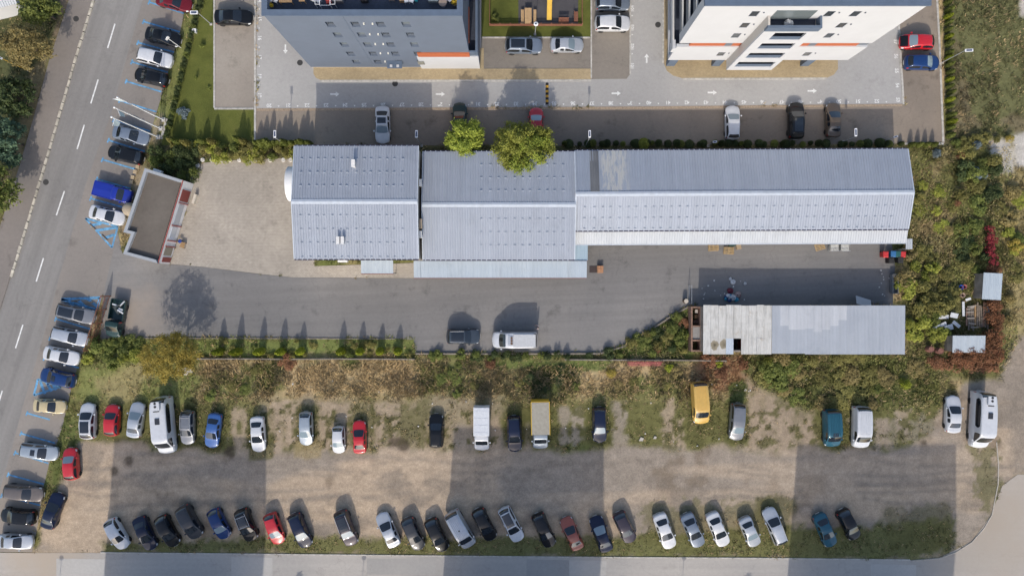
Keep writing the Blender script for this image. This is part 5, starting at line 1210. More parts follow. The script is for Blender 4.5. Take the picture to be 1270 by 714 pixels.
# box van, lorry with tilt, delivery truck, pickups
def boxtruck(px, py, head, label, cabm, boxm, topm, Lb, Wb, Hb, z0, edge=None, cat='lorry', name='box_lorry', z=1.4, tot=None, capm=None):
    x, y = W(px, py, z); o = thing(name, label, cat, (x, y, .022), -math.radians(head))
    D = car_meshes('cab'); front = (Lb+2.1)/2
    add_shell(o, 'cab', cabm, dx=front-1.1, wheels=False)
    MB().box(-front, -.40, .45, front-1.3, .40, .75).build('chassis', trim, o)
    bx = MB().box(-front, -Wb/2, z0, -front+Lb, Wb/2, z0+Hb).build('cargo_box', boxm, o)
    MB().box(-front+.05, -Wb/2+.06, z0+Hb+.002, -front+Lb-.05, Wb/2-.06, z0+Hb+.05).build('box_roof', topm, bx)
    if edge:
        for s in (-1,1): MB().box(-front-.01, s*Wb/2-.04, z0+Hb-.10, -front+Lb+.01, s*Wb/2+.04, z0+Hb+.03).build('edge_rail', edge, bx)
        MB().box(-front-.06, -Wb/2, z0, -front-.002, Wb/2, z0+Hb+.03).build('rear_frame', edge, bx)
    else:
        for k in range(4): MB().box(-front+Lb*(k+.5)/4-.03, -Wb/2+.07, z0+Hb+.051, -front+Lb*(k+.5)/4+.03, Wb/2-.07, z0+Hb+.07).build('roof_rib', topm, bx)
    for xx in (front-1.1+.35, -front+Lb*.28):
        for s in (-1,1): add_wheel(o, D, xx, s*.84, 1.08)
    return o
whitebox = plain('white box panel', (.70,.71,.72), .5, var=.06)
boxtruck(597.3,531.5,90,'white box van left of the navy estate',PAINT['white'],whitebox,plain('worn white box top', (.60,.62,.65), .6, var=.1),3.45,1.9,1.75,.62,cat='van',name='box_van')
boxtruck(670,527,89,'lorry with grey tarpaulin top and yellow frame',PAINT['icegrey'],plain('grey tarpaulin side', (.25,.24,.20), .9),plain('grey tarpaulin', (.34,.315,.26), .9, var=.12, scale=3.),3.95,2.2,1.95,.70,plain('yellow frame', (.60,.38,.03), .6))
t = vehicle(638.5,421.5,180,'van',5.65,2.04,'white','white high roofed delivery van parked in the yard beside the off roader','g',cat='van',name='delivery_van',z=1.5); t.scale = (t.scale[0], t.scale[1], 1.32)
for s in (-.30,.02,.32): MB().cbox((.35, s, 2.04), (.20,.22,.08), .3+s).build('roof_bracket', plain('brown rust', (.16,.09,.05), .9), t)
MB().box(-2.25,-.72,2.035,.15,.72,2.05).build('roof_panel', plain('pale grey roof panel', (.48,.49,.50), .6, var=.1), t)
def pickup(px, py, head, label, paintm, coverm, load=False):
    x, y = W(px, py, .8); o = thing('pickup_truck', label, 'pickup', (x, y, .022), -math.radians(head)); D = car_meshes('cab')
    add_shell(o, 'cab', paintm, dx=1.25, wheels=False); o.scale = (1,.94,.90)
    mb = MB(); mb.box(-2.35,-.93,.45,.16,.93,.62); mb.build('bed_floor', paintm, o)
    for s in (-1,1): MB().box(-2.35, s*.93-.05, .621, .16, s*.93+.05, 1.12).build('bed_side', paintm, o)
    MB().box(-2.40,-.88,.60,-2.31,.88,1.12).build('tailgate', paintm, o)
    for s in (-1,1): MB().box(-2.43,s*.80-.09,.8,-2.402,s*.80+.09,1.05).build('taillight', lampr, o)
    if coverm: MB().add([(-2.28,-.85,1.13),(.12,-.85,1.13),(.12,.85,1.13),(-2.28,.85,1.13),(-2.2,0,1.19),(.1,0,1.19)], [(0,1,5,4),(4,5,2,3),(0,4,3),(1,2,5)]).build('bed_cover', coverm, o)
    for xx in (1.55,-1.45):
        for s in (-1,1): add_wheel(o, D, xx, s*.86, 1.0)
    return o
pickup(140,238.8,15,'royal blue pickup with blue bed cover in the roadside bays',PAINT['royal'],PAINT['royal'])
pickup(144,395,100,'dark green old pickup with scrap in its bed by the rusty fence',PAINT['darkgreen'],None)
px_ = W(147,380,1.0)
for i in range(7):
    o = MB().cbox((px_[0]+random.uniform(-.5,.4), px_[1]+random.uniform(-.75,.65), .86+.035*i), (random.uniform(.5,.9),random.uniform(.15,.4),.04), random.uniform(0,3), random.uniform(-.2,.2)).build('scrap_piece', sheetm if i % 3 else plain('dark scrap', (.05,.06,.06), .6)); tag(o, 'pale scrap metal piece lying in the green pickup bed' if i % 3 else 'dark scrap metal piece lying in the green pickup bed', 'scrap metal', 'scrap metal in the green pickup')
# ================================================================== vegetation
leafG = leafmat('bright green leaves', (.16,.22,.035), (.45,.50,.085), .38)
leafYG = leafmat('yellowing green leaves', (.17,.20,.032), (.46,.47,.095), .35)
leafY = leafmat('autumn yellow leaves', (.27,.215,.045), (.56,.44,.10), .35)
leafBr = leafmat('brownish leaves', (.17,.14,.05), (.36,.29,.12), .3)
leafD = leafmat('dark evergreen leaves', (.03,.05,.015), (.085,.11,.035), .15)
leafO = leafmat('olive bush leaves', (.12,.12,.034), (.34,.31,.10), .35)
leafM = leafmat('mid green bush leaves', (.085,.115,.026), (.25,.28,.07), .3)
leafC = leafmat('lime cypress leaves', (.17,.21,.02), (.42,.46,.045), .25)
leafR = leafmat('red creeper leaves', (.10,.055,.025), (.30,.125,.06), .3)
leafCr = leafmat('crimson creeper leaves', (.15,.014,.02), (.30,.04,.05), .25)
leafRu = leafmat('rusty shrub leaves', (.15,.07,.035), (.32,.155,.08), .25)
leafB = leafmat('blue grey needles', (.07,.10,.11), (.19,.24,.26), .1)
bark = plain('bark', (.10,.08,.06), .95, var=.3, scale=5.)
def lobes_dome(rx, ry, h, n, seed, rl=(.22,.36), zb=.0, full=False):
    r = np.random.RandomState(seed); out = []
    for i in range(n):
        a = r.rand()*6.283; q = math.sqrt(r.rand())*.85; zz = (r.rand() if full else .25+.75*r.rand())
        k = math.sqrt(max(.05, 1-(q**2)))
        R = min(rx, ry)*(rl[0]+(rl[1]-rl[0])*r.rand())
        out.append((rx*q*math.cos(a), ry*q*math.sin(a), zb+h*zz*k*.85, R))
    return out
def tree(label, px, py, z, rx, ry, H, leaf, nl, nlobe, seed, size=.2, trunkh=None, name='tree', rl=(.18,.32), group=None, leaf2=None):
    """z: height at which the crown's middle is seen at (px, py)"""
    x, y = W(px, py, z); o = thing(name, label, 'tree', (x, y, 0), 0, group); tz = trunkh or H*.4
    r = random.Random(seed); t = MB(); t.tube((0,0,-.02),(.05,.03,tz), .17, .12, 8); t.tube((.05,.03,tz),(0,0,H*.75),.12,.04,7)
    t.build('trunk', bark, o)
    lobes = lobes_dome(rx, ry, H-tz, nlobe, seed, rl, tz)
    for i in range(6):
        a = lobes[i*(nlobe//6)]; MB().tube((.02,.02,tz*.9),(a[0]*.85,a[1]*.85,a[2]), .06, .02, 6).build('limb', bark, o)
    obj('crown', leafmesh('crown', lobes, nl, size, seed, .45, inner=.6, jit=.13), leaf, o)
    if leaf2: obj('crown', leafmesh('crown', [(a*.8+.6*rx*.3, b*.8-.25*ry, c+.1, d) for a, b, c, d in lobes[::2]], nl//3, size, seed+1, .45, inner=.6, jit=.13), leaf2, o)
    return o
tree('bright green tree left of the bigger one behind the middle hall', 575, 170, 5.0, 2.4, 2.5, 6.9, leafG, 9000, 58, 11, .12, 1.8, rl=(.10,.26))
tree('large yellow green tree overhanging the middle hall roof', 651, 180, 5.5, 4.1, 3.4, 7.8, leafYG, 14000, 95, 12, .115, 2.0, leaf2=leafG, rl=(.08,.20))
tree('autumn yellow tree at the west end of the cypress strip', 204, 444, 5.2, 3.7, 3.2, 7.6, leafY, 13000, 190, 13, .085, 2.2, rl=(.06,.15))
tree('brownish broad tree over the gardens at the top left', 24, 53, 4.6, 3.2, 2.9, 6.3, leafBr, 10000, 120, 14, .10, 1.8, rl=(.08,.18))
tree('dark green tree at the top edge of the western gardens', 42, 8, 3.8, 2.6, 1.9, 5.2, leafM, 5000, 40, 15, .15, 1.6)
tree('blue green conifer at the left edge of the gardens', 0, 172, 3.8, 2.0, 3.2, 5.5, leafmat('blue green needles', (.035,.07,.04), (.11,.17,.10), .1), 6000, 50, 16, .14, 1.0, rl=(.14,.24))
tree('dark garden tree on the left edge below the yellow post', 10, 118, 3.0, 2.4, 2.6, 4.0, leafD, 4500, 40, 17, .16, 1.2)
tree('dark tree on the left edge beside the road pavement', -14, 235, 4.5, 2.6, 3.0, 6.5, leafM, 5000, 40, 18, .16, 2.)
# bushes: shared leaf meshes, one object each
BUSHM = [leafmesh('bush', lobes_dome(1,1,1,16+6*k,100+k,(.20,.42)), 800, .08+.01*k, 200+k, 1.0) for k in range(5)]
bn = [0]
def bush(px, py, r, h, leaf, label, group, name='bush', ry=None, z=None):
    x, y = W(px, py, h*.6); bn[0] += 1
    o = obj(name, BUSHM[bn[0] % 5], leaf); tag(o, label, 'bush', group)
    o.location = (x, y, -.02); o.scale = (r, ry or r, h); o.rotation_euler = (0,0,bn[0]*2.399); return o
LEAFWORD = {'bright green leaves':'bright green','yellowing green leaves':'yellow green','brownish leaves':'brownish','dark evergreen leaves':'dark green','olive bush leaves':'olive','mid green bush leaves':'mid green'}
def scatter(poly, n, rr, hh, leafs, label, group, name='bush', seed=1, mind=.6):
    r = random.Random(seed); xs = [p[0] for p in poly]; ys = [p[1] for p in poly]; done = []; k = 0; made = []
    P = np.array(poly, float)
    while len(done) < n and k < n*60:
        k += 1; x, y = r.uniform(min(xs), max(xs)), r.uniform(min(ys), max(ys))
        if sdist(np.array([x]), np.array([y]), poly)[0] < 0: continue
        R = r.uniform(*rr)
        if any(math.hypot(x-a, y-b) < (R+c)*10*mind for a, b, c in done): continue
        lf = r.choice(leafs); done.append((x, y, R)); made.append(bush(x, y, R, r.uniform(*hh), lf, LEAFWORD[lf.name]+' '+label, group, name))
    number_rows(made)
# shrub bed by the kiosk and lawn
scatter([(188,182),(240,182),(238,222),(212,218),(182,203)], 11, (.7,1.2), (1.2,1.9), [leafD,leafD,leafM], 'shrub in the bed between kiosk and lawn', 'dark shrubs north of the kiosk', seed=2, mind=.45)
scatter([(240,180),(366,178),(366,194),(246,196)], 20, (.6,1.05), (1.0,1.8), [leafM,leafO,leafYG,leafO], 'shrub in the hedge above the paved yard', 'hedge shrubs along the paved yard', seed=3, mind=.45)
scatter([(215,178),(250,176),(250,184),(214,186)], 5, (.4,.7), (.8,1.4), [leafO,leafYG], 'shrub at the lawn south-west corner', 'pale shrubs at the lawn corner', seed=4)
bush(240, 213, .7, 1.6, leafM, 'green shrub at the north-east corner of the kiosk', None)
# lawn plants
bush(226, 139.5, .75, 1.0, leafB, 'round blue grey shrub on the lawn', None)
for x, y, lab in ((250,57,'small leafless looking shrub beside the lamp on the lawn'),(243,96,'small green shrub in the middle of the lawn'),(259,109,'tiny dark shrub near the court on the lawn')): bush(x, y, .28, .9 if y != 109 else .4, leafM, lab, None)
# clipped hedge between bays and lawn
for i in range(30):
    t = i/29; x, y = 249-44*t**.95, -3+172*t; bush(x, y, .40, .75, leafD if i % 3 else leafM, 'clipped hedge plant between roadside bays and lawn', 'clipped hedge along the lawn', 'hedge_plant')
# conifers
def conifer_mesh(seed, n=1900):
    r = np.random.RandomState(seed); lob = [(.0,.0,.06+.9*i/13, .36*(1-(i/13)**2.4)+.05) for i in range(14)]
    return leafmesh('crown', lob, n, .055, seed, .1, inner=.4)
CON = [conifer_mesh(300+k) for k in range(3)]
def conifer(px, py, r, h, leaf, label, group, name='conifer'):
    x, y = W(px, py); bn[0] += 1; o = thing(name, label, 'tree', (x, y, -.02), bn[0]*1.7, group)
    c = obj('crown', CON[bn[0] % 3], leaf, o); c.scale = (r/.42, r/.42, h); MB().tube((0,0,0),(0,0,h*.3),.05,.03,6).build('trunk', bark, o); return o
for i, (sx, sy) in enumerate(((279,394),(301,388),(329,392),(355,394),(378.5,399),(428,397.5),(452,398),(476,401),(498,402))):
    conifer(sx-3.5, 435, .50, (435-sy)/14.0, leafC, 'slim bright green cypress in the row south of the yard', 'cypress row south of the yard', 'cypress')
r = random.Random(9)
for i in range(46):
    x = 700+i*9.2+r.uniform(-3.5,3.5)
    if abs(x-1033) < 2: continue
    conifer(x, 178.6+r.uniform(-.8,.8), r.uniform(.28,.62), r.uniform(.5,1.2), leafD if i % 4 else leafM, 'small clipped conifer behind the long warehouse hall', 'small conifers behind the long hall')
for i in range(21):
    y = -3+i*8.6; conifer(1172.5+.35*i/2.+r.uniform(-.8,.8), y+r.uniform(-1.2,1.2), r.uniform(.30,.42), 1.5+r.uniform(-.2,.3), leafM if i % 3 else leafC, 'slim conifer in the hedge along the courtyard east edge', 'conifer hedge along the courtyard')
for i, x in enumerate((1128,1137,1146,1155)): conifer(x, 180.5, .35, 1.5, leafM, 'slim conifer north of the eastern weeds', 'short conifer row north of the weeds')
for i, x in enumerate((322,329,337,345,352,358,365,374,379,385)): conifer(x, 180, .45, 2.2+.5*((i*7) % 3), leafM, 'conifer in the hedge west of the tall hall', 'conifers by the tall hall')
for i, (x, y) in enumerate(((218,166),(225,168),(237,170),(256,168),(268,168),(300,166),(306,168))): conifer(x, y+10, .5, 2.3+.3*(i % 3), leafM if i % 2 else leafO, 'conifer at the south edge of the lawn', 'conifers south of the lawn')
conifer(798, 179, .75, 1.3, leafYG, 'feathery pale young tree among the small conifers', None)
# strip south of the yard and the wall
scatter([(250,421),(512,421),(512,443),(250,443)], 18, (.3,.6), (.4,.8), [leafM,leafO,leafO], 'low shrub between the cypresses south of the yard', 'low shrubs between the cypresses', seed=6, mind=.5)
scatter([(516,439),(745,438),(745,444),(516,444)], 18, (.4,.7), (.7,1.1), [leafM,leafD,leafD], 'shrub along the yard south wall', 'dark shrubs along the yard edge', seed=7, mind=.5)
scatter([(745,438),(800,412),(852,386),(855,442),(760,443)], 18, (.5,1.0), (.6,1.3), [leafM,leafO,leafD,leafM], 'bush on the triangle west of the shed', 'bushes west of the shed', seed=8, mind=.5)
scatter([(108,425),(165,420),(172,440),(150,455),(104,452)], 11, (.7,1.2), (.9,1.6), [leafM,leafYG,leafM], 'bush below the rusty fence and old pickup', 'green bushes by the rusty fence', seed=9, mind=.5)
for x, y, rr_, lab in ((846,400,.8,'rusty red shrub west of the brick annex'),(813,433,.7,'rusty round shrub above the red netting'),(355,448,1.1,'rusty red weed patch below the cypress row'),(608,451,.7,'rusty red shrub south of the yard wall'),(895,462,1.0,'rusty weed patch above the yellow van'),(880,446,.9,'rusty weed patch below the shed corner'),(920,452,.8,'faded red weed below the shed')): bush(x, y, rr_, .7, leafRu, lab, None)
bush(892, 451, .5, .7, leafC, 'bright lime weed above the yellow van', None); bush(758, 462, .7, .6, leafY, 'yellow flowering weed on the straw slope', None); bush(830, 456, .6, .6, leafC, 'bright green weed below the red netting', None)
scatter([(520,450),(600,450),(590,490),(525,495)], 8, (.5,1.0), (.25,.5), [leafM,leafO,leafYG], 'weed clump on the straw slope', 'green weed clumps on the straw slope', seed=10, mind=.5)
scatter([(255,455),(320,450),(330,490),(260,500)], 4, (.5,.9), (.3,.6), [leafM,leafO], 'weed clump right of the yellow tree', 'weed clumps right of the yellow tree', seed=11)
scatter([(620,455),(735,452),(730,490),(640,492)], 6, (.5,1.0), (.25,.5), [leafD,leafM,leafO], 'weed clump above the yellow framed lorry', 'dark weed clumps on the slope', seed=12, mind=.5)
scatter([(760,455),(860,455),(850,480),(770,482)], 6, (.4,.8), (.3,.5), [leafO,leafBr], 'weed clump on the slope right of centre', 'brown weed clumps on the slope', seed=13)
scatter([(930,442),(1120,442),(1150,455),(1160,500),(1010,505),(940,470)], 24, (.7,1.5), (.5,1.1), [leafO,leafM,leafBr,leafO,leafYG], 'bush in the thicket between shed and parked vans', 'thicket south of the shed', seed=14, mind=.42)
scatter([(945,450),(995,455),(985,480),(950,475)], 5, (.9,1.4), (1.1,1.7), [leafM], 'leafy bush left in the thicket below the shed', 'leafy bushes below the shed', seed=15, mind=.4)
bush(1124, 476, .7, 1.3, leafC, 'lime yellow bush in the thicket below the shed', None)
scatter([(1128,300),(1150,300),(1185,330),(1185,385),(1150,385),(1124,376),(1112,340)], 19, (.8,1.5), (.8,2.0), [leafO,leafO,leafYG,leafBr,leafYG], 'bush east of the yard', 'olive bushes east of the yard', seed=16, mind=.42)
scatter([(1128,385),(1180,385),(1175,412),(1128,430)], 8, (.7,1.2), (.7,1.3), [leafO,leafM,leafYG], 'bush between shed and scrap heap', 'bushes by the scrap heap', seed=17, mind=.45)
scatter([(1196,190),(1238,190),(1240,270),(1185,262)], 13, (.7,1.3), (.7,1.6), [leafO,leafM,leafD], 'bush in the eastern weeds below the pale path', 'green bushes in the eastern weeds', seed=18, mind=.45)
scatter([(1130,225),(1190,235),(1200,300),(1140,300)], 9, (.6,1.1), (.4,.9), [leafO,leafBr,leafO,leafYG], 'low weed bush right of the long hall', 'weed bushes right of the long hall', seed=19, mind=.5)
scatter([(1190,275),(1228,280),(1226,335),(1195,350)], 9, (.7,1.2), (.7,1.5), [leafO,leafD,leafM], 'bush left of the crimson creeper', 'dark bushes by the crimson creeper', seed=20, mind=.45)
scatter([(1240,225),(1272,225),(1272,400),(1248,400)], 11, (.6,1.2), (.5,1.1), [leafO,leafBr,leafM,leafYG], 'bush at the right edge beyond the creeper', 'bushes at the right edge', seed=21, mind=.5)
scatter([(1180,171),(1240,171),(1226,180),(1180,182)], 5, (.5,.9), (.6,1.1), [leafM,leafO], 'bush above the eastern weeds below the dry meadow', 'bushes below the dry meadow', seed=22)
for x, y, lab in ((1163,190,'blue grey dwarf conifer right of the long hall'),(1212,180,'blue grey shrub left of the pale path'),(1216,216,'large blue grey shrub below the pale path')): bush(x, y, .9 if x > 1213 else .6, .9, leafB, lab, None)
bush(1254, 172, .6, .9, leafY, 'yellow flowering bush by the pale path', None); bush(1262, 305, .9, 1.3, leafY, 'yellow leaved bush at the right edge', None); bush(1187,253,.6,.8,leafRu,'rusty shrub in the eastern weeds',None); bush(1192,192,.6,.5,leafRu,'small rusty patch below the dry meadow',None)
# creepers
def creeper(label, poly, h, leaf, n, seed, size=.10):
    r = np.random.RandomState(seed); xs = [p[0] for p in poly]; ys = [p[1] for p in poly]; lob = []
    while len(lob) < n:
        x, y = r.uniform(min(xs), max(xs)), r.uniform(min(ys), max(ys))
        if sdist(np.array([x]), np.array([y]), poly)[0] < 1: continue
        z = h*(.55+.45*r.rand()); a = W(x, y, z); lob.append((a[0], a[1], z*.75, .28+.25*r.rand()))
    c = np.mean([l[:2] for l in lob], 0); lob = [(a-c[0], b-c[1], z, q) for a, b, z, q in lob]
    for a, b, z, q in list(lob)[::2]: lob.append((a, b, z*.4, q))
    o = obj('creeper', leafmesh('creeper', lob, n*46, size, seed, 1.0), leaf); tag(o, label, 'creeper'); o.location = (c[0], c[1], 0)
creeper('tall crimson creeper strip above the small hut', [(1227,280),(1237,282),(1237,330),(1229,328)], 1.6, leafCr, 24, 41)
creeper('dark red creeper right of the timber deck', [(1229,372),(1244,372),(1245,412),(1231,410)], 2.0, leafR, 60, 42)
creeper('russet creeper spreading over the lower hut', [(1190,434),(1216,428),(1224,412),(1246,410),(1245,448),(1190,450),(1178,440)], 2.35, leafR, 150, 43)
creeper('russet creeper between the crimson strip and the hut', [(1227,328),(1240,330),(1242,339),(1226,339)], 1.4, leafR, 20, 44)
creeper('dull red creeper along the slope below the hut', [(1150,444),(1190,446),(1240,450),(1236,462),(1160,458)], .7, leafRu, 60, 45)
# off-frame street trees and lamps south of the lower street (their shadows lie on the road)
for px, py, h in ((370,775,5.0),(512,775,4.2),(185,770,4.5),(765,775,4.4),(925,775,4.6)):
    tree('small street tree standing south of the lower street', px, py, 0, 1.2, 1.2, h, leafO, 900, 14, int(px), .16, 1.8, group='street trees south of the lower street')
number_rows([o for o in COL.objects if o.get('group') == 'street trees south of the lower street'])
# ------------------------------------------------------------------ weeds: blades growing out of the ground
def weeds(name, label, n, seed, region=None, size=1.0, lawn=False, cat='weeds', pale=.18):
    r = np.random.RandomState(seed)
    x = r.uniform(-65.8, 65.8, n); y = r.uniform(-38.3, 38.3, n)
    ix = np.clip(((x+66)/STEP).astype(int), 0, PXg.shape[1]-1); iy = np.clip(((y+38.5)/STEP).astype(int), 0, PXg.shape[0]-1)
    ok = (r.rand(n) < COVER[iy, ix]**1.3) & (~NOWEED[iy, ix])
    x, y, ix, iy = x[ok], y[ok], ix[ok], iy[ok]
    if region is not None: ok = sdist(x*10+CX, CY-y*10, region)+(r.rand(len(x))-.5)*20 > 0; x, y, ix, iy = x[ok], y[ok], ix[ok], iy[ok]
    n1 = fbm(x*10, y*10, 18, 3, 61); ok = r.rand(len(x)) < .25+.75*sm(n1, .25, .6); x, y, ix, iy, n1 = x[ok], y[ok], ix[ok], iy[ok], n1[ok]
    nb = 5; N_ = len(x)
    h = TALL[iy, ix]*(.3+.7*r.rand(N_))*(.4+.9*n1)*size
    base = np.repeat(np.stack([x, y, np.full(N_, -.02)], 1), nb, 0)
    flow = fbm(x*10, y*10, 40, 3, 83)*12.                        # matted stalks lean together
    a = np.repeat(flow, nb)+r.normal(size=N_*nb)*1.1; hh = np.repeat(h, nb)*(.6+.6*r.rand(N_*nb)); lean = .35+1.1*r.rand(N_*nb)
    base[:, 0] += r.normal(size=N_*nb)*.10; base[:, 1] += r.normal(size=N_*nb)*.10
    tip = base+np.stack([np.cos(a)*lean*hh*1.2, np.sin(a)*lean*hh*1.2, hh], 1)
    side = np.stack([-np.sin(a), np.cos(a), np.zeros_like(a)], 1)*(.015+.03*r.rand(N_*nb))[:, None]
    mid = (base+tip)/2+np.array([0,0,.15])*hh[:, None]
    V = np.stack([base-side, base+side, mid+side*.9, tip, mid-side*.9], 1).reshape(-1, 3)
    m = bpy.data.meshes.new(name); q = N_*nb
    m.vertices.add(len(V)); m.vertices.foreach_set('co', V.astype(np.float32).ravel())
    m.loops.add(q*5); m.loops.foreach_set('vertex_index', np.arange(q*5, dtype=np.int32))
    m.polygons.add(q); m.polygons.foreach_set('loop_start', (np.arange(q)*5).astype(np.int32)); m.update(calc_edges=True)
    c = SOILC[iy, ix]; k = (.65+.8*r.rand(N_))[:, None]; straw = (r.rand(N_) < pale)[:, None]
    c = np.where(straw, np.maximum(c*1.2, STRAW*(.8+.6*r.rand(N_))[:, None]), c*k*1.15)
    c4 = np.ones((q*5, 4), np.float32); c4[:, :3] = np.repeat(np.repeat(c, nb, 0)*(.8+.4*r.rand(q))[:, None], 5, 0)
    at = m.attributes.new('soil', 'FLOAT_COLOR', 'POINT'); at.data.foreach_set('color', c4.ravel())
    o = obj(name, m, wm, None, 'stuff'); tag(o, label, cat); return o
wm, nt, b = nodes('weed blades'); a_ = N(nt, 'ShaderNodeAttribute', attribute_name='soil'); nt.links.new(a_.outputs['Color'], b.inputs['Base Color'])
b.inputs['Roughness'].default_value = .8; b.inputs['Specular IOR Level'].default_value = .2
tr = N(nt, 'ShaderNodeBsdfTranslucent'); nt.links.new(a_.outputs['Color'], tr.inputs['Color']); mx = N(nt, 'ShaderNodeMixShader'); mx.inputs[0].default_value = .25
nt.links.new(b.outputs[0], mx.inputs[1]); nt.links.new(tr.outputs[0], mx.inputs[2]); nt.links.new(mx.outputs[0], nt.nodes['Material Output'].inputs[0])
weeds('weeds', 'dry straw, weeds and tufted grass growing over the waste ground', 210000, 51)
weeds('straw', 'long matted straw stalks lying over the slope below the low wall', 130000, 52, [(245,450),(900,450),(890,496),(250,500)], 1.5, pale=.7)

# undergrowth: low leafy mass that fills the thickets between the bushes
def undergrowth(name, label, polys, n, seed):
    r = np.random.RandomState(seed); C = []
    x = r.uniform(-50, 66, n*6); y = r.uniform(-16, 20, n*6); px, py = x*10+CX, CY-y*10; ok = np.zeros(len(x), bool)
    for q in polys: ok |= sdist(px, py, q) > 0
    k = fbm(px, py, 22, 3, seed); ok &= r.rand(len(x)) < sm(k, .3, .6)
    x, y, k, px, py = x[ok][:n], y[ok][:n], k[ok][:n], px[ok][:n], py[ok][:n]; m_ = len(x)
    z = (k**1.5)*.8*(r.rand(m_)**.6)
    d = r.normal(size=(m_, 3))*.6+np.array([0, 0, .8]); d /= np.linalg.norm(d, axis=1)[:, None]
    u = np.cross(d, r.normal(size=(m_, 3))); u /= np.linalg.norm(u, axis=1)[:, None]; v = np.cross(d, u); s = (.06+.07*r.rand(m_))[:, None]
    c = np.stack([x, y, z], 1); V = np.stack([c-u*s, c-v*s*.5, c+u*s, c+v*s*.5], 1).reshape(-1, 3)
    m = bpy.data.meshes.new(name); m.vertices.add(len(V)); m.vertices.foreach_set('co', V.astype(np.float32).ravel())
    m.loops.add(len(V)); m.loops.foreach_set('vertex_index', np.arange(len(V), dtype=np.int32)); m.polygons.add(m_); m.polygons.foreach_set('loop_start', (np.arange(m_)*4).astype(np.int32)); m.update(calc_edges=True)
    t = fbm(px, py, 30, 4, seed+3); t2 = fbm(px, py, 9, 3, seed+5)
    pal = np.stack([C_(.35,.32,.12), C_(.24,.26,.08), C_(.44,.345,.185), C_(.13,.155,.055)], 0)
    w = np.stack([np.ones(m_)*.5, sm(t, .45, .6), sm(1-t, .5, .62), sm(t2, .5, .65)], 1); w /= w.sum(1)[:, None]
    c4 = np.ones((m_*4, 4), np.float32); c4[:, :3] = np.repeat((w @ pal)*(.65+.75*r.rand(m_))[:, None], 4, 0)
    a = m.attributes.new('soil', 'FLOAT_COLOR', 'POINT'); a.data.foreach_set('color', c4.ravel())
    tag(obj(name, m, wm, None, 'stuff'), label, 'undergrowth')
undergrowth('undergrowth', 'tangled olive undergrowth between the eastern bushes and below the shed', [[(1128,182),(1252,182),(1262,425),(1246,440),(1246,330),(1226,275),(1222,338),(1185,388),(1126,440)], [(925,441),(1150,441),(1180,470),(1160,505),(1000,508),(935,478)], [(748,440),(800,414),(852,388),(855,444)]], 52000, 91)
for g in ('cypress row south of the yard','small conifers behind the long hall','short conifer row north of the weeds','conifers by the tall hall','conifers south of the lawn'):
    number_rows([o for o in COL.objects if o.get('group') == g])
for g in ('conifer hedge along the courtyard','clipped hedge along the lawn'):
    number_rows([o for o in COL.objects if o.get('group') == g], lambda o: -o.location.y, 'from the top')
# ================================================================== street furniture and small things
steel = plain('galvanised pole', (.42,.44,.46), .45, .3, var=.08); whitepole = plain('white painted pole', (.80,.81,.82), .4, var=.03)
def lamp(label, base, ang, h, arm=.5, head=(.8,.26), ball=False, name='street_lamp', pm=None, group=None):
    x, y = W(*base); o = thing(name, label, 'lamp', (x, y, .01), ang, group); pm = pm or steel
    MB().tube((0,0,0),(0,0,h),.055,.035).build('pole', pm, o); MB().cbox((0,0,.05),(.3,.3,.1)).build('foot', kerbm, o)
    if ball:
        MB().lathe([(.10,h),(.26,h+.04),(.28,h+.10),(.20,h+.16),(.13,h+.17)], 18).build('lamp_head', whitepole, o); MB().lathe([(.12,h+.171),(.10,h+.19)], 14).build('lens', plain('dark lens', (.05,.07,.12), .2, 0, 1, 0), o); return o
    if arm: MB().tube((0,0,h-.05),(arm,0,h+.03),.03).build('arm', pm, o)
    MB().cbox((arm+head[0]/2-.05,0,h+.05),(head[0],head[1],.08)).build('lamp_head', whitepole, o)
    MB().cbox((arm+head[0]/2-.05,0,h+.095),(head[0]*.72,head[1]*.6,.02)).build('heat_sink', plain('dark heat sink', (.06,.08,.14), .4), o)
    return o
lamp('slim lamp on the lawn beside the black car court', (262,30.5), math.pi, 3.6, .05, (.9,.4))
lamp('tall lamp leaning over the dry meadow beside the conifer hedge', (1168,78), 0.05, 4.3, .05, (.95,.32))
lamp('lamp with upright head at the western end of the back parking', (357,181), math.pi/2, 4.6, .05, (.85,.30))
lamp('lamp with upright head beside the white car behind the tall hall', (523,181), math.pi/2, 4.6, .05, (.85,.30))
lamp('lamp with upright head right of the big green tree', (726,181), math.pi/2, 4.6, .05, (.85,.28))
lamp('lamp with upright head right of the brown saloon', (1046,176), math.pi/2, 3.0, .05, (.95,.30))
lamp('small flat lamp near the east corner of the back parking', (1094,176), .25, 2.6, .0, (.5,.2))
lamp('small flat lamp below the white car behind the long hall', (878,181), .1, 2.2, .0, (.5,.25))
lamp('round headed garden lamp in front of the playground', (663.5,43), 0, 3.3, ball=True, name='garden_lamp')
lamp('yellow lamp post in the western gardens', (36,88), math.pi*.86, 4.4, .05, (.4,.2), pm=plain('yellow post', (.55,.33,.04), .6))
for px, lb in ((70,'west'),(445,'middle'),(842,'east')): lamp('street lamp south of the lower street, '+lb+' one', (px,776), math.pi/2, 6.0, ball=True, name='garden_lamp')
x, y = W(224.5,59.5); o = thing('sign_post', 'thin white parking sign post beside the black saloon', 'sign', (x, y, .0)); MB().tube((0,0,0),(0,0,3.6),.045).build('pole', whitepole, o); MB().cbox((0,-.06,3.35),(.5,.03,.45), .9).build('sign_plate', whitepole, o)
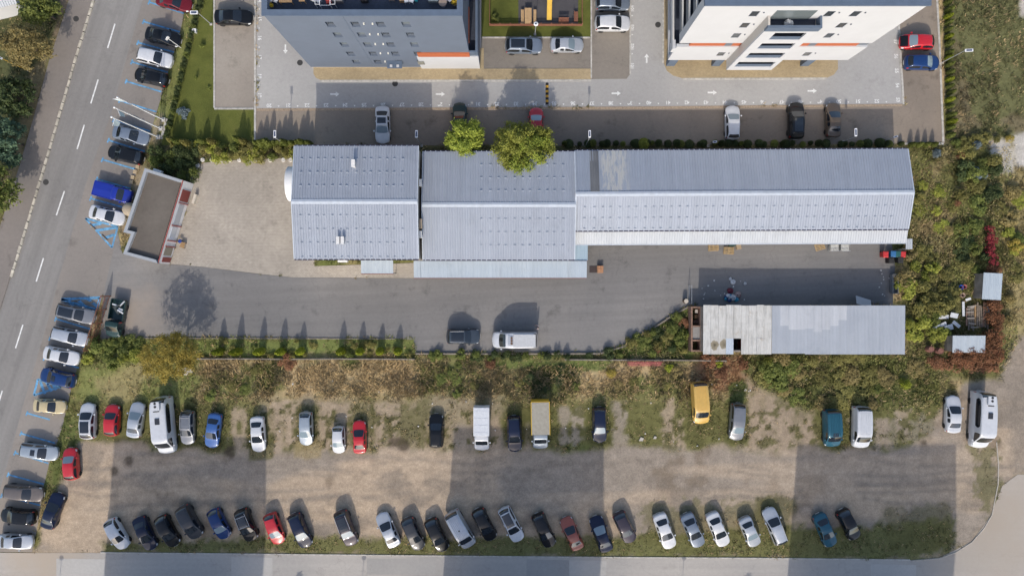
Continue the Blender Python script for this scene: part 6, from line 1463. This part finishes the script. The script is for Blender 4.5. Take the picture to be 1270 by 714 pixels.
# flagpoles: three tall white poles on one plinth line
for i, (bx, by, lab) in enumerate(((203.5,149,'northernmost of the three tall white flagpoles'),(200.3,160,'middle one of the three tall white flagpoles'),(197.2,170.5,'southernmost of the three tall white flagpoles'))):
    x, y = W(bx, by); o = thing('flagpole', lab, 'flagpole', (x, y, 0), 0, 'flagpoles beside the roadside bays')
    MB().tube((0,0,0),(0,0,10.0),.085,.055,10).build('pole', whitepole, o); MB().lathe([(.02,10),(.11,10.06),(.11,10.12),(.02,10.2)], 10).build('finial', whitepole, o)
    MB().cbox((0,0,.12),(.5,.5,.24)).build('plinth', kerbm, o)
    d = [(-1,.0),(.35,-.95),(-.3,-.95)][i]; MB().tube((0,0,9.5),(d[0]*.85,d[1]*.85,9.45),.022).build('flag_arm', whitepole, o)
    MB().add([(d[0]*.1,d[1]*.1,9.4),(d[0]*.8,d[1]*.8,9.4),(d[0]*.7,d[1]*.7+.05,8.4),(d[0]*.15,d[1]*.15-.04,8.3)], [(0,1,2,3)]).build('furled_flag', plain('pale flag', (.55,.66,.68), .8), o)
tag(MB().box(-.15,-1.3,0,.15,1.3,.10).build('plinth_strip', kerbm), 'pale concrete strip joining the three flagpole feet', 'plinth'); bpy.data.objects['plinth_strip'].location = (*W(203.8,160), .0); bpy.data.objects['plinth_strip'].rotation_euler = (0,0,-.28)
tag(MB().cbox((*W(242,39.5), .2),(.55,.5,.4)).build('utility_box', white), 'small white utility box on the lawn', 'utility box')
# rusty fence between bays and yard
a, b = Vector((*W(137.5,367),0)), Vector((*W(116.5,433),0)); d = (b-a); L = d.length; an = math.atan2(d.y, d.x)
o = thing('rusty_fence', 'rusty open steel fence between the bays and the old pickup', 'fence', a, an); rust = plain('rusty steel', (.26,.11,.06), .85, var=.35, scale=3.)
for i in range(5): MB().box(L*i/4-.05,-.05,0,L*i/4+.05,.05,2.15).build('post', rust, o)
for z in (.25,1.15,2.08): MB().box(0.051,-.025,z-.03,L-.051,.025,z+.03).build('rail', rust, o)
for i in range(44):
    if i % 11: MB().box(L*i/44-.012,-.012,.281,L*i/44+.012,.012,2.049).build('bar', rust, o)
# speed bump, bollards, wheel stops
o = thing('speed_bump', 'black and yellow rubber speed bump across the drive', 'speed bump', (*W(678.5,116.5), .012)); blk = plain('black rubber', (.02,.02,.02), .8); yel = plain('yellow rubber', (.55,.30,.03), .7)
for i in range(9): MB().add([(-.19,-1.35+i*.3,0),(.19,-1.35+i*.3,0),(.19,-1.06+i*.3,0),(-.19,-1.06+i*.3,0),(-.08,-1.35+i*.3,.06),(.08,-1.35+i*.3,.06),(.08,-1.06+i*.3,.06),(-.08,-1.06+i*.3,.06)], [(0,3,2,1),(4,5,6,7),(0,1,5,4),(1,2,6,5),(2,3,7,6),(3,0,4,7)]).build('segment', yel if i % 2 else blk, o)
tyw = plain('whitewashed rubber', (.62,.60,.56), .9, var=.2)
for i, x in enumerate((252,263.5,275,285.7,297.5,311,322.5,335.6,352,361)):
    X, Y = W(x, 198.6); o = thing('painted_tyre', 'whitewashed tyre half sunk along the paved yard edge', 'tyre', (X, Y, .0), 0, 'whitewashed tyres along the yard'); MB().lathe([(.13,.02),(.24,.02),(.27,.10),(.27,.2),(.22,.27),(.13,.25)], 16).build('tyre', tyw if i not in (5,7,9) else tyw, o); MB().lathe([(.125,.0),(.125,.2)], 14).build('soil_fill', plain('dark soil', (.05,.04,.03), .95), o)
X, Y = W(246,205.5); o = thing('painted_tyre', 'single whitewashed tyre beside the kiosk shrub', 'tyre', (X, Y, 0)); MB().lathe([(.13,.02),(.24,.02),(.27,.10),(.27,.2),(.22,.27),(.13,.25)], 16).build('tyre', tyw, o)
ws = plain('worn wheel stop', (.30,.24,.17), .9, var=.3)
for (x, y, lab) in ((115,281.5,'upper wheel stop on the blue hatched corner by the kiosk'),(130,295,'lower wheel stop on the blue hatched corner by the kiosk'),(94,372.5,'left wheel stop on the hatched corner by the grey estate'),(111,375,'right wheel stop on the hatched corner by the grey estate')):
    X, Y = W(x, y); o = thing('wheel_stop', lab, 'wheel stop', (X, Y, .022), -.75 if y < 320 else .15); MB().add([(-.5,-.09,0),(.5,-.09,0),(.5,.09,0),(-.5,.09,0),(-.46,-.05,.12),(.46,-.05,.12),(.46,.05,.12),(-.46,.05,.12)], [(0,3,2,1),(4,5,6,7),(0,1,5,4),(1,2,6,5),(2,3,7,6),(3,0,4,7)]).build('block', ws, o)
# low retaining wall and fence line south of the yard
lw = plain('old wall concrete', (.235,.205,.17), .9, var=.3, scale=1.5)
def lowwall(label, pts, h, w=.15, mat=lw):
    P = [Vector((*q,0)) for q in WP(pts)]; o = thing('low_wall', label, 'wall', P[0])
    for a, b in zip(P[:-1], P[1:]): d = b-a; c = (a+b)/2-P[0]; MB().cbox((c.x,c.y,h/2), (d.length-.02,w,h), math.atan2(d.y,d.x)).build('wall_section', mat, o)
lowwall('long low concrete wall between cypress strip and straw slope', [(245,444.5),(300,444.5),(360,444.8),(420,444.6),(480,444.7),(515,445)], .45)
lowwall('low concrete wall below the yard edge bushes', [(700,445.5),(760,445.8),(830,446),(900,447)], .5)
lowwall('low kerb wall along the yard south edge', [(515.5,438.4),(640,438.6),(744,438.2)], .25, .18)
lowwall('curved low kerb wall between the yard and the bush triangle', [(745,438),(778,428),(811,406),(837,389),(856,379)], .25, .18)
lowwall('pale kerb at the west end of the cypress strip', [(158,419),(300,419.3),(490,420)], .12, .12)
o = thing('red_netting', 'red plastic safety netting along the low wall', 'netting', (*W(800,447.5,.6), 0)); redn = plain('red netting', (.36,.085,.09), .7, var=.3)
for k in range(6): MB().box(-2.2,-.10-.005+.0,.25+k*.13,2.2,-.08-.005,.25+k*.13+.055).build('strand', redn, o)
for k in range(16): MB().box(-2.2+k*.29,-.13,.2,-2.2+k*.29+.06,-.106,1.0).build('strand', redn, o)
for x in (-2.2,0,2.2): MB().tube((x,-.02,0),(x,-.02,1.1),.03).build('stake', oldwood, o)
for k in range(5): MB().add([(-2.1,-.22-k*.1,.30-k*.035),(2.1,-.20-k*.1,.30-k*.035),(2.1,-.255-k*.1,.285-k*.035),(-2.1,-.275-k*.1,.285-k*.035)], [(0,1,2,3)]).build('strand', redn, o)
# pallets, boxes and rubbish in the yard
palw = plain('pallet wood', (.46,.33,.175), .8, var=.2, scale=4.)
def pallet(label, px, py, rz, n=1, load=None):
    for k in range(n):
        x, y = W(px, py, .15); o = thing('pallet', label if n == 1 else label+', '+('lower one' if k == 0 else 'upper one'), 'pallet', (x+.05*k, y, .02+.15*k), rz+.06*k)
        for j in range(5): MB().box(-.6,-.42+j*.19-.0,.11,.6,-.42+j*.19+.11,.132).build('slat', palw, o)
        for xx in (-.54,0,.54): MB().box(xx-.05,-.42,.022,xx+.05,.45,.109).build('bearer', palw, o)
pallet('stacked pallet lying flat below the white canopy', 884.5, 307, 0.02, 2); pallet('tilted pallet right of the flat stack', 903.5, 311, -.08, 2)
pallet('pallet half under the canopy further east', 1017, 306, .3)
def crate(label, px, py, s, mat, rz=0., z0=.02, nm='cardboard_box'):
    x, y = W(px, py, z0+s[2]); o = thing(nm, label, 'box', (x, y, z0), rz); a, b, h = s[0]/2, s[1]/2, s[2]
    MB().box(-a,-b,0,a,b,h-.02).build('carton', mat, o)
    for sg in (-1,1): MB().cbox((0,sg*b/2,h), (2*a,b-.015,.018), 0, sg*.06).build('flap', mat, o)
crate('tan carton beside the tilted pallet', 916.5, 306, (.55,.6,.5), plain('cardboard', (.40,.30,.19), .9), .2); crate('dark green box behind the tilted pallet', 908.5, 303.5, (.8,.35,.4), plain('dark green plastic', (.03,.07,.05), .6), .1, nm='plastic_box')
o = thing('brick_stack', 'stack of orange bricks at the canopy east end', 'bricks', (*W(744.5,334,.5), .02)); obm = plain('orange brick', (.42,.22,.12), .9, var=.2)
for k in range(6):
    for j in range(3):
        for q in range(2): MB().box(-.36+q*.37,-.42+j*.29,k*.095,-.36+q*.37+.355,-.42+j*.29+.275,k*.095+.09).build('brick', obm, o)
tag(MB().cbox((*W(735.5,334), .04),(.9,.8,.04)).build('ground_mat', plain('dark brown mat', (.06,.045,.045), .9)), 'dark brown mat left of the brick stack', 'mat')
wire = plain('galvanised wire', (.48,.50,.51), .4, .5, var=.1)
for px, lab in ((1036,'left wire cage container under the white canopy edge'),(1049,'right wire cage container under the white canopy edge')):
    x, y = W(px, 307, .9); o = thing('wire_cage', lab, 'cage', (x, y, .02)); 
    MB().box(-.55,-.42,.08,.55,.42,.11).build('floor', wire, o); MB().box(-.5,-.38,.112,.5,.38,.7).build('load', plain('pale packed goods', (.55,.55,.52), .8, var=.3), o)
    for k in range(9): MB().box(-.55+k*.135,-.43,.112,-.55+k*.135+.02,-.41,.95).build('bar', wire, o); 
    for k in range(9): MB().box(-.55+k*.135,.41,.112,-.55+k*.135+.02,.43,.95).build('bar', wire, o)
    for s in (-1,1):
        MB().box(-.56,s*.42-.02,.951,.57,s*.42+.02,.985).build('rail', wire, o)
        for k in range(6): MB().box(s*.56-.01,-.36+k*.14,.112,s*.56+.01,-.36+k*.14+.02,.95).build('bar', wire, o)
    for sx in (-.5,.5):
        for sy in (-.37,.37): MB().box(sx-.04,sy-.04,0,sx+.04,sy+.04,.079).build('foot', wire, o)
def binn(label, px, py, mat, rz=0.):
    x, y = W(px, py, 1.0); o = thing('wheelie_bin', label, 'bin', (x, y, .02), rz)
    MB().add([(-.24,-.28,.06),(.24,-.28,.06),(.24,.28,.06),(-.24,.28,.06),(-.31,-.36,.98),(.31,-.36,.98),(.31,.36,.98),(-.31,.36,.98)], [(0,3,2,1),(4,5,6,7),(0,1,5,4),(1,2,6,5),(2,3,7,6),(3,0,4,7)]).build('tub', mat, o)
    MB().add([(-.33,-.38,.99),(.33,-.38,.99),(.33,.40,1.04),(-.33,.40,1.04),(-.25,-.28,1.06),(.25,-.28,1.06),(.25,.3,1.10),(-.25,.3,1.10)], [(0,3,2,1),(4,5,6,7),(0,1,5,4),(1,2,6,5),(2,3,7,6),(3,0,4,7)]).build('lid', mat, o)
    for s in (-1,1): MB().tube((s*.2-.03,.34,.10),(s*.2+.03,.34,.10),.10,n=12).build('wheel', trim, o)
    MB().tube((-.25,.44,1.0),(.25,.44,1.0),.02).build('handle', trim, o)
binr = plain('red bin plastic', (.48,.03,.03), .5, var=.06)
binn('left red bin at the east end of the yard', 1098.5, 315.5, binr); binn('blue bin between the red bins', 1108, 315, plain('blue bin plastic', (.03,.13,.30), .5, var=.06)); binn('dark green bin next to the right red bin', 1114, 315, plain('green bin plastic', (.015,.09,.085), .5)); binn('right red bin at the east end of the yard', 1120, 315.5, binr)
binn('black bin in front of the blue bin', 1105.5, 323, blk); binn('black bin in front of the right red bin', 1117, 322.5, blk)
x, y = W(1111, 352, .8); o = thing('metal_trough', 'long grey metal trough at the east edge of the yard', 'trough', (x, y, .02)); tm_ = plain('grey trough steel', (.24,.25,.26), .5, .3, var=.15)
for q in ((-.35,-1.2,.35,-1.15),(-.35,1.15,.35,1.2),(-.35,-1.149,-.30,1.149),(.30,-1.149,.35,1.149)): MB().box(q[0],q[1],.1,q[2],q[3],.75).build('side', tm_, o)
MB().box(-.3,-1.148,.1,.3,1.148,.14).build('floor', tm_, o); MB().box(-.299,-.04,.45,.299,.04,.5).build('cross_bar', tm_, o)
x, y = W(1128, 302.5, 2.6); o = thing('lean_to_roof', 'small grey barred lean to at the long hall corner', 'lean to', (x, y, 0)); 
for k in range(4): MB().box(-.4+k*.2,-.62,2.5,-.4+k*.2+.17,.62,2.55).build('slat', roofS, o)
for sx in (-.38,.38):
    for sy in (-.58,.58): MB().box(sx-.03,sy-.03,.0,sx+.03,sy+.03,2.499).build('post', steel, o)
rr = random.Random(3)
bagc = [plain('cyan bag', (.05,.36,.52), .4), plain('white bag', (.66,.67,.68), .4), plain('wine bag', (.16,.02,.04), .5), plain('dark blue bag', (.03,.07,.2), .4), plain('pinkish bag', (.45,.33,.30), .5)]
bagn = ['cyan','white','wine red','dark blue','pinkish']
def bag(label, px, py, s, mat, g=None, nm='rubbish_bag'):
    x, y = W(px, py); r = random.Random(int(px*13+py)); mb = MB(); pr = [(.05,0),(s*.85,.02),(s,.3*s),(s*.8,.75*s),(s*.3,s),(s*.12,1.15*s),(s*.2,1.25*s)]
    mb.lathe(pr, 10); mb.v = [(a*(1+r.uniform(-.22,.22)), b*(1+r.uniform(-.22,.22)), max(0,c*(1+r.uniform(-.2,.2)))) for a, b, c in mb.v]
    o = mb.build(nm, mat, None, True); o.location = (x, y, .018); o.rotation_euler = (0,0,r.uniform(0,6)); return tag(o, label, 'rubbish', g)
for i in range(12):
    k = (0,4,0,3,2,1,0,3,2,1,0,4)[i]; bag(bagn[k]+' rubbish bag in the heap north of the shed', 905+rr.uniform(-5,13), 366+rr.uniform(-6,6), rr.uniform(.22,.42), bagc[k], bagn[k]+' bags in the rubbish heap')
bag('white rubbish bag lying above the heap', 908.5, 349.5, .33, bagc[1]); bag('thin white scrap lying above the white bag', 905.5, 345.5, .2, bagc[1]); bag('small white bag right of the rubbish heap', 924, 351.5, .2, bagc[1])
lit = plain('pale litter', (.62,.60,.56), .8, var=.1)
for i in range(60):
    if i < 14: px, py = rr.uniform(870,925), rr.uniform(346,374)
    elif i < 24: px, py = rr.uniform(1090,1106), rr.uniform(335,372)
    else: px, py = rr.uniform(250,1160), rr.uniform(470,556)
    x, y = W(px, py); o = MB().cbox((0,0,.012),(rr.uniform(.08,.22),rr.uniform(.06,.16),.02)).build('litter', lit); o.location = (x, y, .02 if i < 24 else .10); o.rotation_euler = (rr.uniform(-.2,.2),rr.uniform(-.2,.2),rr.uniform(0,3)); tag(o, 'scrap of pale litter on the yard asphalt' if i < 24 else 'scrap of pale litter in the weeds', 'litter', 'litter on the yard' if i < 24 else 'litter in the weeds')
for px, py, s, lab in ((795,544,.5,'pale flat stone slab in the grass row'),(812,542,.35,'broken pale stone beside the slab'),(924,483,.3,'cream square tile near the silver minivan'),(229,460,1.0,'grey slab showing through the yellow tree'),(849,433,.35,'small pale blue board in the bush triangle')):
    x, y = W(px, py); tag(MB().prism([(x-s*.6,y-s*.4),(x+s*.4,y-s*.5),(x+s*.65,y+s*.2),(x-s*.1,y+s*.5)], .0, .14).build('stone_slab', plain('pale stone', (.50,.46,.41), .9, var=.2)), lab, 'stone')
tag(MB().cbox((*W(229,459,.6), .5),(1.8,.6,.06), 0, .2).build('roof_board', plain('grey board', (.36,.35,.33), .9)), 'grey board lying at the right edge of the yellow tree', 'board')
# gate frame and post by the shed corner
o = thing('gate_frame', 'thin steel gate frame standing open beside the annex', 'gate', (*W(858,365,1.0), .02)); 
for a, b in (((-.15,1.1,0),(-.15,1.1,1.6)),((-.15,-1.1,0),(-.15,-1.1,1.6))): MB().tube(a,b,.03).build('post', steel, o)
for z in (.3,1.55): MB().tube((-.15,-1.1,z),(-.15,1.1,z),.025).build('rail', steel, o)
x, y = W(849, 373); o = thing('oil_drum', 'dark drum with pale lid at the bend of the yard edge', 'drum', (x, y, .02)); MB().lathe([(.28,0),(.28,.28),(.30,.30),(.28,.32),(.28,.85)], 14).build('shell', plain('dark brown drum', (.10,.07,.05), .7), o); MB().lathe([(.27,.851),(.25,.88)], 14).build('lid', plain('cream lid', (.5,.45,.38), .7), o)
# playground
PG = bpy.data.objects['lawn.001']
sheet('play_surface', [(643,-60),(717,-60),(717,32),(643,32)], .045, paving('rubber play surface', (.085,.082,.088), (.07,.068,.074), (.105,.10,.105), .3, stain=.3, cracks=False))
fe = thing('playground_fence', 'low reddish timber fence around the playground', 'fence', (*W(664,33), .03)); redw = plain('reddish timber', (.24,.10,.06), .8, var=.2)
fx0, fx1, fy = W(607.5,33)[0]-W(664,33)[0], W(721.5,33)[0]-W(664,33)[0], 0
for k in range(3): MB().box(fx0,-.03,.15+k*.22,fx1,.03,.15+k*.22+.14).build('rail', redw, fe)
for k in range(10): MB().box(fx0+(fx1-fx0)*k/9-.05,.031,0,fx0+(fx1-fx0)*k/9+.05,.12,.85).build('post', redw, fe)
for xx in (fx0, fx1):
    for k in range(3): MB().box(xx-.03,.121,.15+k*.22,xx+.03,9.,.15+k*.22+.14).build('rail', redw, fe)
pw = plain('picnic timber', (.50,.33,.17), .7, var=.15, scale=4.)
x, y = W(655,20,.7); o = thing('picnic_table', 'wooden picnic table at the left of the play surface', 'table', (x, y, .046)); 
for k in range(5): MB().box(-.42+k*.17,-.95,.70,-.42+k*.17+.155,.95,.74).build('plank', pw, o)
for yy in (-.7,.7): MB().box(-.35,yy-.05,0,.35,yy+.05,.699).build('leg', pw, o)
for px, lab in ((648,'left bench of the picnic table'),(663.5,'right bench of the picnic table')):
    x, y = W(px,21.5,.4); o = thing('bench', lab, 'bench', (x, y, .046))
    for k in range(2): MB().box(-.18+k*.18,-.9,.40,-.18+k*.18+.165,.9,.44).build('plank', pw, o)
    for yy in (-.65,.65): MB().box(-.15,yy-.04,0,.15,yy+.04,.399).build('leg', pw, o)
x, y = W(681.5,4,1.0); o = thing('slide', 'yellow playground slide reaching over the top edge', 'slide', (x, y, .046)); ym = plain('yellow slide plastic', (.62,.40,.05), .35, var=.05)
MB().add([(-.24,-1.8,.22),(.24,-1.8,.22),(.24,1.8,1.7),(-.24,1.8,1.7),(-.24,-1.8,.16),(.24,-1.8,.16),(.24,1.8,1.64),(-.24,1.8,1.64)], [(0,1,2,3),(4,7,6,5),(0,4,5,1),(1,5,6,2),(2,6,7,3),(3,7,4,0)]).build('chute', ym, o)
for s in (-1,1): MB().add([(s*.24,-1.8,.16),(s*.30,-1.8,.16),(s*.30,1.8,1.64),(s*.24,1.8,1.64),(s*.24,-1.8,.42),(s*.30,-1.8,.42),(s*.30,1.8,1.92),(s*.24,1.8,1.92)], [(0,3,2,1),(4,5,6,7),(0,1,5,4),(1,2,6,5),(2,3,7,6),(3,0,4,7)]).build('side_rail', ym, o)
for s in (-1,1): MB().tube((s*.27,1.7,0),(s*.27,1.7,1.63),.04).build('post', redw, o)
for px, py, rz, lab in ((699,26.5,0,'low brown bench along the bottom of the play surface'),(714.5,21,math.pi/2,'red brown bench at the right of the play surface')):
    x, y = W(px,py,.4); o = thing('bench', lab, 'bench', (x, y, .046), rz)
    for k in range(3): MB().box(-.62,-.22+k*.15,.38,.62,-.22+k*.15+.135,.42).build('plank', redw, o)
    MB().box(-.62,.24,.5,.62,.28,.8).build('backrest', redw, o)
    for xx in (-.45,.45): MB().box(xx-.04,-.2,0,xx+.04,.29,.379).build('leg', trim, o); MB().box(xx-.03,.281,0.38,xx+.03,.31,.8).build('back_post', trim, o)
bush(614, 22, .45, .8, leafM, 'small shrub in the playground lawn corner', None)
# entrance planters by the kiosk north wall etc. : low block row at bays
for i, (px, py) in enumerate(((174,201),(171,207),(168,213),(165,220),(163,226))):
    x, y = W(px, py); tag(MB().prism([(x-.25,y-.2),(x+.2,y-.25),(x+.27,y+.18),(x-.15,y+.25)], -.02, .16).build('edge_stone', plain('tan stone', (.48,.38,.24), .9, var=.2)), 'rough tan stone in the row beside the kiosk wall', 'stone', 'tan stones beside the kiosk')
# ------------------------------------------------------------------ person behind the delivery truck
def person(label, px, py, facing, shirt, pants):
    x, y = W(px, py, .9)
    J = {'pel':(0,0,.95),'spine':(0,.01,1.15),'chest':(0,.0,1.36),'neck':(0,0,1.50),'head':(0,-.02,1.60),'top':(0,-.01,1.72)}
    E = [('pel','spine'),('spine','chest'),('chest','neck'),('neck','head'),('head','top')]
    R = {'pel':(.15,.11),'spine':(.14,.10),'chest':(.16,.11),'neck':(.055,.055),'head':(.085,.10),'top':(.07,.08)}
    for s, n in ((-1,'l'),(1,'r')):
        J.update({n+'sh':(s*.19,.0,1.40),n+'el':(s*.26,-.06,1.13),n+'wr':(s*.22,-.26,1.04),n+'ha':(s*.20,-.34,1.03),n+'hip':(s*.09,0,.90),n+'kn':(s*.11,-.03,.50),n+'an':(s*.12,.02,.09),n+'to':(s*.13,-.15,.04)})
        R.update({n+'sh':(.06,.06),n+'el':(.045,.045),n+'wr':(.03,.03),n+'ha':(.035,.022),n+'hip':(.09,.09),n+'kn':(.06,.06),n+'an':(.042,.042),n+'to':(.04,.03)})
        E += [('chest',n+'sh'),(n+'sh',n+'el'),(n+'el',n+'wr'),(n+'wr',n+'ha'),('pel',n+'hip'),(n+'hip',n+'kn'),(n+'kn',n+'an'),(n+'an',n+'to')]
        for k in range(5):
            f = n+'f%d' % k; off = (k-1.5)*.017; ln = (.06,.075,.08,.072,.058)[k]
            if k == 4: J[f] = (s*.20-s*.045,-.335,1.04); J[f+'b'] = (s*.20-s*.06,-.365,1.03)
            else: J[f] = (s*.20+off,-.34-ln*.55,1.02); J[f+'b'] = (s*.20+off,-.34-ln,1.0)
            R[f] = (.009,.009); R[f+'b'] = (.007,.007); E += [(n+'ha',f),(f,f+'b')]
    names = list(J); me = bpy.data.meshes.new('body'); me.from_pydata([J[n] for n in names], [(names.index(a), names.index(b)) for a, b in E], []); me.update()
    t = bpy.data.objects.new('tmp', me); COL.objects.link(t); t.modifiers.new('skin', 'SKIN'); sb = t.modifiers.new('s', 'SUBSURF'); sb.levels = 1
    if not me.skin_vertices: me.skin_vertices.new() if hasattr(me.skin_vertices, 'new') else None
    if me.skin_vertices:
        for i, n in enumerate(names): me.skin_vertices[0].data[i].radius = R[n]
        me.skin_vertices[0].data[0].use_root = True
    dg = bpy.context.evaluated_depsgraph_get(); ev = bpy.data.meshes.new_from_object(t.evaluated_get(dg)); bpy.data.objects.remove(t)
    ev.materials.clear(); 
    for mt in (plain('skin', (.42,.25,.18), .6), plain('shirt '+label[:8], shirt, .9), plain('trousers '+label[:8], pants, .9), plain('shoe leather', (.03,.025,.02), .6)): ev.materials.append(mt)
    for p in ev.polygons:
        c = p.center; p.material_index = 3 if c.z < .10 else 2 if c.z < .96 else 0 if (c.z > 1.48 or c.y < -.20) else 1
    ev.shade_smooth()
    o = thing('person', label, 'person', (x, y, .018), facing); obj('body', ev, None, o)
    MB().lathe([(.085,1.63),(.10,1.67),(.095,1.72),(.07,1.765),(.02,1.79)], 14, (0,.012)).build('hair', plain('dark hair', (.03,.02,.015), .8), o, True)
    for s in (-1,1): MB().lathe([(.004,1.635),(.012,1.642),(.004,1.65)], 8, (s*.033,-.115)).build('eye', plain('eye', (.05,.04,.04), .3), o)
    MB().add([(-.012,-.115,1.60),(.012,-.115,1.60),(0,-.14,1.602),(0,-.118,1.64)], [(0,2,3),(2,1,3),(0,1,2)]).build('nose', plain('skin', (.42,.25,.18)), o)
    MB().cbox((0,-.112,1.575),(.045,.012,.01)).build('mouth', plain('lip', (.3,.12,.1), .6), o)
    for s in (-1,1): MB().cbox((s*.09,0,1.63),(.018,.04,.06)).build('ear', plain('skin', (.42,.25,.18)), o)
person('person in a pale pink shirt standing behind the delivery van', 667, 405.5, -1.6, (.62,.50,.47), (.10,.11,.16))

number_rows([o for o in COL.objects if o.get('group') == 'whitewashed tyres along the yard'])
number_rows([o for o in COL.objects if o.get('group') == 'white terrace chairs'])
number_rows([o for o in COL.objects if o.get('group') == 'tan stones beside the kiosk'], lambda o: -o.data.vertices[0].co.y, 'from the top')

for g in sorted({o['group'] for o in COL.objects if 'group' in o.keys() and ('rubbish heap' in o['group'])}): number_rows([o for o in COL.objects if o.get('group') == g])
number_rows([o for o in COL.objects if o.get('group') == 'scrap metal in the green pickup'], lambda o: o.data.vertices[0].co.z, 'from below')
